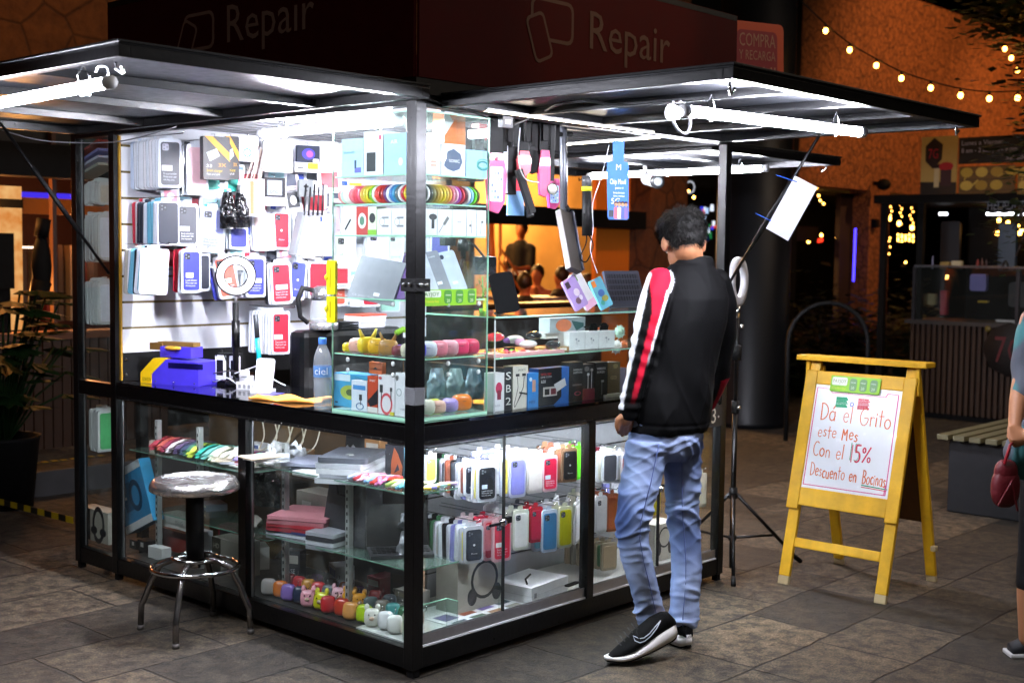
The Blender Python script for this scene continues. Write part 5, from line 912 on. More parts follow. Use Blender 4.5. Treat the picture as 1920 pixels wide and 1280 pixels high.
# black cabinet and kettle
mb=MB().box(0,0,0,.62,.12,.56,BLK); o=mb.build('black_cabinet',None,KM@T(.5,1.27,.606),.03)
o.matrix_basis=KM@T(.52,1.27,.606); tag(o,'glossy black cabinet standing behind the open counter','cabinet')
zk=1.166
mb=MB().lathe([(.062,0),(.066,.005),(.066,.03),(.062,.034)],pm('#b8b8ba',.25,.8),24).lathe([(.06,.035),(.066,.06),(.064,.10),(.058,.135)],clear('#c8ccd0',.3,.05),24,None,False).lathe([(.059,.135),(.056,.165),(.048,.19),(.03,.2)],pm('#c4c4c6',.2,.9),24)
mb.tube([(-.05,-.01,.18),(-.095,-.02,.19),(-.115,-.025,.14),(-.105,-.02,.06),(-.07,-.01,.03)],[.012,.014,.013,.011,.01],BLKM,10)
pk=Q(603,612,'z',zk); pk=Vector((.62,1.36,zk)); 
pk=Q(607,600,'x',.66); pk.z=zk
o=mb.build('kettle',None,KM@T(pk)@RZ(-.7)); tag(o,'steel and glass kettle with a black handle on the black cabinet','kettle')
for i,(t,b,nm) in enumerate(((488,552,'upper'),(555,604,'lower'))):
    M,w,h=face('L',612,628,t,b,.025); mb=MB().rrect(0,0,w,h,.008,0,.012,pm('#e6d816',.4)); mb.lathe([(.012,0),(.012,.012)],pm('#e6d816',.4),14,T(0,0,h*.5)@RX(-PI/2)); mb.box(w*.4,-.002,h*.2,w*.5,0,h*.8,pm('#b8ac10',.4))
    o=mb.build('yellow_clip',None,M); tag(o,nm+' of two yellow plastic clips on the left edge of the glass tower','clip')
# stacks seen through the tower on the black cabinet
for i in range(7):
    c=['#d8d4e0','#e4e2ea','#c8c4d4','#e2e0ea','#d4d0de','#e8e6ee','#e0543a'][i]; o=MB().box(0,0,0,.16,.12,.008,pm(c,.5)).build('booklet',None,KM@T(.87+i*.002,1.30-.002*i,1.166+i*.009)@RZ(.1*i%3*.1)); tag(o,(['lowest','second','third','fourth','fifth','sixth'][i] +' pale booklet in the pile on the black cabinet') if i<6 else 'orange-red booklet on top of the pale pile','booklet')
for i in range(3): o=MB().box(0,0,0,.1,.1,.008,BLKM).build('black_tray',None,KM@T(.75,1.28,1.166+i*.012)); tag(o,['lowest','middle','top'][i]+' black tray stacked beside the pale booklets','tray')
# ================================================================== HANGING FROM THE ROOF
PINK=pm('#e8488a',.45); 
def hang(name,lab,cat,bb,yf,build_,yaw=-.4,ax='y'):
    l,t,r,b=bb; A=Q((l+r)/2,t,ax,yf);B=Q((l+r)/2,b,ax,yf); D=(KM@A).y; w=(Q(r,t,'D',D)-Q(l,t,'D',D)).length/max(.45,math.cos(YAW+yaw)); h=A.z-B.z
    mb=MB(); build_(mb,w,h); o=mb.build(name,None,KM@T(A)@RZ(yaw)); return tag(o,lab,cat)
def pouch(col,screen,strap=True):
    def f(mb,w,h):
        if strap: mb.box(-w*.35,.004,-h*.45,w*.35,.02,0,BLKM)
        mb.prism([(-w*.3,-h*.38),(w*.3,-h*.38),(w*.5,-h*.6),(w*.42,-h*.88),(w*.1,-h),(-w*.35,-h*.97),(-w*.5,-h*.6)],-.008,.012,pm(col,.45,coat=.2))
        if screen:
            mb.rrect(-w*.32,-h*.88,w*.30,-h*.52,.006,-.0095,-.008,pm('#a9c8e8',.3))
            for i in range(4):
                for j in range(5): mb.rrect(-w*.27+i*w*.145,-h*.85+j*h*.062,-w*.27+i*w*.145+w*.09,-h*.85+j*h*.062+h*.03,.002,-.0102,-.0095,pm(['#e8eef8','#7ab0e8','#5a6ad0','#c8e0a8'][(i+j)%4],.4))
            mb.lathe([(.008,0),(.008,.001),(.005,.001)],pm('#b02a5a'),12,T(0,-.008,-h*.44)@RX(PI/2))
    return f
hang('arm_pouch','bright pink arm pouch with a phone screen window beside the tower','arm pouch',(912,218,950,400),.12,pouch('#d82e74',True))
hang('black_strap','wide black strap with a grey edge hanging right of the pink pouch','strap',(944,235,972,365),.2,lambda mb,w,h:(mb.box(-w*.4,0,-h,w*.4,.02,0,BLKM),mb.box(-w*.45,-.004,-h*.98,-w*.2,.004,-h*.3,pm('#b8bcc4',.4))))
hang('red_pouch','red pouch hanging behind the black boom','arm pouch',(962,255,988,362),.32,pouch('#d82038',False,False))
hang('arm_pouch','coral pouch with pink edging and white lead','arm pouch',(970,255,996,330),.16,pouch('#e85a6a',False))
hang('black_brush','fuzzy black cover hanging between the pouches','cover',(988,225,1014,325),.18,lambda mb,w,h:(mb.box(-w*.3,0,-h*.6,w*.3,.02,0,BLKM),mb.ball((0,.01,-h*.78),w*.5,.03,h*.24,pm('#0e0e10',.9,bump=.5),12)))
hang('arm_pouch','magenta pouch with a pale window in the middle','arm pouch',(1010,228,1034,370),.15,pouch('#c82464',False))
hang('arm_pouch','pink and blue pouch behind the dangling round badge','arm pouch',(1026,300,1052,392),.3,pouch('#c83c84',True,False))
hang('lanyard','black lanyard ending in a round metal badge','lanyard',(1032,225,1042,372),.13,lambda mb,w,h:(mb.box(-.009,0,-h*.78,.009,.003,0,BLKM),mb.lathe([(.022,0),(.024,.003),(.018,.005)],pm('#c8c8bc',.2,.7),20,T(0,0,-h*.88)@RX(PI/2))))
hang('blue_bag','pale blue card bag hanging low beside the boom','bag',(950,358,984,404),.2,lambda mb,w,h:mb.prism([(-w*.4,0),(w*.4,0),(w*.5,-h),(-w*.45,-h)],0,.01,pm('#6fa6d8',.5)))
mb=MB().beam(Q(972,318,'y',.15),Q(998,400,'y',.13),.022,.03,BLKM).beam(Q(998,398,'y',.13),Q(990,402,'y',.16),.02,.03,BLK); o=mb.build('folding_boom',None,KM,.002); tag(o,'black folding boom dangling beside the pale blue bag','boom')
mb=MB().tube([Q(1056,238,'y',.22),Q(1057,400,'y',.22)],.016,pm('#4a4c52',.3,.5),12).tube([Q(1042,252,'y',.22),Q(1072,252,'y',.22)],.01,BLKM,8)
a=Q(1056,398,'y',.22);b=Q(1076,508,'y',.1); mb.beam(a,b,.075,.03,pm('#3f3a36',.45),(0,1,0)).beam(a+Vector((.045,0,0)),b+Vector((.045,0,0)),.014,.034,pm('#5c6270',.3,.5),(0,1,0)); mb.tube([a+Vector((.0,0,.01)),a+Vector((.02,0,.02))],.02,BLKM,8)
o=mb.build('hanging_stand',None,KM,.002); tag(o,'long brown-black folding stand hanging from a grey tube','stand')
mb=MB().tube([Q(1100,330,'y',.1),Q(1100,350,'y',.1)],.02,pm('#4a4a4e',.4),12).tube([Q(1100,350,'y',.1),Q(1100,358,'y',.1)],.0215,pm('#e0d81c',.4),12).tube([Q(1100,358,'y',.1),Q(1101,442,'y',.1)],[.019,.022],BLKM,12); o=mb.build('flashlight',None,KM); tag(o,'black torch with a yellow collar hanging by its cord','torch')
cable('cable',[Q(1104,440,'y',.1),Q(1112,460,'y',.1),Q(1100,490,'y',.1),Q(1088,482,'y',.1),Q(1100,450,'y',.12),Q(1094,400,'y',.1)],.003,BLKM,'black looped cord dangling under the torch')
cable('cable',[Q(1142,272,'y',.1),Q(1128,330,'y',.1),Q(1112,380,'y',.1),Q(1112,430,'y',.1),Q(1107,470,'y',.1),Q(1120,512,'y',.08)],.002,WHT,'thin white lead hanging down to the white phone case')
cable('cable',[Q(975,240,'y',.12),Q(972,300,'y',.12),Q(985,335,'y',.12),Q(1010,342,'y',.12)],.0025,WHT,'white cable looped among the pink pouches')
for i in range(12):
    p=Q(925+i*11,222,'y',.14+.02*(i%3)); o=MB().box(-.012,0,-.09-.02*(i%3),.012,.012,0,BLKM).tube([(0,0,0),(0,0,.03)],.0015,CHROME,5).build('strap_end',None,KM@T(p)@RZ(-.4+.1*(i%4))); tag(o,'black strap end hanging in the dark row under the rail beside the tower','strap','black straps hanging under the rail')
def tagf(mb,w,h):
    c=pm('#3f76cc',.5,spec=.2); mb.prism([(-w*.22,-h*.26),(-w*.25,0),(w*.25,0),(w*.24,-h*.26),(w*.46,-h*.27),(w*.5,-h*.98),(w*.42,-h),(-w*.36,-h),(-w*.42,-h*.97),(-w*.5,-h*.27)][::-1],0,.004,c)
    t=pm('#e6ecf8',.5); mb.text('M',-.012,-h*.37,.024,t,-.001); mb.text('Chip Movil',-w*.36,-h*.55,.022,t,-.001,width=w*.7); mb.text('para ti',-w*.12,-h*.61,.01,t,-.001)
    for k in range(2): mb.text(['Redes Ilimitadas','Llama y mensajes'][k],-w*.2,-h*(.67+.04*k),.008,t,-.001,width=w*.5)
    mb.text('5G',-w*.3,-h*.80,.024,t,-.001)
    for k in range(4):
        x=-w*.08+k*w*.15; mb.rrect(x-.008,-h*.99,x+.009,-h*.84,.006,-.0012,0,pm(['#c85a6a','#e8c0a8','#4a5aa0','#7a5a9a'][k],.5)); mb.lathe([(.0075,0),(.0075,.001)],pm('#c89a7a',.5),10,T(x,-.001,-h*.81)@RX(PI/2)); mb.lathe([(.008,0),(.008,.0006)],pm('#3a2420',.5),10,T(x,-.0005,-h*.79)@RX(PI/2))
    mb.rrect(-w*.38,-h*.97,-w*.18,-h*.88,.004,-.0012,0,pm('#1c2430',.5))
hang('hanging_tag','blue hanging advert tag with white lettering and small figures','hanging tag',(1138,264,1182,412),.05,tagf,-.55)
# security camera
mb=MB().tube([(0,0,0),(.0,.13,.02)],.032,WHT,20).tube([(0,-.012,-.002),(0,.004,0)],.034,pm('#3a3c40',.3),20).lathe([(.022,0),(.02,.008),(.008,.004)],pm('#c8ccd0',.15),16,T(0,-.012,-.002)@RX(PI/2)).box(-.036,-.02,.024,.036,.12,.032,WHT).tube([(0,.12,.03),(0,.16,.08)],.01,WHT,8)
o=mb.build('security_camera',None,KM@T(Q(1232,340,'x',1.92))@RZ(-.55+0)); tag(o,'white bullet security camera under the far end of the roof','camera')
# paper on the strut
SD=(SA-SB).normalized(); pc=SB.lerp(SA,.60); n_=Vector((0.1,-1,0)).normalized()
a=Q(1490,330,'x',1.87);b=Q(1532,352,'x',1.87);c=Q(1477,452,'x',1.93);d=Q(1436,428,'x',1.93)
off=Vector((-.015,-.01,0)); mb=MB(); mb.add([a+off,b+off,c+off,d+off,a+off*1.25,b+off*1.25,c+off*1.25,d+off*1.25],[(0,1,2,3),(7,6,5,4),(0,4,5,1),(1,5,6,2),(2,6,7,3),(3,7,4,0)],pm('#dadce6',.6))
for q,e in((a.lerp(b,.2).lerp(d,.08),Q(1455,328,'x',1.85)),(a.lerp(b,.2).lerp(d,.85),Q(1417,400,'x',1.9))): mb.tube([q+off*1.6,e],.0025,pm('#2a5ac8',.4),6)
o=mb.build('paper_notice',None,KM); tag(o,'blank white sheet fastened to the right strut by blue cable ties','paper')
# ring light tripod outside on the right
rc=Q(1384,528,'D',6.22); rl=empty('ring_light_stand',KM@T(rc.x,rc.y,0),'tall black tripod with a white ring light beside the kiosk right post','tripod')
zc=rc.z; RR=.117; MR=T(0,0,zc)@RZ(-YAW+.0)@RZ(R(62))@RX(PI/2)
mb=MB().lathe([(RR,-.014),(RR+.003,0),(RR,.014),(RR-.038,.014),(RR-.042,0),(RR-.038,-.014),(RR,-.014)],pm('#c6c6ca',.3),44,MR,False); mb.build('ring',rl)
hub=.36
mb=MB().tube([(0,0,.05),(0,0,hub+.45)],.0135,BLK,12).tube([(0,0,hub+.4),(0,0,zc-RR-.02)],.010,BLK,12).tube([(0,0,hub+.40),(0,0,hub+.46)],.019,BLKM,12).tube([(0,0,zc-RR-.06),(0,0,zc-RR-.0)],.014,CHROME,10).ball((.01,-.02,zc-RR-.10),.012,.012,.012,CHROME,8).ball((0,-.02,hub+.43),.014,.01,.01,CHROME,8).tube([(0,0,1.02),(.0,0,1.09)],.024,BLKM,10); mb.build('pole',rl)
# legs: surveyed feet
MB().tube([(0,0,hub-.02),(0,0,hub+.035)],.021,BLKM,12).build('collar',rl); MB().tube([(0,0,.135),(0,0,.16)],.02,BLKM,12).build('collar',rl)
for an,L_ in((-.54,.37),(-2.55,.37),(1.55,.37)):
    d=Vector((math.cos(an),math.sin(an),0)); mb=MB().tube([d*.02+Vector((0,0,hub)),d*L_+Vector((0,0,.012))],.009,BLK,8).tube([d*L_*.93+Vector((0,0,.035)),d*(L_+.012)+Vector((0,0,.006))],.012,BLKM,8).tube([d*.018+Vector((0,0,.147)),d*L_*.60+Vector((0,0,hub*.41))],.007,BLK,6); mb.build('leg',rl)
MBp=MB().tube([(0,0,.0),(0,0,.1)],.012,BLK,8); MBp.build('foot',rl)
# ================================================================== STOOL
st=empty('bar_stool',KM@T(-.20,1.052,0),'chrome bar stool with round steel seat on the paving by the left counter','stool')
SH=.622
mb=MB().lathe([(.0,SH-.012),(.10,SH-.01),(.145,SH-.006),(.155,SH-.002),(.165,SH-.008),(.175,SH-.025),(.176,SH-.045),(.165,SH-.052),(.0,SH-.05)],pm('#efeae6',.24,.95,.1,.04,12,name='brushed_seat'),40,None,False); mb.build('seat',st)
mb=MB().tube([(0,0,SH-.05),(0,0,.30)],.036,BLKM,16).tube([(0,0,SH-.06),(0,0,SH-.045)],.046,BLKM,16).tube([(0,0,.30),(0,0,.26)],.022,CHROME,12); mb.build('pillar',st)
def circ(r,z,n=36): return [(r*math.cos(2*PI*i/n),r*math.sin(2*PI*i/n),z) for i in range(n+1)]
mb=MB().tube(circ(.17,.265),.0095,CHROME,8); mb.build('foot_ring',st)
for an in(.75,2.32,3.89,5.46):
    an+=-.10; d=Vector((math.cos(an),math.sin(an),0)); mb=MB().tube([d*.02+Vector((0,0,.285)),d*.09+Vector((0,0,.29)),d*.145+Vector((0,0,.265)),d*.18+Vector((0,0,.20)),d*.212+Vector((0,0,.12)),d*.222+Vector((0,0,.10)),d*.226+Vector((0,0,.012))],[.013,.013,.013,.0125,.0125,.0125,.0125],pm('#8f8b88',.2,.95,.1),10).tube([d*.226+Vector((0,0,0)),d*.226+Vector((0,0,.02))],.0145,pm('#55504c',.6),10); mb.build('leg',st)
mb=MB().tube([(.09*math.cos(a),.09*math.sin(a),.30) for a in [i*PI/12 for i in range(25)]],.007,CHROME,8); mb.build('brace',st)
# ================================================================== A-FRAME SIGN
YW=pm('#eeb41a',.5,0,.22,.35,14,name='yellow_painted_wood'); RAWW=pm('#b8a47c',.7,name='worn_wood')
sg=empty('sandwich_board',KM@T(2.135,-.22,0),'yellow wooden A-frame sign with a handwritten whiteboard','a-frame sign')
# local frame: x to viewer's right (along -y of the stall), tilted back by lean
WF=.53; LN=math.atan2(.26,1.03)
FM=RZ(-PI/2)@RX(-LN)
HL=1.03/math.cos(LN)
def sgp(mb,n,M=FM,bev=.004,lab=None):
    o=mb.build(n,sg,M,bev); 
    if lab:o['label']=lab
mb=MB().box(-.005,0,0,.05,.022,.04,RAWW).box(-.005,0,.04,.05,.022,HL,YW); sgp(mb,'leg')
mb=MB().box(WF-.05,0,0,WF+.005,.022,.04,RAWW).box(WF-.05,0,.04,WF+.005,.022,HL,YW); sgp(mb,'leg')
for z0,z1,n in((.18,.225,'lower_rail'),): sgp(MB().box(.05,.002,z0,WF-.05,.02,z1,YW),n)
FB,FT=.355,.995
mb=MB().box(-.012,-.016,FB,.048,.0-.0015,FT+.02,YW).box(WF-.048,-.016,FB-.0,WF+.012,-.0015,FT+.02,YW).box(.048,-.014,FB+.02,WF-.048,-.0015,FB+.105,YW).box(.048,-.014,FT-.045,WF-.048,-.0015,FT+.02,YW); sgp(mb,'board_frame')
wb0,wb1,wz0,wz1=.048,WF-.048,FB+.105,FT-.045
mb=MB().box(wb0,-.008,wz0,wb1,-.0015,wz1,pm('#f0f1f6',.22,0,.03,coat=.5,name='whiteboard')); sgp(mb,'whiteboard',bev=0)
mb=MB().box(-.06,-.05,HL-.0,WF+.06,.05,HL+.024,YW); o=mb.build('top_bar',sg,T(0,0,0)@RZ(-PI/2)@T(0,.268,-.03)@RX(0),.004)
# rear frame
BM_=RZ(-PI/2)@T(0,.535,0)@RX(LN)
for x in(.0,WF-.05): mb=MB().box(x,0,.03,x+.05,.022,HL-.03,YW).box(x,0,0,x+.05,.022,.03,RAWW); sgp(mb,'rear_leg',BM_)
sgp(MB().box(.05,.002,.30,WF-.05,.018,.98,pm('#5a3a12',.7,0,.2)),'rear_board',BM_)
for x in(-.02,WF+.0): sgp(MB().box(x,-.0,HL-.16,x+.02,.02,HL-.03,YW),'hinge_block',RZ(-PI/2)@T(0,.24,0))
sgp(MB().box(.60,.30,.2,.625,.33,.225,RAWW),'prop',RZ(-PI/2))
# green clip card
GW=.25
mb=MB().rrect(0,0,GW,.075,.004,0,.003,pm('#8fd01e',.45)).rrect(.008,.03,.085,.068,.008,-.001,0,pm('#e4ecd8')).text('PAYJOY',.012,.042,.016,pm('#8a9a4a'),-.002,width=.068).text('Credito hoy',.012,.012,.01,pm('#e8e03a'),-.002,width=.07)
for u in(.098,.148,.2): mb.rrect(u,.008,u+.036,.066,.012,-.001,0,pm('#6a9a5a')); mb.text('20',u+.008,.016,.013,pm('#cfe4c0'),-.002); mb.text('meses',u+.005,.045,.007,pm('#e4f0dc'),-.002)
sgp(mb,'promo_card',FM@T(.125,-.019,wz1-.028),0,'green promotional card clipped at the top')
# handwriting
def arc(cx,cy,rx,ry,a0,a1,n=10): return [(cx+rx*math.cos(R(a0+(a1-a0)*i/n)),cy+ry*math.sin(R(a0+(a1-a0)*i/n))) for i in range(n+1)]
HWG={'D':([[(.05,1),(.1,0)],[(.0,.98)]+arc(.1,.5,.62,.5,80,-90)],.8),'a':([arc(.3,.28,.27,.28,60,400),[(.55,.55),(.56,0)]],.68),'á':([arc(.3,.28,.27,.28,60,400),[(.55,.55),(.56,0)],[(.32,.72),(.48,.92)]],.68),
'e':([[(.06,.3),(.5,.34)]+arc(.3,.3,.24,.28,20,320)],.6),'l':([[(.12,1),(.1,0)]],.28),'G':([arc(.4,.5,.4,.5,60,340)+[(.74,.45),(.4,.45)]],.85),'r':([[(.08,.52),(.1,0)],[(.1,.3)]+arc(.3,.32,.2,.2,150,50)],.45),
'i':([[(.1,.5),(.1,0)],[(.1,.68),(.11,.74)]],.25),'t':([[(.2,.95),(.2,.0)],[(0,.6),(.45,.62)]],.48),'o':([arc(.3,.28,.27,.28,90,450)],.66),'s':([[(.42,.48),(.2,.54),(.08,.42),(.25,.3),(.4,.18),(.28,.02),(.04,.06)]],.5),
'M':([[(.04,0),(.1,.85),(.35,.4),(.6,.85),(.66,0)]],.8),'C':([arc(.4,.5,.38,.5,55,310)],.72),'n':([[(.06,.5),(.08,0)],[(.08,.3)]+arc(.28,.3,.2,.22,150,0)+[(.5,0)]],.6),'u':([[(.06,.5)]+arc(.27,.2,.2,.2,180,360)+[(.48,.5),(.5,0)]],.6),
'c':([arc(.3,.27,.24,.27,50,310)],.52),'B':([[(.06,1),(.08,0)],[(.02,.98)]+arc(.15,.75,.4,.24,80,-80)+arc(.15,.25,.48,.26,80,-95)],.72),'1':([[(.1,1),(.12,0)]],.3),'5':([[(.5,1),(.12,.98),(.1,.58)]+arc(.25,.3,.28,.3,80,-120)],.65),'%':([arc(.16,.75,.13,.14,0,360),[(.75,.95),(.1,.05)],arc(.68,.22,.13,.14,0,360)],.9),' ':([],.55)}
inkM=MB(); sk_=1
def stroke(pts,w,m,y=-.0088):
    global sk_; sk_=(sk_*7+3)%11; w=w*(.75+.06*sk_)
    P=[Vector((a,0,b)) for a,b in pts]
    for p,q in zip(P[:-1],P[1:]):
        d=q-p
        if d.length<1e-5: continue
        n_=Vector((-d.z,0,d.x)).normalized()*w/2; e=d.normalized()*w*.3
        inkM.prism([(v.x,v.z) for v in(p-e+n_,p-e-n_,q+e-n_,q+e+n_)],y,-.008,m)
def hand(txt,x,z,h,m,w=.0042,sx=1.,slope=0.):
    rnd=random.Random(len(txt)); x0=x
    for ch in txt:
        st_,ad=HWG[ch]; dz=rnd.uniform(-.004,.004)+slope*(x-x0)
        for s_ in st_: stroke([(x+a*h*sx,z+b*h+dz) for a,b in s_],w,m)
        x+=ad*h*sx+.006*sx
    return x
OR_=pm('#e0703a',.5); RD=pm('#d82a50',.5); GR=pm('#1a9a6a',.5); BD=wb0
hh=wz1-wz0; Zb=lambda f:wz0+hh*f
hand('Dá el Grito',wb0+.045,Zb(.665),.078,OR_,sx=.66,slope=-.03); hand('este Mes',wb0+.045,Zb(.50),.058,OR_,sx=.66,slope=-.02)
hand('Con el',wb0+.035,Zb(.31),.066,OR_,sx=.62); x_=hand('15%',wb0+.225,Zb(.30),.078,RD,.0055,sx=.66); hand('15',wb0+.219,Zb(.305),.078,GR,.003,sx=.66)
hand('Descuento en',wb0+.035,Zb(.125),.060,OR_,sx=.48,slope=-.03); hand('Bocinas',wb0+.30,Zb(.115),.060,OR_,sx=.42,slope=-.03)
stroke([(wb0+.30,Zb(.095)),(wb1-.01,Zb(.085))],.004,GR); stroke([(wb0+.30,Zb(.078)),(wb1-.012,Zb(.07))],.004,RD)
PKI=pm('#d8508a',.5)
for p,q in(((.02,.03),(.02,.97)),((.02,.97),(.18,.965)),((.18,.965),(.2,.93)),((.2,.93),(.82,.93)),((.82,.93),(.84,.965)),((.84,.965),(.96,.96)),((.96,.96),(.965,.03)),((.965,.03),(.02,.03)),((.955,.12),(.95,.03))):
    stroke([(wb0+(wb1-wb0)*p[0],Zb(p[1])),(wb0+(wb1-wb0)*q[0],Zb(q[1]))],.0035,PKI)
for x,c in((.115,'#28a878'),(.225,'#d83048')):
    for k in range(9): stroke([(wb0+x,Zb(.80)+k*.0055),(wb0+x+.058-(k%3)*.004,Zb(.80)+k*.0055+.002)],.0052 if c!='#d83048' else .0042,pm(c,.5))
stroke([(a,b) for a,b in arc(wb0+.195,Zb(.835),.008,.009,0,360)],.003,pm('#3a5ac8'))
sgp(inkM,'handwriting',bev=0)
# ================================================================== GROUND
def groundmat():
    m,nt,out=newmat('slate_paving'); N=nt.nodes;L=nt.links
    tc=N.new('ShaderNodeTexCoord'); nz=N.new('ShaderNodeTexNoise'); nz.inputs['Scale'].default_value=2.3; nz.inputs['Detail'].default_value=4
    L.new(tc.outputs['Object'],nz.inputs['Vector'])
    sub=N.new('ShaderNodeVectorMath'); sub.operation='SUBTRACT'; sub.inputs[1].default_value=(.5,.5,.5); L.new(nz.outputs['Color'],sub.inputs[0])
    sc=N.new('ShaderNodeVectorMath'); sc.operation='SCALE'; sc.inputs['Scale'].default_value=.06; L.new(sub.outputs[0],sc.inputs[0])
    ad=N.new('ShaderNodeVectorMath'); L.new(tc.outputs['Object'],ad.inputs[0]); L.new(sc.outputs[0],ad.inputs[1])
    br=N.new('ShaderNodeTexBrick'); br.inputs['Scale'].default_value=1; br.inputs['Brick Width'].default_value=.60; br.inputs['Row Height'].default_value=.40; br.inputs['Mortar Size'].default_value=.007; br.inputs['Mortar Smooth'].default_value=.5; br.offset=.37; br.squash=.8; br.squash_frequency=3
    br.inputs['Color1'].default_value=(.033,.030,.0265,1); br.inputs['Color2'].default_value=(.112,.097,.079,1); br.inputs['Mortar'].default_value=(.022,.02,.019,1); br.inputs['Bias'].default_value=-.1
    L.new(ad.outputs[0],br.inputs['Vector'])
    n2=N.new('ShaderNodeTexNoise'); n2.inputs['Scale'].default_value=14; n2.inputs['Detail'].default_value=12; n2.inputs['Roughness'].default_value=.78; L.new(tc.outputs['Object'],n2.inputs['Vector'])
    n3=N.new('ShaderNodeTexNoise'); n3.inputs['Scale'].default_value=.9; n3.inputs['Detail'].default_value=3; L.new(tc.outputs['Object'],n3.inputs['Vector'])
    cr_=N.new('ShaderNodeValToRGB'); cr_.color_ramp.elements[0].position=.41; cr_.color_ramp.elements[0].color=(.30,.29,.27,1); cr_.color_ramp.elements[1].position=.61; cr_.color_ramp.elements[1].color=(2.0,1.92,1.72,1); L.new(n2.outputs['Fac'],cr_.inputs[0])
    mx=N.new('ShaderNodeMix'); mx.data_type='RGBA'; mx.blend_type='MULTIPLY'; mx.inputs['Factor'].default_value=1; L.new(br.outputs['Color'],mx.inputs['A']); L.new(cr_.outputs[0],mx.inputs['B'])
    c3=N.new('ShaderNodeValToRGB'); c3.color_ramp.elements[0].position=.35; c3.color_ramp.elements[0].color=(.75,.72,.7,1); c3.color_ramp.elements[1].position=.65; c3.color_ramp.elements[1].color=(1.25,1.12,1.0,1); L.new(n3.outputs['Fac'],c3.inputs[0])
    m2=N.new('ShaderNodeMix'); m2.data_type='RGBA'; m2.blend_type='MULTIPLY'; m2.inputs['Factor'].default_value=1; L.new(mx.outputs['Result'],m2.inputs['A']); L.new(c3.outputs[0],m2.inputs['B'])
    vo=N.new('ShaderNodeTexVoronoi'); vo.inputs['Scale'].default_value=5.5; L.new(tc.outputs['Object'],vo.inputs['Vector']); vr=N.new('ShaderNodeValToRGB'); e_=vr.color_ramp.elements; e_[0].position=.045; e_[0].color=(.35,.35,.34,1); e_[1].position=.075; e_[1].color=(1,1,1,1); L.new(vo.outputs['Distance'],vr.inputs[0])
    n5=N.new('ShaderNodeTexNoise'); n5.inputs['Scale'].default_value=140; n5.inputs['Detail'].default_value=3; L.new(tc.outputs['Object'],n5.inputs['Vector']); r5=N.new('ShaderNodeValToRGB'); e_=r5.color_ramp.elements; e_[0].position=.4; e_[0].color=(.7,.7,.7,1); e_[1].position=.68; e_[1].color=(1.7,1.65,1.5,1); L.new(n5.outputs['Fac'],r5.inputs[0])
    m3=N.new('ShaderNodeMix'); m3.data_type='RGBA'; m3.blend_type='MULTIPLY'; m3.inputs['Factor'].default_value=1; L.new(m2.outputs['Result'],m3.inputs['A']); L.new(vr.outputs[0],m3.inputs['B'])
    m4=N.new('ShaderNodeMix'); m4.data_type='RGBA'; m4.blend_type='MULTIPLY'; m4.inputs['Factor'].default_value=1; L.new(m3.outputs['Result'],m4.inputs['A']); L.new(r5.outputs[0],m4.inputs['B'])
    b=N.new('ShaderNodeBsdfPrincipled'); L.new(m4.outputs['Result'],b.inputs['Base Color'])
    mr=N.new('ShaderNodeMapRange'); mr.inputs['To Min'].default_value=.42; mr.inputs['To Max'].default_value=.8; L.new(n2.outputs['Fac'],mr.inputs['Value']); L.new(mr.outputs['Result'],b.inputs['Roughness'])
    h1=N.new('ShaderNodeMath'); h1.operation='MULTIPLY_ADD'; h1.inputs[1].default_value=-1.2; L.new(br.outputs['Fac'],h1.inputs[0]); L.new(n2.outputs['Fac'],h1.inputs[2])
    bp=N.new('ShaderNodeBump'); bp.inputs['Strength'].default_value=1; bp.inputs['Distance'].default_value=.03; L.new(h1.outputs[0],bp.inputs['Height']); L.new(bp.outputs[0],b.inputs['Normal']); L.new(b.outputs[0],out.inputs[0]); return m
GMAT=groundmat()
o=MB().quad((-60,-60,0),(90,-60,0),(90,90,0),(-60,90,0),GMAT).build('ground',None,KM); struct(o); o['label']='dark slate paving of the plaza'
o=MB().box(-8,4.15,-.02,60,40,.15,GMAT).box(-8,4.11,-.02,60,4.148,.153,pm('#4a4a4c',.7,0,.2,.2,8)).build('raised_pavement',None,KM); struct(o)
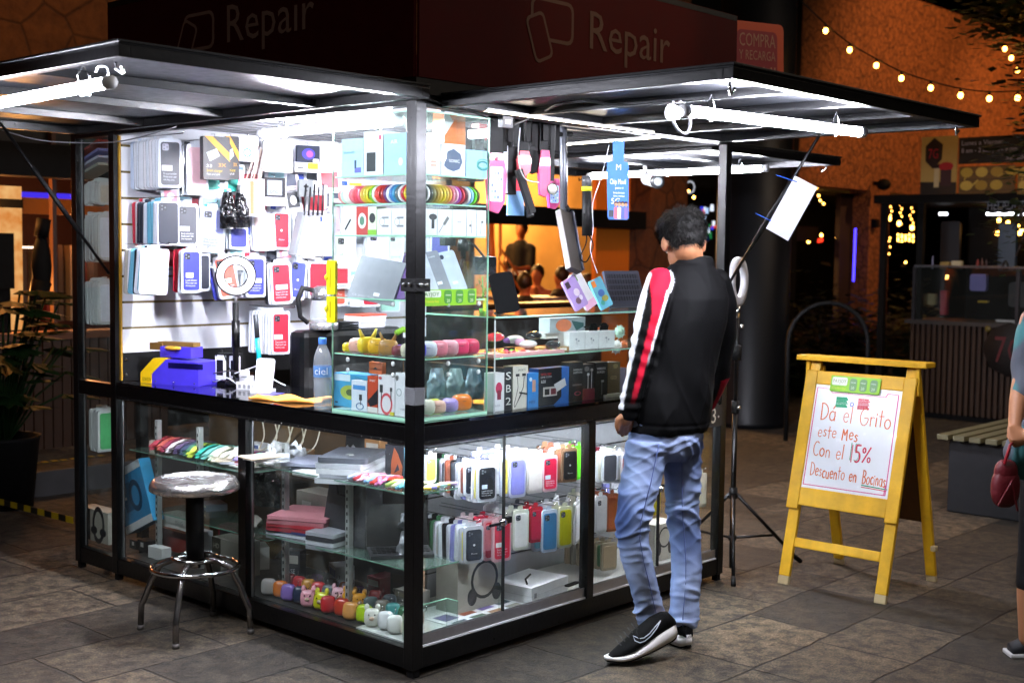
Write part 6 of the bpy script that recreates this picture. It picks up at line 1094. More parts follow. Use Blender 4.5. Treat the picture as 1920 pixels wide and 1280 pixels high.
# ================================================================== BUILDINGS BEHIND
def stonemat(name,c1,c2,vs,rough=.85,edge=.35):
    m,nt,out=newmat(name); N=nt.nodes;L=nt.links
    tc=N.new('ShaderNodeTexCoord'); n0=N.new('ShaderNodeTexNoise'); n0.inputs['Scale'].default_value=vs*.8; L.new(tc.outputs['Object'],n0.inputs['Vector'])
    ad=N.new('ShaderNodeMix'); ad.data_type='VECTOR'; ad.inputs['Factor'].default_value=.18/vs; L.new(tc.outputs['Object'],ad.inputs['A']); L.new(n0.outputs['Color'],ad.inputs['B'])
    v=N.new('ShaderNodeTexVoronoi'); v.feature='DISTANCE_TO_EDGE'; v.inputs['Scale'].default_value=vs; L.new(ad.outputs['Result'],v.inputs['Vector'])
    n1=N.new('ShaderNodeTexNoise'); n1.inputs['Scale'].default_value=vs*3; n1.inputs['Detail'].default_value=8; n1.inputs['Roughness'].default_value=.7; L.new(tc.outputs['Object'],n1.inputs['Vector'])
    r1=N.new('ShaderNodeValToRGB'); e=r1.color_ramp.elements; e[0].position=.3;e[0].color=(*lin(c1),1); e[1].position=.7;e[1].color=(*lin(c2),1); L.new(n1.outputs['Fac'],r1.inputs[0])
    r2=N.new('ShaderNodeValToRGB'); e=r2.color_ramp.elements; e[0].position=.0;e[0].color=(edge,edge,edge,1); e[1].position=.05;e[1].color=(1,1,1,1); L.new(v.outputs['Distance'],r2.inputs[0])
    mx=N.new('ShaderNodeMix'); mx.data_type='RGBA'; mx.blend_type='MULTIPLY'; mx.inputs['Factor'].default_value=1; L.new(r1.outputs[0],mx.inputs['A']); L.new(r2.outputs[0],mx.inputs['B'])
    b=N.new('ShaderNodeBsdfPrincipled'); b.inputs['Roughness'].default_value=rough; L.new(mx.outputs['Result'],b.inputs['Base Color'])
    a2=N.new('ShaderNodeMath'); a2.operation='MULTIPLY_ADD'; a2.inputs[1].default_value=.5; L.new(r2.outputs[0],a2.inputs[0]); L.new(n1.outputs['Fac'],a2.inputs[2])
    bp=N.new('ShaderNodeBump'); bp.inputs['Strength'].default_value=.8; bp.inputs['Distance'].default_value=.04; L.new(a2.outputs[0],bp.inputs['Height']); L.new(bp.outputs[0],b.inputs['Normal']); L.new(b.outputs[0],out.inputs[0]); return m
STONE=stonemat('flagstone_cladding','#5c3414','#8a5424',3.4,edge=.45); ROUGH=stonemat('rough_stone','#4c2814','#b87440',7.5,edge=.25)
DARK=pm('#070708',.7,0,.2,spec=.2); DBR=pm('#2c1a10',.7,0,.25,.1,5)
BL=empty('restaurant_building',KM@T(0,5,.15),'stone-clad restaurant building with a black beam over its lit openings','building')
def bp_(mb,n,lab=None): 
    o=mb.build(n,BL,T(0,-5,-.15)); 
    if lab:o['label']=lab
    return o
bp_(MB().box(-8,5.0,2.44,8.04,5.3,7,STONE),'wall','amber flagstone upper wall')
bp_(MB().box(-8,4.9,2.0,4.6,5.1,2.22,DARK),'beam'); bp_(MB().box(4.6,4.9,1.80,8.1,5.04,1.98,DARK),'beam'); bp_(MB().box(-8,5.1,2.22,4.6,5.15,2.44,pm('#15100e',.3)),'transom')
for x in(1.345,3.0,5.2): bp_(MB().box(x,5.05,.15,x+.03,5.1,2.44,pm('#4a2c1a',.5)),'window_post')
bp_(MB().box(8.0,4.85,.15,8.68,5.3,7,stonemat('brown_stone','#4a2814','#6e3e1e',3,edge=.4)),'pillar')
bp_(MB().box(8.68,5.0,2.3,11.3,5.3,7,DARK),'dark_fascia'); bp_(MB().box(8.68,5.5,.15,11.3,5.6,2.3,DARK),'shop_back')
# right wall: rough stone with two openings, sloping roofline beyond
bp_(MB().box(11.3,5.0,2.44,24,5.3,5.2,ROUGH).box(13.25,5.0,.15,13.85,5.3,2.44,ROUGH).box(10.9,5.0,.15,11.32,5.3,7,DARK),'wall','rough orange stone wall on the right')
bp_(MB().box(13.27,5.3,.15,24,8,.16,DARK).box(11.3,8,.15,24,8.1,2.5,DARK).box(11.3,5.3,2.44,24,8,2.5,DARK),'shop_interior')
bp_(MB().box(12.9,5.25,.15,13.25,5.32,2.4,DBR),'door_frame')
bp_(MB().box(11.3,5.8,1.75,13.3,5.9,1.95,DBR),'inner_beam')
# left bays
def onyx():
    m,nt,out=newmat('backlit_onyx'); N=nt.nodes;L=nt.links; tc=N.new('ShaderNodeTexCoord'); nz=N.new('ShaderNodeTexNoise'); nz.inputs['Scale'].default_value=9; nz.inputs['Detail'].default_value=7; L.new(tc.outputs['Object'],nz.inputs['Vector'])
    r=N.new('ShaderNodeValToRGB'); e=r.color_ramp.elements; e[0].position=.3; e[0].color=(.75,.22,.03,1); e[1].position=.65; e[1].color=(1,.55,.2,1); L.new(nz.outputs['Fac'],r.inputs[0])
    em_=N.new('ShaderNodeEmission'); em_.inputs[1].default_value=.85; L.new(r.outputs[0],em_.inputs[0]); L.new(em_.outputs[0],out.inputs[0]); return m
ONYX=onyx()
OW=pm('#d8701a',.8,0,.1,name='orange_wall')
bp_(MB().box(-3,5.35,.15,1.10,5.4,2.1,OW),'inner_wall','orange inner wall with a pale marble strip')
bp_(MB().box(1.10,5.34,.95,1.27,5.36,1.95,ONYX),'lit_panel','glowing onyx panel'); bp_(MB().box(1.10,5.32,1.80,1.27,5.345,1.86,DARK),'dark_bar')
bp_(MB().box(-3,5.06,.15,1.04,5.1,1.25,DARK).box(.5,5.0,1.25,1.04,5.05,1.62,DARK),'menu_board')
bp_(MB().box(-3,4.95,.9,1.9,5.15,.95,pm('#6a4020',.5,0,.2)),'ledge'); 
mb=MB(); 
for i in range(60): mb.box(-2+i*.07,4.965,.15,-1.94+i*.07,5.0,.9,pm('#3a2414',.6,0,.2))
bp_(mb,'plank_panel','brown plank panel below the ledge')
bp_(MB().box(1.27,7.5,.15,4.6,7.6,2.3,pm('#3a1c10',.7)).box(4.55,5.15,.15,4.6,7.5,2.3,DARK).box(1.3,5.9,1.78,4,6.0,1.9,pm('#c87a28',.6)).box(1.3,5.4,.15,4,5.45,.9,DARK),'room')
mb=MB()
for i in range(9): mb.box(1.5+i*.1,6.2,.95,1.54+i*.1,6.3,1.55,pm(['#a8967a','#8a2c1c','#5a4a3a'][i%3],.6))
bp_(mb,'shelf_books')
o=MB().box(1.2,5.9,1.90,3.6,5.95,1.94,em('#3a2ac8',1.4)).build('neon_strip',None,KM); tag(o,'blue violet light strip inside the left restaurant bay','light strip')
o=MB().box(1.32,5.6,1.52,1.6,5.62,1.535,em('#ffe2c0',3)).build('shelf_light',None,KM); tag(o,'thin pale shelf light inside the left restaurant bay','light strip')
o=MB().ball((0,0,0),.07,.05,.22,DARK,12).tube([(0,0,.2),(.02,0,.32)],.05,DARK,8).tube([(0,0,-.1),(-.06,0,-.3)],[.07,.05],DARK,8).build('hanging_coat',None,KM@T(Q(78,500,'y',4.9))); tag(o,'black coat hanging by the marble strip at the left','coat')
# deep dining room
TAN=pm('#b8925a',.7,0,.3,0,2,name='tan_wall')
bp_(MB().box(4.7,10.5,.15,24,10.6,4.5,TAN).box(4.6,5.3,.15,4.7,10.5,4.5,DBR).box(4.7,5.3,4.4,24,10.5,4.5,DARK).box(4.7,5.3,.15,24,10.5,.3,DBR).box(8.7,8.2,.3,8.8,9.2,2.6,DBR),'dining_room','tan walls of the deep dining room')
bp_(MB().box(7.42,5.12,.3,8.0,5.17,2.44,pm('#e07818',.7,0,.05,name='orange_door')),'door','plain orange door panel')
bp_(MB().box(4.7,5.02,.15,7.42,5.12,1.02,DBR).box(4.7,4.98,1.02,8.0,5.16,1.05,pm('#5a3418',.4)),'low_wall')
mb=MB()
for k in range(3): mb.tube([Q(935,460+k*28,'D',16),Q(975,520+k*22,'D',16)],.018,pm('#c88a50',.3,.5),6)
for k in range(4): mb.tube([Q(936+k*13,465+k*17,'D',16),Q(936+k*13,545,'D',16)],.012,pm('#8a5a30',.3,.5),6)
o=mb.build('stair_rail',None,KM); tag(o,'slanting metal stair rail inside the dining room','rail')
bp_(MB().tube([Q(918,400,'D',15),Q(922,545,'D',15)],.05,pm('#b86a30',.4),8).tube([Q(938,395,'D',15),Q(938,480,'D',15)],.02,pm('#d89a60',.4),8),'arch_post')
o=MB().box(0,0,0,.001,.001,.001,DARK).text('BO',0,0,.15,em('#d8dce8',.7),0).build('shop_letters',None,KM@T(Q(1268,362,'y',4.97))@RZ(-.2)); tag(o,'two white letters B O on the dark fascia','sign')
mb=MB().box(0,0,0,.75,.03,.42,DARK); rnd=random.Random(3)
for k in range(46): 
    x,z=rnd.random()*.7,rnd.random()*.36; mb.box(x,-.004,z,x+.03+rnd.random()*.05,0,z+.02+rnd.random()*.05,em(['#2a3ad0','#a8c8f0','#e8f0ff','#1a6a3a','#c83a3a','#101830'][k%6],1.2))
o=mb.build('bright_screen',None,KM@T(Q(1272,452,'y',4.9))); tag(o,'screen with blue and white patches behind the man\'s head','screen')
# column
o=MB().lathe([(.36,0),(.35,.05),(.335,.08),(.335,7)],pm('#0c0d11',.42,.1,.1,.02,3,name='column_paint',spec=.3),48).build('round_column',None,KM@T(6.98,2.95,0)); tag(o,'large dark round column behind the ring light tripod','column')
# bulbs
BULB=em('#ffb14a',22,'bulb'); 
def bulb(p,lab,grp,r=.022,cap=True,M=None):
    mb=MB().ball((0,0,0),r,r,r*1.2,BULB,10); 
    if cap: mb.tube([(0,0,r),(0,0,r*2.4)],r*.55,BLKM,8)
    o=mb.build('festoon_bulb',None,KM@T(p)); return tag(o,lab,'light bulb',grp)
SP=[(1548,58),(1593,94),(1643,123),(1690,147),(1745,165),(1801,179),(1855,185),(1908,184)]
g='festoon bulbs strung across the orange wall'
pts=[]
for i,(x,y) in enumerate(SP):
    D=11.3-.12*i; p=Q(x,y,'D',D); bulb(p,['first','second','third','fourth','fifth','sixth','seventh','eighth'][i]+' bulb from the left on the festoon in front of the orange wall',g); pts.append(p+Vector((0,0,.055)))
pts=[Q(1500,0,'D',11.4)]+pts+[Q(1960,170,'D',10.3)]
cable('festoon_wire',pts,.006,BLKM,'sagging festoon wire in front of the orange wall')
for i,(x,y) in enumerate(((1884,92),(1896,109),(1908,132),(1925,150))): bulb(Q(x,y,'D',10),['top','second','third','lowest'][i]+' bulb of the short string among the leaves','bulbs among the leaves',.018)
def bulbs(L_,ax,val,lab,g,r=.02,c=None):
    for i,(x,y) in enumerate(L_): 
        o=MB().ball((0,0,0),r,r,r*1.1,c or BULB,8).build('small_bulb',None,KM@T(Q(x,y,ax,val))); tag(o,lab,'light bulb',g)
bulbs([(1541,350),(1580,358),(1535,367),(1538,376),(1544,382),(1587,387)],'y',5.6,'small warm bulb in the upper part of the opening right of the column','bulbs in the upper opening',.014)
bulbs([(1513,435),(1525,436),(1540,441),(1516,453),(1568,445),(1568,453)],'y',6.2,'warm bulb low in the opening right of the column','bulbs low in the opening',.022)
bulbs([(1667,410),(1686,419),(1710,427)],'y',5.5,'large warm bulb in the opening left of the snack stand','large bulbs beside the snack stand',.034)
bulbs([(1684+7*(i%5),440+5*(i//5)+(i%3)) for i in range(15)],'y',6.5,'bulb in the bright cluster left of the snack stand','bright bulb cluster',.015)
bulbs([(1670+(i%2)*2,372+i*8) for i in range(5)]+[(1688+(i%2)*3,385+i*7) for i in range(4)]+[(1706+(i%3)*3,383+i*7) for i in range(6)]+[(1669,446),(1667,452),(1669,463),(1667,476)],'y',6.8,'tiny bulb on a hanging light curtain left of the snack stand','hanging light curtain',.011)
bulbs([(1698,492),(1531,352),(100,248),(124,283)],'y',5.3,'single warm bulb in a dark opening','single bulbs in the dark openings',.016)
bulbs([(1301,370),(1291,359)],'y',4.95,'small amber bulb on the dark fascia beside the white letters','amber bulbs on the dark fascia',.016)
bulbs([(1535,451),(1540,450),(1581,455),(1582,465)],'y',6.3,'red glowing light low in the opening right of the column','red glows in the opening',.03,em('#e8301a',3))
for i in range(30): 
    o=MB().ball((0,0,0),.014,.014,.014,em('#3a30ff',7),6).build('blue_diode',None,KM@T(Q(1604-i*.13,430+i*3.3,'y',4.97))); tag(o,'blue diode on the vertical strip beside the orange pillar','diode','vertical strip of blue diodes')
o=MB().box(-.05,-.04,-.06,.05,.04,.06,DARK).build('wall_lantern',None,KM@T(Q(1641,419,'y',4.96))); tag(o,'small dark lantern on the orange pillar','lantern')
o=MB().ball((0,0,0),.09,.1,.08,DARK,14).tube([(0,0,0),(0,.15,.02)],.03,DARK,8).build('wall_speaker',None,KM@T(Q(1657,346,'y',4.8))); tag(o,'dark round speaker on the orange wall left of the menu boards','speaker')
# hoop
mb=MB().tube([(-.33,0,0),(-.33,0,.82)]+[(-.33*math.cos(a),0,.82+.33*math.sin(a)) for a in [i*PI/12 for i in range(1,12)]]+[(.33,0,.82),(.33,0,0)],.02,pm('#08080a',.6,.2),10)
o=mb.build('metal_hoop',None,KM@T(Q(1551,700,'D',10.6).x,Q(1551,700,'D',10.6).y,0)@RZ(-YAW)); tag(o,'black arched metal hoop standing behind the yellow sign','hoop')
# bench
bn=empty('slatted_bench',KM@T(4.34,-.06,0),'dark block bench with slatted wooden top behind the yellow sign','bench')
mb=MB().box(.02,-1.7,0,2.2,0,.44,pm('#111217',.7,0,.15,.1,20)); mb.build('base',bn,None,.01)
for i in range(7):
    mb=MB().box(-.06,-.03-i*.098,.445,2.3,.04-i*.098,.475,pm('#6a6448',.5,0,.2,.1,10)); mb.build('slat',bn,None,.003)
# ================================================================== SNACK STAND
SN=empty('snack_stand',KM@T(8.6,2.2,0),'brown slatted snack stand with glass counter and menu boards','snack stand')
def sn(mb,n,lab=None): 
    o=mb.build(n,SN,T(-8.6,-2.2,0)); 
    if lab:o['label']=lab
    return o
mb=MB().box(8.66,-1.2,.1,8.7,2.2,.9,DARK)
for i in range(60): mb.box(8.62,2.16-i*.055,.06,8.66,2.19-i*.055,.9,pm('#3c2614',.6,0,.15))
sn(mb,'slatted_front'); sn(MB().box(8.58,-1.2,.9,9.2,2.24,.94,pm('#3a3634',.35)),'counter'); sn(MB().box(8.7,-1.2,.0,9.9,2.2,.1,DARK).box(9.9,-1.2,.1,9.95,2.2,2.1,DARK),'body')
sn(MB().box(8.62,-1.2,.94,8.63,2.15,1.44,clear('#e8f4ee',.006,.02,'stand_glass')),'glass_pane'); sn(MB().box(8.6,-1.2,1.44,8.95,2.17,1.46,pm('#5a5a5e',.3,.4)),'glass_shelf')
for y in(2.15,1.16,.2): sn(MB().box(8.6,y,.94,8.63,y+.03,1.44,pm('#2a2a2e',.4,.3)),'frame')
for y in(2.5,2.12,-1.2): sn(MB().box(8.66,y,.0,8.72,y+.06,2.1,DARK),'post')
sn(MB().box(8.55,-1.2,2.05,9.9,2.58,2.13,DARK),'canopy')
def mbd(l,r,t,b,x=8.54): A=Q(l,b,'x',x);B=Q(r,t,'x',x); return A,B
def sboard(l,r,t,b,col,f,nm,lab):
    A,B=mbd(l,r,t,b); w=A.y-B.y;h=B.z-A.z; mb=MB().box(0,0,0,w,.02,h,pm(col,.6)); f(mb,w,h); o=mb.build(nm,None,KM@T(A)@LROT); tag(o,lab,'menu board')
def b1(mb,w,h):
    decals(mb,w,h,[('p',[(.36,.98),(.60,.86),(.58,.60),(.34,.44),(.12,.58),(.12,.84)],'#2a1a18'),('p',[(.15,.0),(1,.0),(1,.2),(.0,.22),(0,.0)],'#2a2018'),('r',.38,.12,.52,.5,'#c8b48a'),('r',.36,.45,.54,.52,'#2a1a18'),('r',.56,.14,.86,.46,'#3a2028'),('o',.71,.48,.2,.07,'#a8202a'),('r',.54,.42,.88,.48,'#a8202a')])
    mb.text('7G',.20*w,.62*h,.17*h,pm('#b02030',.5),-.004,width=.28*w)
sboard(1725,1796,254,365,'#b89650',b1,'menu_board','yellow menu board with a dark hexagon emblem and red-lidded cup')
def b2(mb,w,h):
    f=pm('#b0a8b8',.6); mb.text('Lunes a Viernes',.03*w,.70*h,.18*h,f,-.002,width=.5*w); mb.text('8 am - 2 pm y 4 - 9 pm',.03*w,.42*h,.17*h,f,-.002,width=.66*w); mb.text('Sábado',.56*w,.1*h,.17*h,f,-.002,width=.25*w)
sboard(1797,1960,250,308,'#14100f',b2,'menu_board','black opening hours board reading Lunes a Viernes')
def b3(mb,w,h):
    decals(mb,w,h,[('r',0,.1+.2*k,1,.13+.2*k,'#4a3418') for k in range(4)]+[('o',.14+.27*(k%4),.78 if k<4 else .3,.11,.18,['#b8983a','#c8a84a','#a8842e'][k%3]) for k in range(7)]+[('l',[(.1,.5),(.14,.7)],.012,'#b8983a'),('l',[(.7,.6),(.85,.75)],.012,'#b8983a'),('l',[(.2,.2),(.35,.5)],.012,'#c8a84a')])
sboard(1797,1904,309,364,'#6a4c20',b3,'menu_board','brown board picturing yellow powders on spoons'); sboard(1907,1990,309,364,'#8a6a2c',b3,'menu_board','second picture board at the right edge below the opening hours')
o=MB().tube([Q(1850,401,'x',8.9),Q(1960,401,'x',8.9)],.014,em('#f0f4ff',9),8).build('tube_lamp',None,KM); tag(o,'white tube lamp inside the snack stand','lamp')
o=MB().tube([Q(1761,401,'x',9.2),Q(1776,401,'x',9.2)],.014,em('#f0f4ff',6),8).build('tube_lamp',None,KM); tag(o,'short white lamp at the left inside the snack stand','lamp')
o=MB().text('HELADOS Y MAS',0,0,.09,pm('#8a8a90',.5),0,width=.6).box(0,.002,-.01,.6,.01,.09,DARK).build('lettering_panel',None,KM@T(Q(1850,394,'x',8.88))@LROT); tag(o,'pale lettering strip above the tube lamp of the snack stand','lettering')
bulbs([(1873,413),(1890,418),(1868,436),(1871,437),(1908,425),(1912,437),(1916,430)],'x',9.8,'round warm bulb inside the snack stand','bulbs inside the snack stand',.022)
def sgood(l,r,t,b,x,c,nm,lab,cat,e=0):
    A=Q(l,b,'x',x);B=Q(r,t,'x',x); w=abs(A.y-B.y);h=B.z-A.z; mb=MB()
    if e==2: mb.lathe([(w*.5,0),(w*.5,h*.7),(w*.25,h*.85),(w*.22,h)],pm(c,.3),12,T(w/2,w/2,0))
    else: mb.rrect(0,0,w,h,min(w,h)*.15,0,.05,em(c,.5) if e==1 else pm(c,.4))
    o=mb.build(nm,None,KM@T(A)@LROT); tag(o,lab,cat)
sgood(1870,1906,418,508,9.3,'#4a5560','grey_shirt','grey shirt-like cloth hanging inside the snack stand','cloth')
sgood(1762,1800,415,500,9.5,'#24262a','dark_apron','dark apron hanging inside the snack stand','apron')
for i,(l,r,t,b,c,nm,lab,cat,e) in enumerate([(1746,1750,480,504,'#8a8aa8','can','slim pale can on the snack stand shelf','can',2),(1762,1779,491,504,'#a88a4a','tray','tan tray on the snack stand shelf','tray',0),(1783,1802,489,504,'#c8b890','carton','cream carton on the snack stand shelf','carton',0),(1829,1835,486,504,'#8a2c20','bottle','red sauce bottle on the snack stand shelf','bottle',2),(1838,1843,484,504,'#5a3024','bottle','brown bottle beside the red sauce','bottle',2),(1846,1851,486,504,'#4a2c24','bottle','short brown bottle at the end of the sauces','bottle',2),(1877,1889,488,506,'#101012','jar','black jar below the grey shirt','jar',2),(1818,1850,514,545,'#7a74b0','price_card','lilac price card behind the snack counter glass','card',0),(1824,1835,517,540,'#c8c8d8','cup_card','pale cup shape on the lilac card','card',0),(1731,1754,551,571,'#8a7c5a','price_card','cream card at the left of the snack counter glass','card',0),(1762,1776,545,590,'#8a1c2c','red_dispenser','red rounded dispenser behind the snack glass','dispenser',0),(1833,1851,564,567,'#b89a20','yellow_bar','thin yellow bar behind the snack glass','bar',0),(1890,1935,530,575,'#20242a','card_terminal','dark screen on the snack counter','screen',0),(1912,1922,590,606,'#c02020','red_cup','red cup on the snack counter at the right edge','cup',2),(1866,1912,601,607,'#b8b8ba','napkins','white napkins on the snack counter','napkins',0)]):
    sgood(l,r,t,b,8.75+.02*(i%3) if b<512 else 8.9-.02*(i%4),c,nm,lab,cat,e)
mb=MB().lathe([(.24,0),(.25,.01),(.24,.02)],pm('#14100f',.6),8,RX(PI/2)); mb.text('7G',-.14,-.12,.24,pm('#5a1418',.6),-.024,width=.28); mb.ball((-.2,-.02,.18),.03,.01,.03,pm('#6a5a20'),8)
o=mb.build('emblem',None,KM@T(Q(1893,655,'x',8.58))@LROT); tag(o,'dark octagon emblem with red 7G on the slatted counter front','emblem')
# ================================================================== PLANTS
def leafy(mb,c,n,spread,size,m,seed,droop=.3):
    rnd=random.Random(seed)
    for i in range(n):
        p=Vector(c)+Vector((rnd.gauss(0,spread[0]),rnd.gauss(0,spread[1]),rnd.gauss(0,spread[2]))); a=rnd.random()*6.28; d=Vector((math.cos(a),math.sin(a),rnd.uniform(-droop,.4))).normalized(); s_=size*rnd.uniform(.6,1.3); w=d.cross(Vector((rnd.uniform(-.3,.3),0,1))).normalized()*s_*.3
        mb.add([p,p+d*s_*.4+w,p+d*s_,p+d*s_*.4-w],[(0,1,2,3)],m)
mn=empty('monstera_plant',KM@T(.45,3.98,0),'large dark leafy monstera plant in a black pot left of the stall','plant')
mb=MB().lathe([(.16,0),(.2,.4),(.21,.42),(.19,.42),(.18,.36),(.02,.35)],DARK,20); mb.build('pot',mn)
rnd=random.Random(8); mb=MB(); mb2=MB(); lm=pm('#12300f',.6,0,.3,spec=.2)
for i in range(70):
    a=rnd.random()*6.28; L_=rnd.uniform(.12,.48); top=Vector((L_*math.cos(a)*.9,L_*math.sin(a)*.6,.55+rnd.random()*.75)); mb2.tube([(0,0,.35),top*.5+Vector((0,0,.25)),top],.007,lm,5)
    d=Vector((math.cos(a),math.sin(a),-.4+rnd.random()*.5)).normalized(); w=d.cross(Vector((0,0,1))).normalized(); s_=rnd.uniform(.12,.21); n_=w.cross(d)
    vs=[top]; K_=12
    for k in range(K_+1):
        t=-PI*.85+2*PI*.85*k/K_; r_=s_*(1 if k%2 else .55)*(.8+.2*math.cos(t)); vs.append(top+d*(s_*.35+r_*math.cos(t))+w*r_*math.sin(t)*.8-n_*.12*s_*abs(math.sin(t)))
    mb.add(vs,[(0,k+1,k+2) for k in range(K_)],lm)
mb2.build('stems',mn); mb.build('leaves',mn)
for i,(px,py,y,s_,lab) in enumerate(((1540,640,4.4,.35,'dark bushy plant below the opening right of the column'),(1600,660,4.3,.3,'dark fern-like plant in front of the orange pillar'),(1665,640,4.4,.4,'dark plant left of the snack stand'),(1720,655,3.6,.25,'low dark plant in front of the snack stand end'),(1480,690,3.9,.3,'dark plant just right of the column base'))):
    c=Q(px,py,'y',y); b=empty('shrub',KM@T(c.x,y,.15),lab,'plant'); z0=c.z-.15; mb=MB(); leafy(mb,(0,0,z0),700,(s_*1.2,s_*.6,s_*.8),.16,pm('#1a2a16',.5,0,.3),20+i); mb.build('leaves',b)
    mb=MB()
    for k in range(9): mb.tube([(0,0,-.0),(rnd.gauss(0,s_*.6),rnd.gauss(0,s_*.4),z0+rnd.random()*.4)],.012,pm('#2a2a18'),5)
    mb.build('stems',b)
tb=Q(2040,300,'D',9.5); tr=empty('leafy_tree',KM@T(tb.x,tb.y,0),'dark tree with leaves reaching in at the top right corner','tree')
mb=MB().tube([(0,0,0),(.05,.02,1.5),(0,0,3.2),(-.1,.1,4.6)],[.12,.1,.08,.04],DBR,10); cb=[]
IV=(KM@T(tb.x,tb.y,0)).inverted()
mbl=MB(); LM=pm('#3a4a1c',.5,0,.35)
for (x0,y0,x1,y1,D,n) in((2040,120,1830,20,9.3,320),(2040,60,1890,-10,9.2,300),(2040,60,1860,60,9.4,120),(2030,180,1890,150,9.3,170),(2000,200,1900,300,9.4,200),(1990,300,1898,430,9.4,160),(1990,300,1905,480,9.4,60)):
    a=IV@(KM@Q(x0,y0,'D',9.5)); b=IV@(KM@Q(x1,y1,'D',D)); mb.tube([a,a.lerp(b,.5)+Vector((0,0,.05)),b],[.03,.018,.006],DBR,6)
    for k in range(7): 
        t=.35+.65*k/6; leafy(mbl,a.lerp(b,t),n//7,(.13,.13,.09),.1,LM,int(x1+y1*3+k))
mb.build('trunk',tr); mbl.build('crown',tr)
# barrier tape on the ground
mb=MB(); 
A=KI@Vector((0,0,0)); a=Q(0,940,'z',.06); b=Q(137,975,'z',.05); a=a+(a-b)*.5
for i in range(16):
    p=a.lerp(b,i/16);q=a.lerp(b,(i+1)/16); mb.beam(p,q,.004,.035,pm('#b89a10',.5) if i%2 else pm('#1a1810',.5),(0,0,1))
o=mb.build('barrier_tape',None,KM); tag(o,'black and yellow barrier tape stretched low at the left of the stall','tape')
mb=MB()
a=Q(60,868,'z',.156); b=Q(200,852,'z',.156)
for i in range(8): mb.beam(a.lerp(b,i/8),a.lerp(b,(i+.55)/8),.04,.004,pm('#a88a18',.6))
o=mb.build('kerb_tape',None,KM); tag(o,'faded yellow dashes of tape along the kerb edge','tape')
# ================================================================== PEOPLE
def loft(mb,rings,m,n=24):
    vs=[];fs=[]
    for c,a,b in rings:
        for k in range(n): t=2*PI*k/n; vs.append(c+a*math.cos(t)+b*math.sin(t))
    for i in range(len(rings)-1):
        for k in range(n): p=i*n+k;q=i*n+(k+1)%n; fs.append((p,q,q+n,p+n))
    fs+=[tuple(range(n))[::-1],tuple(range((len(rings)-1)*n,len(rings)*n))]; return mb.add(vs,fs,m,True)
def limb(mb,pts,m,n=14):
    """pts: (Vector, radius) joined tapering chain with round joints"""
    mb.tube([p for p,_ in pts],[r for _,r in pts],m,n)
    for p,r in pts: mb.ball(p,r,r,r,m,n)
def remesh(mb,name,parent,off,voxel,sm=4,disp=None,paint=None,mat=None):
    o=mb.build(name+'_src'); md=o.modifiers.new('r','REMESH'); md.mode='VOXEL'; md.voxel_size=voxel; s_=o.modifiers.new('s','SMOOTH'); s_.factor=.5; s_.iterations=sm
    bpy.context.view_layer.update(); me=bpy.data.meshes.new_from_object(o.evaluated_get(bpy.context.evaluated_depsgraph_get())); bpy.data.objects.remove(o); me.name=name
    me.materials.clear(); me.materials.append(mat)
    nm=[v.normal.copy() for v in me.vertices]
    if disp:
        for v,n_ in zip(me.vertices,nm): v.co=v.co+n_*disp(v.co,n_)
    if paint:
        ca=me.color_attributes.new('Col','FLOAT_COLOR','POINT')
        for i,v in enumerate(me.vertices): c=paint(v.co,nm[i]); ca.data[i].color=(c[0],c[1],c[2],1)
    for v in me.vertices: v.co-=off
    me.polygons.foreach_set('use_smooth',[True]*len(me.polygons)); me.update()
    r=bpy.data.objects.new(name,me); COL.objects.link(r); r.parent=parent; return r
def clothmat(name,rough=.8,bump=.25,sc=350,spec=.3):
    m,nt,out=newmat(name); N=nt.nodes;L=nt.links; b=N.new('ShaderNodeBsdfPrincipled'); b.inputs['Roughness'].default_value=rough; b.inputs['Specular IOR Level'].default_value=spec
    a=N.new('ShaderNodeAttribute'); a.attribute_name='Col'; L.new(a.outputs['Color'],b.inputs['Base Color']); tc=N.new('ShaderNodeTexCoord'); nz=N.new('ShaderNodeTexNoise'); nz.inputs['Scale'].default_value=sc; L.new(tc.outputs['Object'],nz.inputs['Vector'])
    bp=N.new('ShaderNodeBump'); bp.inputs['Strength'].default_value=bump; bp.inputs['Distance'].default_value=.002; L.new(nz.outputs['Fac'],bp.inputs['Height']); L.new(bp.outputs[0],b.inputs['Normal']); L.new(b.outputs[0],out.inputs[0]); return m
SKIN=pm('#a8714e',.5,0,.08,.05,90,name='skin'); HAIR=pm('#0a0705',.6,0,.3,name='hair',spec=.28)
JCK=clothmat('jacket_fabric',.7,.15,500,.11); DEN=clothmat('denim',.85,.35,500)
X_=Vector((1,0,0)); Y_=Vector((0,1,0)); Z_=Vector((0,0,1))
PX=F0
def PR(L,Rr,py,D,dep,yaw=0):
    c=WQ((L+Rr)/2,py,D); w=(Rr-L)/2*D/PX; 
    A=math.sqrt(max(w*w-(dep*math.sin(yaw))**2,1e-4))/max(math.cos(yaw),.5)
    return (c,Vector((math.cos(yaw),math.sin(yaw),0))*A,Vector((-math.sin(yaw),math.cos(yaw),0))*dep)
root=Vector((.62,4.9,0)); MAN=bpy.data.objects.new('person',None); COL.objects.link(MAN); MAN.location=root
tag(MAN,'man seen from behind in a black jacket with red and white sleeve stripes and jeans','person')
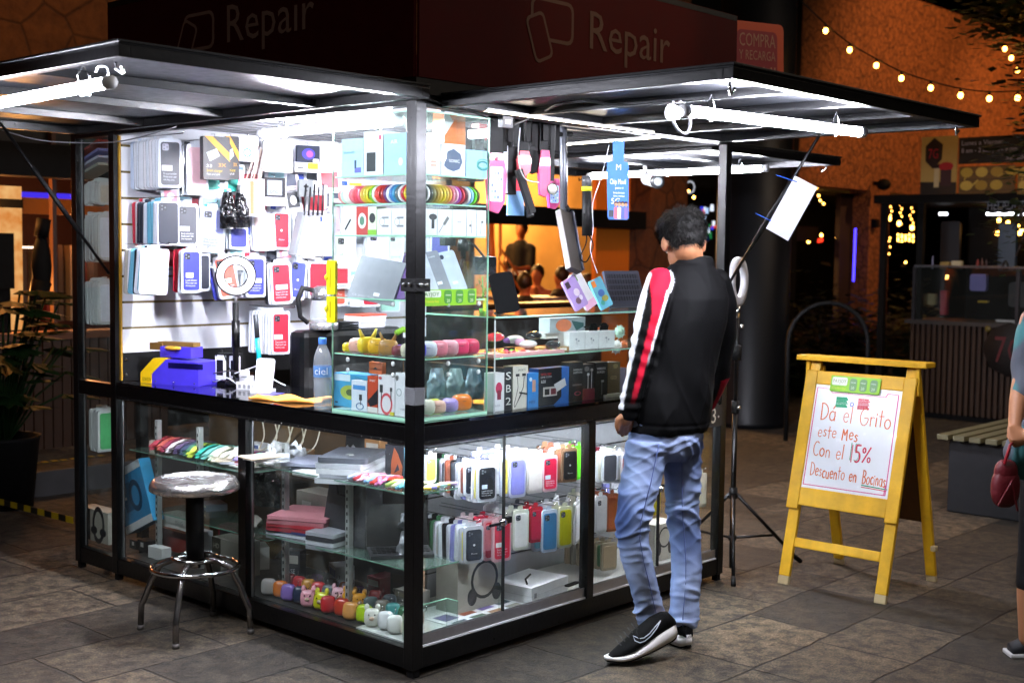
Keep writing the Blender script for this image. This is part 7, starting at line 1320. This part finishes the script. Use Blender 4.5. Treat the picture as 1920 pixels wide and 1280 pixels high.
# --- trousers
dm=pm('#5a6fae'); mb=MB(); yw=R(25)
loft(mb,[PR(1184,1324,770,4.88,.105,.2),PR(1178,1322,800,4.88,.112,.2),PR(1175,1320,828,4.88,.112,.2),PR(1180,1316,848,4.88,.10,.2),PR(1196,1300,862,4.88,.07,.2)],dm)
LL=[(1176,1258,825,4.83,.088),(1169,1250,862,4.82,.088),(1162,1242,900,4.80,.083),(1154,1231,940,4.78,.075),(1150,1221,975,4.765,.068),(1154,1218,1005,4.765,.063),(1164,1224,1045,4.78,.062),(1176,1233,1085,4.80,.058),(1186,1240,1120,4.825,.054),(1190,1248,1148,4.845,.056),(1192,1251,1172,4.855,.055)]
RL=[(1238,1320,825,4.92,.088),(1240,1318,862,4.93,.086),(1243,1315,900,4.94,.08),(1247,1312,940,4.95,.072),(1250,1313,975,4.955,.066),(1254,1315,1010,4.96,.063),(1257,1316,1050,4.96,.06),(1258,1314,1090,4.955,.056),(1256,1310,1125,4.95,.054),(1253,1309,1150,4.95,.056),(1254,1307,1170,4.95,.054)]
for S_ in(LL,RL): loft(mb,[PR(*a) for a in S_],dm)
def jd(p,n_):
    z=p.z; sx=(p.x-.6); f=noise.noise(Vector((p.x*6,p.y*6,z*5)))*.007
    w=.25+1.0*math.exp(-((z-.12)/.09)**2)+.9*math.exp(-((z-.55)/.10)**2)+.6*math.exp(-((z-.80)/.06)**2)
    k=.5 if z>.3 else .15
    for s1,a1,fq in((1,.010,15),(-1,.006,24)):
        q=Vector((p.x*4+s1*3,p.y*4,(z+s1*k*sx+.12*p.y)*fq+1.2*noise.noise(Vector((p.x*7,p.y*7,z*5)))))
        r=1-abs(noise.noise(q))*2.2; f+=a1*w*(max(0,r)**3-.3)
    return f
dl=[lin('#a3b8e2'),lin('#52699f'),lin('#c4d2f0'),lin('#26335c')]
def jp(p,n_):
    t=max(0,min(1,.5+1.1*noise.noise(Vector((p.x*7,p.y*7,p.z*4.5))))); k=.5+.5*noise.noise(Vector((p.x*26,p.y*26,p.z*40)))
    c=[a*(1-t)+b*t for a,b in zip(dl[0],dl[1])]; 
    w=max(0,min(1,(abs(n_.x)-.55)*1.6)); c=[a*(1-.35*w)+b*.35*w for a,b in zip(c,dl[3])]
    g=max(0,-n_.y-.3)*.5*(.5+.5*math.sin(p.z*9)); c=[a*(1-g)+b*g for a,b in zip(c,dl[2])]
    h_=jd(p,n_)*60; c=[x*(1+.55*max(-1,min(1,h_))) for x in c]; v_=max(0,1-abs(p.z-.78)/.14)*.5*(.5+.5*noise.noise(Vector((p.x*9,p.y*9,p.z*6)))); c=[a*(1-v_)+b*v_ for a,b in zip(c,dl[3])]  # shade painted in at the crotch and in creases; fold ridges worn paler
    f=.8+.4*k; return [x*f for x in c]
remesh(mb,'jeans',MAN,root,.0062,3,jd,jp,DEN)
sm=pm('#5a6ba8',.8); mb=MB()
for S_,s_ in((LL,.35),(RL,-.15)):
    P=[]
    for a in S_: c,A,B=PR(*a); th=-PI/2+s_; P.append(c+A*math.cos(th)*1.0+B*math.sin(th)*1.0-root+Vector((0,-.003,0)))
    mb.tube(P,.0016,sm,5)
a=[WQ(1200,812,4.775)-root,WQ(1208,840,4.755)-root,WQ(1236,852,4.76)-root,WQ(1243,815,4.775)-root]; 
mb.build('seam',MAN)
# --- jacket
mb=MB(); TW_=R(22)
TR=[(1176,1328,808,4.885,.122),(1180,1331,796,4.885,.128),(1182,1334,770,4.885,.124),(1190,1340,730,4.89,.118),(1200,1346,690,4.90,.114),(1212,1354,645,4.915,.112),(1222,1364,600,4.93,.112),(1224,1370,560,4.945,.108),(1228,1362,530,4.955,.088),(1246,1348,509,4.965,.070),(1256,1338,497,4.975,.058)]
loft(mb,[PR(*a,TW_) for a in TR],BLKM,28)
LA_=[(1238,526,4.89,.055),(1228,560,4.86,.056),(1218,600,4.84,.053),(1207,650,4.82,.048),(1194,705,4.805,.044),(1182,750,4.80,.039),(1178,772,4.80,.036)]
RA_=[(1345,530,5.03,.056),(1358,572,5.07,.052),(1358,625,5.12,.048),(1347,680,5.17,.047),(1336,730,5.22,.045),(1322,762,5.27,.042)]
LAv=[(WQ(x,y,D),r) for x,y,D,r in LA_]; RAv=[(WQ(x,y,D),r) for x,y,D,r in RA_]
limb(mb,LAv,BLKM); limb(mb,RAv,BLKM)
# collar
loft(mb,[PR(1258,1340,506,4.975,.060,TW_),PR(1266,1340,492,4.985,.056,TW_),PR(1270,1334,482,4.99,.054,TW_)],BLKM)
def near(p,ch):
    best=(9,0,0,None)
    for i in range(len(ch)-1):
        a,b=ch[i][0],ch[i+1][0]; d=b-a; t=max(0,min(1,(p-a).dot(d)/d.length_squared)); q=a+d*t; L_=(p-q).length; r=ch[i][1]*(1-t)+ch[i+1][1]*t
        if L_<best[0]: best=(L_,i+t,r,q)
    return best
cB=lin('#050506'); cR=lin('#c01832'); cW=lin('#e4e2e6'); cR2=lin('#b01a30')
def smooth(a,b,x): t=max(0,min(1,(x-a)/(b-a))); return t*t*(3-2*t)
def band(q,a,b,e=.05): return smooth(a-e,a+e,q)*(1-smooth(b-e,b+e,q))
RJ=Vector((math.cos(R(10)),math.sin(R(10)),0))
def jkp(p,n_):
    L_,t,r,q=near(p,LAv); c=list(cB)
    if L_<r*1.35 and (p-q).y<r*.55:
        s_=(p-q).dot(RJ)/r; u=t/6.0
        w0=-.85-.05*u; w1=w0+.12; k1=-.15 if 0 else (w1+ (0.0 if u<.06 else min(.55,(u-.06)*2.2))); r1=k1; r2=.48-.30*u+ (0 if u>.1 else .1); wz=r2+.24-.10*u
        ww=band(s_,w0-.4,w1,.04) if u<.97 else 0; rd=band(s_,r1,r2,.04)*(1-smooth(.70,.88,u)); w2=band(s_,r2,wz,.04)*(1-smooth(.48,.62,u))
        for k,cc in((rd,cR),(w2,cW),(ww,cW)): c=[a*(1-k)+b*k for a,b in zip(c,cc)]
    L2,t2,r_,q2=near(p,RAv)
    if L2<r_*1.3 and t2>3.0: k=.75*band((p-q2).dot(X_)/r_,.35,1.4)*(1 if t2>3.4 else 0); c=[a*(1-k)+b*k for a,b in zip(c,cR2)]
    # shoulder yoke continues the stripe toward the collar
    return c
def jkd(p,n_):
    f=noise.noise(Vector((p.x*9,p.y*9,p.z*5)))*.006+noise.noise(Vector((p.x*20,p.y*20,p.z*11)))*.0025
    L_,t,r,q=near(p,LAv)
    if L_<r*1.3: f+=.0035*math.sin(p.z*90+p.x*40+3*noise.noise(p*6))*math.exp(-((t-3.0)/1.2)**2)+.004*math.exp(-((t-5.4)/.7)**2)*math.sin(p.z*160)
    else:
        v=(p.x-.62)+(p.z-1.1)*.35; f+=.006*math.sin(v*34+4*noise.noise(p*3))*math.exp(-((p.z-1.05)/.3)**2)
        for s1 in(1,-1): r_=1-abs(noise.noise(Vector((p.x*11+s1*5+p.z*4*s1,p.y*6,p.z*3.2*1.0))))*2.4; f+=.004*max(0,r_)**4*(.35+math.exp(-((p.z-.97)/.12)**2))
        f-=.004*math.exp(-((p.z-.885)/.006)**2)
    return f
remesh(mb,'track_jacket',MAN,root,.0058,4,jkd,jkp,JCK)
mb=MB(); loft(mb,[PR(1262,1344,500,4.975,.067,TW_),PR(1264,1342,487,4.985,.064,TW_),PR(1269,1336,484,4.988,.060,TW_),PR(1266,1341,500,4.98,.062,TW_)],pm('#101013',.5)); 
# --- body: one continuous surface of skin
mb=MB(); Hc=WQ(1280,450,5.00)
HF=(RZ(R(14))@RX(R(-26))).to_3x3()   # local +y = face direction
def H(x,y,z): return Hc+HF@Vector((x,y,z))
mb.ball(H(0,0,.015),.074,.094,.088,SKIN,26,HF); mb.ball(H(0,.030,-.055),.055,.062,.062,SKIN,20,HF); mb.ball(H(0,.075,-.088),.026,.022,.022,SKIN,12,HF)
mb.ball(H(0,.098,-.028),.012,.018,.022,SKIN,10,HF); mb.ball(H(0,.088,-.062),.022,.012,.010,SKIN,10,HF); mb.ball(H(-.03,.082,.004),.018,.012,.008,SKIN,8,HF); mb.ball(H(.03,.082,.004),.018,.012,.008,SKIN,8,HF)
for s_ in(-1,1): mb.ball(H(s_*.079,-.004,-.022),.011,.02,.031,SKIN,12,HF@Matrix.Rotation(R(-18)*s_,3,'Z')); mb.ball(H(s_*.083,-.012,-.012),.008,.012,.02,SKIN,10,HF)
nk=WQ(1298,512,4.985); limb(mb,[(H(0,-.025,-.045),.055),(WQ(1296,492,4.995),.052),(nk,.056)],SKIN)
loft(mb,[PR(1250,1340,525,4.955,.06,TW_),PR(1240,1345,600,4.94,.08,TW_),PR(1220,1335,690,4.905,.08,TW_),PR(1205,1312,790,4.885,.08,TW_),PR(1200,1305,840,4.88,.07,TW_)],SKIN)
limb(mb,[(nk,.04),(WQ(1245,540,4.90),.03)],SKIN); limb(mb,[(nk,.04),(WQ(1335,540,5.02),.03)],SKIN)
limb(mb,[(p,r*.7) for p,r in LAv],SKIN); limb(mb,[(p,r*.7) for p,r in RAv],SKIN)
for S_ in(LL,RL): limb(mb,[(PR(*a)[0],min(.05,a[4]*.6)) for a in S_],SKIN)
# left hand
W0=WQ(1177,776,4.80); limb(mb,[(W0,.026),(WQ(1173,788,4.80),.024)],SKIN)
def flat(pts): limb(mb,pts,SKIN,10)
for i,(x0,x1,x2,x3,yt,rr2) in enumerate(((1163,1159,1158,1160,811,.0088),(1169,1166,1165,1167,816,.0092),(1175,1173,1173,1175,814,.0088),(1181,1181,1182,1183,808,.0080))):
    D=4.795+.012*i; flat([(WQ(x0+3,784,D),.013),(WQ(x1+2,795,D-.004),.0105),(WQ(x2,803,D),rr2),(WQ(x3,yt,D+.014),rr2*.85)])
flat([(WQ(1166,780,4.785),.013),(WQ(1158,786,4.775),.011),(WQ(1156,797,4.778),.0095),(WQ(1158,806,4.785),.008)])
# right hand, holding a phone in front of him
hp=WQ(1318,768,5.29); flat([(hp,.03),(hp+Vector((-.03,.03,.02)),.028)])
for i in range(4): a=hp+Vector((-.05+.0*i,.03,.045-.02*i)); flat([(hp+Vector((-.03,.03,.03-.018*i)),.011),(a,.009),(a+Vector((-.025,-.01,0)),.008)])
flat([(hp+Vector((-.01,.02,.03)),.012),(hp+Vector((-.03,0,.055)),.009)])
# feet stubs inside shoes
HL0=WQ(1266,1178,4.80); TL0=Vector((.392,4.70,.02))
limb(mb,[(PR(*LL[-1])[0],.034),(HL0+Vector((-.045,-.02,.05)),.024),(TL0+Vector((.09,.035,.035)),.012)],SKIN)
HR0=KM@Vector((1.0,-.485,0)); FR=Vector((-.38,.92,0)).normalized()
limb(mb,[(PR(*RL[-1])[0],.034),(HR0+FR*.06+Vector((0,0,.06)),.024),(HR0+FR*.18+Vector((0,0,.04)),.014)],SKIN)
remesh(mb,'body',MAN,root,.0052,3,None,None,SKIN)
for s_ in(-1,1): e=MB().ball(H(s_*.031,.082,-.008)-root,.012,.01,.01,pm('#e8e4e0',.2),10).ball(H(s_*.031,.0905,-.010)-root,.006,.004,.006,pm('#20120a',.1),8); e.build('eye',MAN)
# hair
mb=MB(); mb.ball(H(0,-.012,.032),.090,.105,.083,HAIR,28,HF); mb.ball(H(0,-.042,-.002),.074,.064,.066,HAIR,24,HF); mb.ball(H(-.01,.05,.078),.068,.06,.05,HAIR,18,HF); mb.ball(H(.02,.0,.078),.07,.08,.042,HAIR,18,HF)
def hd(p,n_): return .0065*noise.noise(p*36)+.0035*noise.noise(p*85)
hair=remesh(mb,'hair',MAN,root,.005,2,hd,None,HAIR)
rnd=random.Random(4); mb=MB(); up=HF@Vector((0,0,1)); bk=HF@Vector((0,-1,0)); ctr=H(0,-.02,.03)-root
for v in rnd.sample(list(hair.data.vertices),min(8000,len(hair.data.vertices))):
    p=v.co.copy(); n_=(p-ctr).normalized(); h_=n_.dot(up)
    flow=(n_*.55+(-up if h_<.35 else (HF@Vector((.6,.9,0))))*.75+Vector((rnd.gauss(0,.25),rnd.gauss(0,.25),rnd.gauss(0,.2)))).normalized(); L_=.010+.020*max(0,h_+.15)+rnd.random()*.008
    s_=flow.cross(n_).normalized()*.0011; a=p-n_*.002; m1=a+flow*L_*.55+n_*.003; e_=a+flow*L_
    mb.add([a-s_,a+s_,m1+s_*.7,m1-s_*.7,e_],[(0,1,2,3),(3,2,4)],HAIR)
mb.build('hair_strand',MAN)['kind']='stuff'
# shoes
def shoe(name,H0,T0,upv,side,lab):
    """built along +x from heel to toe, outer side at -y"""
    fx=(T0-H0); L_=fx.length; fx.normalize(); sy=upv.cross(fx).normalized(); uz=fx.cross(sy); M=Matrix((fx,sy,uz)).transposed().to_4x4(); M=Matrix.Translation(H0-root)@M
    s=L_/.29; mb=MB(); so=pm('#e6e4e2',.45); bl=pm('#060607',.7,0,.2,.25,160,spec=.12); N_=22
    prof=[]
    def hw(t): return (.032+.016*math.sin(min(1,t*1.35)*PI*.5)-.026*max(0,(t-.74)/.26)**2)*(1 if t>.03 else .8)
    st=[i/14 for i in range(15)]
    def sect(z0,z1,grow,m,n=20):
        vs=[];fs=[]
        for i in range(N_+1):
            t=.5-.5*math.cos(PI*i/N_); x=t*.29; w=max(.004,hw(t)*grow*(math.sin(PI*min(1,max(0,t*.97+.015)))**.28)); a,b=z0(t),z1(t)
            for y,z in((-w,a),(w,a),(w*1.02,(a+b)/2),(w*.94,b),(-w*.94,b),(-w*1.02,(a+b)/2)): vs.append((x*s,y*s,z*s))
        for i in range(N_):
            for k in range(6): p=i*6+k;q=i*6+(k+1)%6; fs.append((p,q,q+6,p+6))
        fs+=[tuple(range(6))[::-1],tuple(range(N_*6,N_*6+6))]; mb.add(vs,fs,m,True)
    toe=lambda t:.018*max(0,(t-.72)/.28)**2+.012*max(0,(.12-t)/.12)**2
    sect(lambda t:toe(t),lambda t:.008+toe(t),1.0,BLKM); top=lambda t:.052-.030*smooth(.12,.75,t)+toe(t)*.8
    sect(lambda t:.008+toe(t),lambda t:top(t),1.08,so)
    mb.build('sole',SH_)['label']='white wavy sole'; 
    m2=MB(); rings=[]
    for t,hh in((.0,.075),(.06,.105),(.14,.112),(.28,.108),(.40,.095),(.52,.082),(.66,.062),(.80,.050),(.92,.040),(.985,.026)):
        zb=top(t)*.75; c=Vector((t*.285*s,0,(zb+hh)/2*s)); rings.append((c,Vector((0,hw(t)*.98*s*(math.sin(PI*min(.97,t+.1))**.25),0)),Vector((0,0,(hh-zb)/2*s))))
    loft(m2,rings,bl,20); return m2,M,s
def mkshoe(H0,T0,upv,lab,sw):
    global SH_
    SH_=bpy.data.objects.new('shoe',None); COL.objects.link(SH_); SH_.parent=MAN; SH_['label']=lab
    m2,M,s=shoe('shoe',H0,T0,upv,1,lab); SH_.matrix_basis=M
    wsw=pm('#c8d0dc',.4)
    if sw:
        P=[(.06,.058),(.10,.050),(.14,.052),(.20,.074),(.245,.098)] 
        RG=((.0,.075),(.06,.105),(.14,.112),(.28,.108),(.40,.095),(.52,.082),(.66,.062),(.80,.050),(.92,.040),(.985,.026))
        def side(x,z,o=.0):
            t=x/.285; i=max(j for j in range(len(RG)) if RG[j][0]<=t+1e-6); i=min(i,len(RG)-2); u=(t-RG[i][0])/(RG[i+1][0]-RG[i][0]); hh=RG[i][1]*(1-u)+RG[i+1][1]*u; zb=(.052-.030*smooth(.12,.75,t))*.75
            zc_=(zb+hh)/2; W_=(.032+.016*math.sin(min(1,t*1.35)*PI*.5)-.026*max(0,(t-.74)/.26)**2)*.98*(math.sin(PI*min(.97,t+.1))**.25); q=max(-.97,min(.97,(z-zc_)/((hh-zb)/2))); return Vector((x*s,(W_*math.sqrt(1-q*q)+.001)*s,z*s))
        Q1=[(.105,.094),(.128,.076),(.15,.062),(.175,.052),(.20,.050),(.215,.056),(.218,.068)]
        out=[(.062,.096),(.09,.078),(.12,.062),(.145,.054),(.165,.054),(.176,.062),(.172,.074)]
        inn=[(.172,.074),(.160,.066),(.145,.065),(.12,.072),(.09,.086),(.062,.096)]
        m2.tube([side(a,b) for a,b in out+inn[1:]],.0019,wsw,5)
        for k in range(5): m2.tube([Vector(((.15+.018*k)*s,-.03*s,(.100-.009*k)*s)),Vector(((.158+.018*k)*s,.025*s,(.101-.009*k)*s))],.0025,pm('#26262a',.5),5)
        m2.tube([Vector((.15*s,.02*s,.098*s)),Vector((.165*s,.042*s,.10*s)),Vector((.17*s,.05*s,.08*s)),Vector((.162*s,.052*s,.066*s))],.0016,BLKM,5)
    m2.build('upper',SH_)
H0=WQ(1270,1192,4.79); T0=Vector((.368,4.685,-.002)); mkshoe(H0,T0,Vector((-.25,-.12,1)).normalized(),'shoe resting on its toe, heel lifted',True)
mkshoe(HR0-FR*.02,HR0+FR*.26,Z_,'shoe flat on the ground pointing away',False)
# ------------------------------------------------------------------ passer-by at the right edge
r2=Vector((2.02,4.85,0)); WM=bpy.data.objects.new('person',None); COL.objects.link(WM); WM.location=r2; tag(WM,'passer-by at the right edge in black leggings and a grey and aqua jacket','person')
w=lambda x,y,D=4.82:WQ(x,y,D)
mb=MB(); limb(mb,[(w(1985,470,4.85),.085),(w(1985,520,4.85),.05),(w(1980,580,4.85),.09)],SKIN); mb.ball(w(1978,480,4.8),.02,.02,.03,SKIN,8)
limb(mb,[(w(1980,600),.1),(w(1972,760),.11),(w(1968,850),.12)],SKIN); limb(mb,[(w(1935,600),.045),(w(1922,690),.04),(w(1909,750,4.76),.033),(w(1903,800,4.72),.026),(w(1902,815,4.70),.028)],SKIN)
limb(mb,[(w(2030,600,4.9),.045),(w(2040,720,4.9),.04),(w(1985,800,4.7),.03),(w(1930,815,4.68),.028)],SKIN)
for i in range(4): limb(mb,[(w(1898+5*i,808,4.69),.011),(w(1896+6*i,825,4.67),.0095),(w(1900+6*i,836,4.68),.008)],SKIN,8)
limb(mb,[(w(1893,802,4.69),.012),(w(1891,818,4.68),.009)],SKIN,8)
for (a,b,c,d) in(((1955,860),(1938,1010),(1929,1110),(1927,1195)),((2000,860),(2010,1000),(2030,1100),(2040,1180))): limb(mb,[(w(*a),.08),(w(*b),.055),(w(*c),.045),(w(*d),.034)],SKIN)
limb(mb,[(w(1927,1200,4.85),.03),(w(1915,1216,4.85),.015)],SKIN)
remesh(mb,'body',WM,r2,.009,3,None,None,SKIN)
def solid(h): c=lin(h); return lambda p,n_:c
mb=MB(); loft(mb,[(w(1965,880),X_*.115,Y_*.10),(w(1966,840),X_*.13,Y_*.11),(w(1975,820),X_*.12,Y_*.10)],BLKM)
for (a,b,c) in(((1958,870),(1940,1010),(1931,1092)),((2000,870),(2010,1000),(2026,1090))): limb(mb,[(w(*a),.088),(w(*b),.060),(w(*c),.053)],BLKM)
remesh(mb,'leggings',WM,r2,.009,3,lambda p,n_:noise.noise(p*14)*.004,solid('#0b0b0e'),clothmat('legging_fabric',.6,.1,400))
mb=MB(); loft(mb,[(w(1970,890),X_*.128,Y_*.115),(w(1975,780),X_*.125,Y_*.11),(w(1980,680),X_*.14,Y_*.11),(w(1982,600),X_*.14,Y_*.09),(w(1984,565),X_*.07,Y_*.06)],BLKM); limb(mb,[(w(1938,605),.058),(w(1924,690),.053),(w(1918,735,4.78),.046)],BLKM); limb(mb,[(w(2030,605,4.9),.058),(w(2038,700,4.9),.05)],BLKM)
mb.ball(w(1906,850,4.72),.04,.05,.055,BLKM,12); limb(mb,[(w(1925,800,4.72),.04),(w(1906,850,4.72),.05),(w(1915,880,4.74),.035)],BLKM)
cA=lin('#356a6c'); cG=lin('#4a4e58')
remesh(mb,'jacket',WM,r2,.009,3,lambda p,n_:noise.noise(p*12)*.01,lambda p,n_:[a*(1-k)+b*k for k in [smooth(-.05,.1,noise.noise(p*6))] for a,b in zip(cG,cA)],clothmat('jacket_cloth',.7,.1,300))
mb=MB().ball(w(1985,462,4.87)-r2,.1,.11,.12,HAIR,16); mb.build('hair',WM)
mb=MB().sq((0,0,-.11),.055,.03,.075,pm('#5c0c16',.5,bump=.4,sc=40),20,.8).sq((.0,0,-.06),.045,.026,.055,pm('#5c0c16',.5,bump=.4,sc=40),16,.8).tube([(-.02,-.02,-.02),(-.0,-.02,.05),(.04,0,.07),(.05,0,-.02)],.006,pm('#8a1420',.35),8).tube([(-.05,-.037,-.17),(0,-.037,-.08),(.03,-.037,-.19)],.005,pm('#5a0c16',.4),6)
o=mb.build('handbag',None,T(w(1887,858,4.68))@RZ(.2),.006); tag(o,'dark red handbag hanging from the arm of the passer-by at the right edge','handbag')
mb=MB(); so=MB(); A0=w(1884,1228,4.85); A0.z=.0
loft(mb,[(Vector((A0.x+.27,4.88,.05)),Vector((0,.03,0)),Vector((0,0,.045))),(Vector((A0.x+.2,4.87,.065)),Vector((0,.036,0)),Vector((0,0,.06))),(Vector((A0.x+.1,4.86,.045)),Vector((0,.042,0)),Vector((0,0,.04))),(Vector((A0.x+.02,4.85,.03)),Vector((0,.034,0)),Vector((0,0,.024)))],pm('#0e0e12',.6),16)
so.box(A0.x+.01,4.815,.0,A0.x+.28,4.905,.018,pm('#c8c6c4',.5)); 
sh=bpy.data.objects.new('shoe',None); COL.objects.link(sh); sh.parent=WM; mb.v=[tuple(Vector(v)-r2) for v in mb.v]; so.v=[tuple(Vector(v)-r2) for v in so.v]; mb.build('upper',sh); so.build('sole',sh,None,.006)
# ------------------------------------------------------------------ restaurant guests, far inside
def guest(px,py,D,lab,top,hairc,seat=True,face=0,armd=1,apron=False):
    g=bpy.data.objects.new('person',None); COL.objects.link(g); c=WQ(px,py,D); base=Vector((c.x,c.y,max(.3,c.z-(1.22 if seat else 1.6)))); g.location=base; tag(g,lab,'person')
    a=math.radians(face); f=Vector((-math.sin(a),math.cos(a),0)); s_=Vector((math.cos(a),math.sin(a),0)); hz=c.z-base.z; P=lambda x,y,z:s_*x+f*y+Z_*z
    sk=pm('#b06a42',.6); mb=MB(); mb.ball(P(0,0,hz),.075,.09,.11,sk,14); limb(mb,[(P(0,0,hz-.08),.05),(P(0,0,hz-.18),.06)],sk,10)
    limb(mb,[(P(0,0,hz-.25),.12),(P(0,0,hz-.55),.12),(P(0,.0,hz-.68),.13)],sk,10)
    arms=[[(P(x,0,hz-.25),.05),(P(x*1.15,.05,hz-.5),.042),(P(x*.6,.25,hz-.52 if armd==1 else hz-.3),.032),(P(x*.5,.3,hz-.5 if armd==1 else hz-.15),.035)] for x in(-.17,.17)]
    for A in arms: limb(mb,A,sk,8)
    if seat: 
        for x in(-.09,.09): limb(mb,[(P(x,0,hz-.7),.08),(P(x,.42,hz-.7),.06),(P(x,.42,.06),.045),(P(x,.52,.03),.035)],sk,8)
    else:
        for x in(-.09,.09): limb(mb,[(P(x,0,hz-.7),.09),(P(x,.02,hz-1.15),.06),(P(x,0,.06),.045),(P(x,.12,.03),.035)],sk,8)
    remesh(mb,'body',g,Vector((0,0,0)),.02,2,None,None,sk)
    mb=MB(); tm=pm(top,.8); limb(mb,[(P(0,0,hz-.24),.13),(P(0,0,hz-.5),.14),(P(0,0,hz-.68),.15)],tm,10)
    limb(mb,[(P(-.14,0,hz-.24),.075),(P(.14,0,hz-.24),.075)],tm,10)
    for A in arms: limb(mb,[(p,r+.015) for p,r in A[:2]],tm,8)
    remesh(mb,'shirt',g,Vector((0,0,0)),.02,2,None,None,tm)
    mb=MB(); limb(mb,[(P(-.09,0,hz-.72),.1),(P(.09,0,hz-.72),.1)],DARK,8)
    for x in(-.09,.09): limb(mb,[(P(x,0,hz-.72),.095),(P(x,.42 if seat else .02,hz-.7 if seat else hz-1.15),.07),(P(x,.42 if seat else 0,.15),.055)],DARK,8)
    remesh(mb,'trousers',g,Vector((0,0,0)),.02,2,None,None,DARK)
    MB().ball(P(0,-.025,hz+.035),.088,.1,.105,pm(hairc,.5),12).build('hair',g)
    if apron: MB().box(-.17,.14,hz-1.25,-.12,.16,hz-.55,WHT,RZ(a)).box(.12,.14,hz-1.25,.17,.16,hz-.55,WHT,RZ(a)).box(-.17,.14,hz-.6,.17,.16,hz-.52,WHT,RZ(a)).build('apron',g)
guest(977,432,17.5,'waiter in black with a pale apron standing in the dining room','#101014','#1c100a',False,150,1,True)
guest(985,532,14.5,'seated diner with dark curly hair seen from behind','#15110f','#1c100a',True,-20)
guest(1007,516,16,'seated man in a pink shirt facing the camera in the dining room','#c87a5a','#1a0f0a',True,160,2)
guest(1050,520,15,'long-haired woman seated in profile in the dining room','#1c1214','#1a0c08',True,60)
guest(1076,520,16.2,'diner in orange raising a hand to the face','#c83a1a','#1a0f0a',True,170,2)
guest(1100,535,14.2,'diner with black hair in a purple-brown top','#3a2030','#120a0c',True,20)
guest(1160,522,15.5,'small dark-haired guest in front of the orange door','#2c1410','#120a08',True,90)
o=MB().box(-1.6,-.35,0,1.6,.35,.04,pm('#4a2a14',.4)).box(-1.4,-.04,-.45,-1.32,.04,0,DARK).box(1.32,-.04,-.45,1.4,.04,0,DARK).build('dining_table',None,T(WQ(1040,562,14.9))); tag(o,'brown dining table between the seated guests','table')
# ================================================================== CAMERA, WORLD, LIGHTS
cam=bpy.data.cameras.new('camera'); co=bpy.data.objects.new('camera',cam); COL.objects.link(co)
cam.sensor_width=36; cam.lens=36*F0/1920; cam.clip_start=.05; cam.clip_end=400
co.matrix_world=Matrix.Translation((0,0,CH))@Matrix((cr,cu,-fw)).transposed().to_4x4()
cam.dof.use_dof=True; cam.dof.focus_distance=5.0; cam.dof.aperture_fstop=3.2
S.camera=co
wd=bpy.data.worlds.new('World'); S.world=wd; wd.use_nodes=True; nt=wd.node_tree; bg=nt.nodes['Background']
sky=nt.nodes.new('ShaderNodeTexSky'); sky.sky_type='NISHITA'; sky.sun_disc=False; sky.sun_elevation=R(-6); sky.sun_rotation=R(200)
nt.links.new(sky.outputs[0],bg.inputs[0]); bg.inputs[1].default_value=.02
def light(kind,K_,e,c,r=.1,spot=None,aim=None,lab=None):  # lamps out of view; the area fills and pillar spot are added
    l=bpy.data.lights.new('unseen_light',kind); l.energy=e; l.color=c
    if kind=='AREA': l.size=r
    else: l.shadow_soft_size=r
    o=bpy.data.objects.new('unseen_light',l); COL.objects.link(o); p=KM@Vector(K_); o.location=p
    if aim is not None: o.rotation_euler=((KM@Vector(aim))-p).to_track_quat('-Z','Y').to_euler()
    if spot: l.spot_size=R(spot); l.spot_blend=.6
    return o
OR=(1,.42,.10); WM_=(1,.72,.45)
light('POINT',(8.2,9.4,3.2),900,(1,.52,.17),.3); light('POINT',(11.5,9.4,3.0),900,(1,.52,.17),.3); light('SPOT',(7.2,3.6,3.2),60,(1,.45,.15),.1,80,(8.5,5,1.8)); light('POINT',(6.9,5.9,1.9),45,OR,.1)  # spot added in front to light the brown pillar
light('POINT',(1.15,5.15,1.25),16,OR,.05); light('POINT',(.85,5.15,1.85),30,OR,.08); light('POINT',(2.2,6.2,1.75),30,(1,.4,.15),.1)
light('SPOT',(14,1.5,5.5),520,(1,.46,.17),.15,95,(14.5,5,3.2)); light('SPOT',(18,2,5),400,(1,.42,.13),.15,90,(18,5,3.2)); light('SPOT',(11.5,3.2,3.2),40,(1,.45,.15),.1,100,(13,5,2.6))
light('SPOT',(0,2.5,4.6),70,(1,.4,.1),.1,100,(.5,5,3.2)); 
light('SPOT',(2.5,-3.5,4.8),150,(1,.5,.2),.04,16,(1.15,0,2.5))
light('AREA',(-3.5,-3,6),34,(1,.96,.88),3,None,(0,0,0)); light('AREA',(6,-2.5,6),130,(1,.80,.62),3,None,(4.5,1,0)); light('AREA',(2,-5,5),34,(1,.92,.85),2.5,None,(1,0,.6))  # soft fills added for the paving and yellow board, no lamp there
S.view_settings.view_transform='Standard'; S.view_settings.look='None'; S.view_settings.exposure=0; S.view_settings.gamma=1
S.cycles.use_denoising=True; S.cycles.transparent_max_bounces=24; S.cycles.max_bounces=8; S.cycles.sample_clamp_indirect=8; S.cycles.use_light_tree=True; S.cycles.caustics_reflective=False; S.cycles.caustics_refractive=False
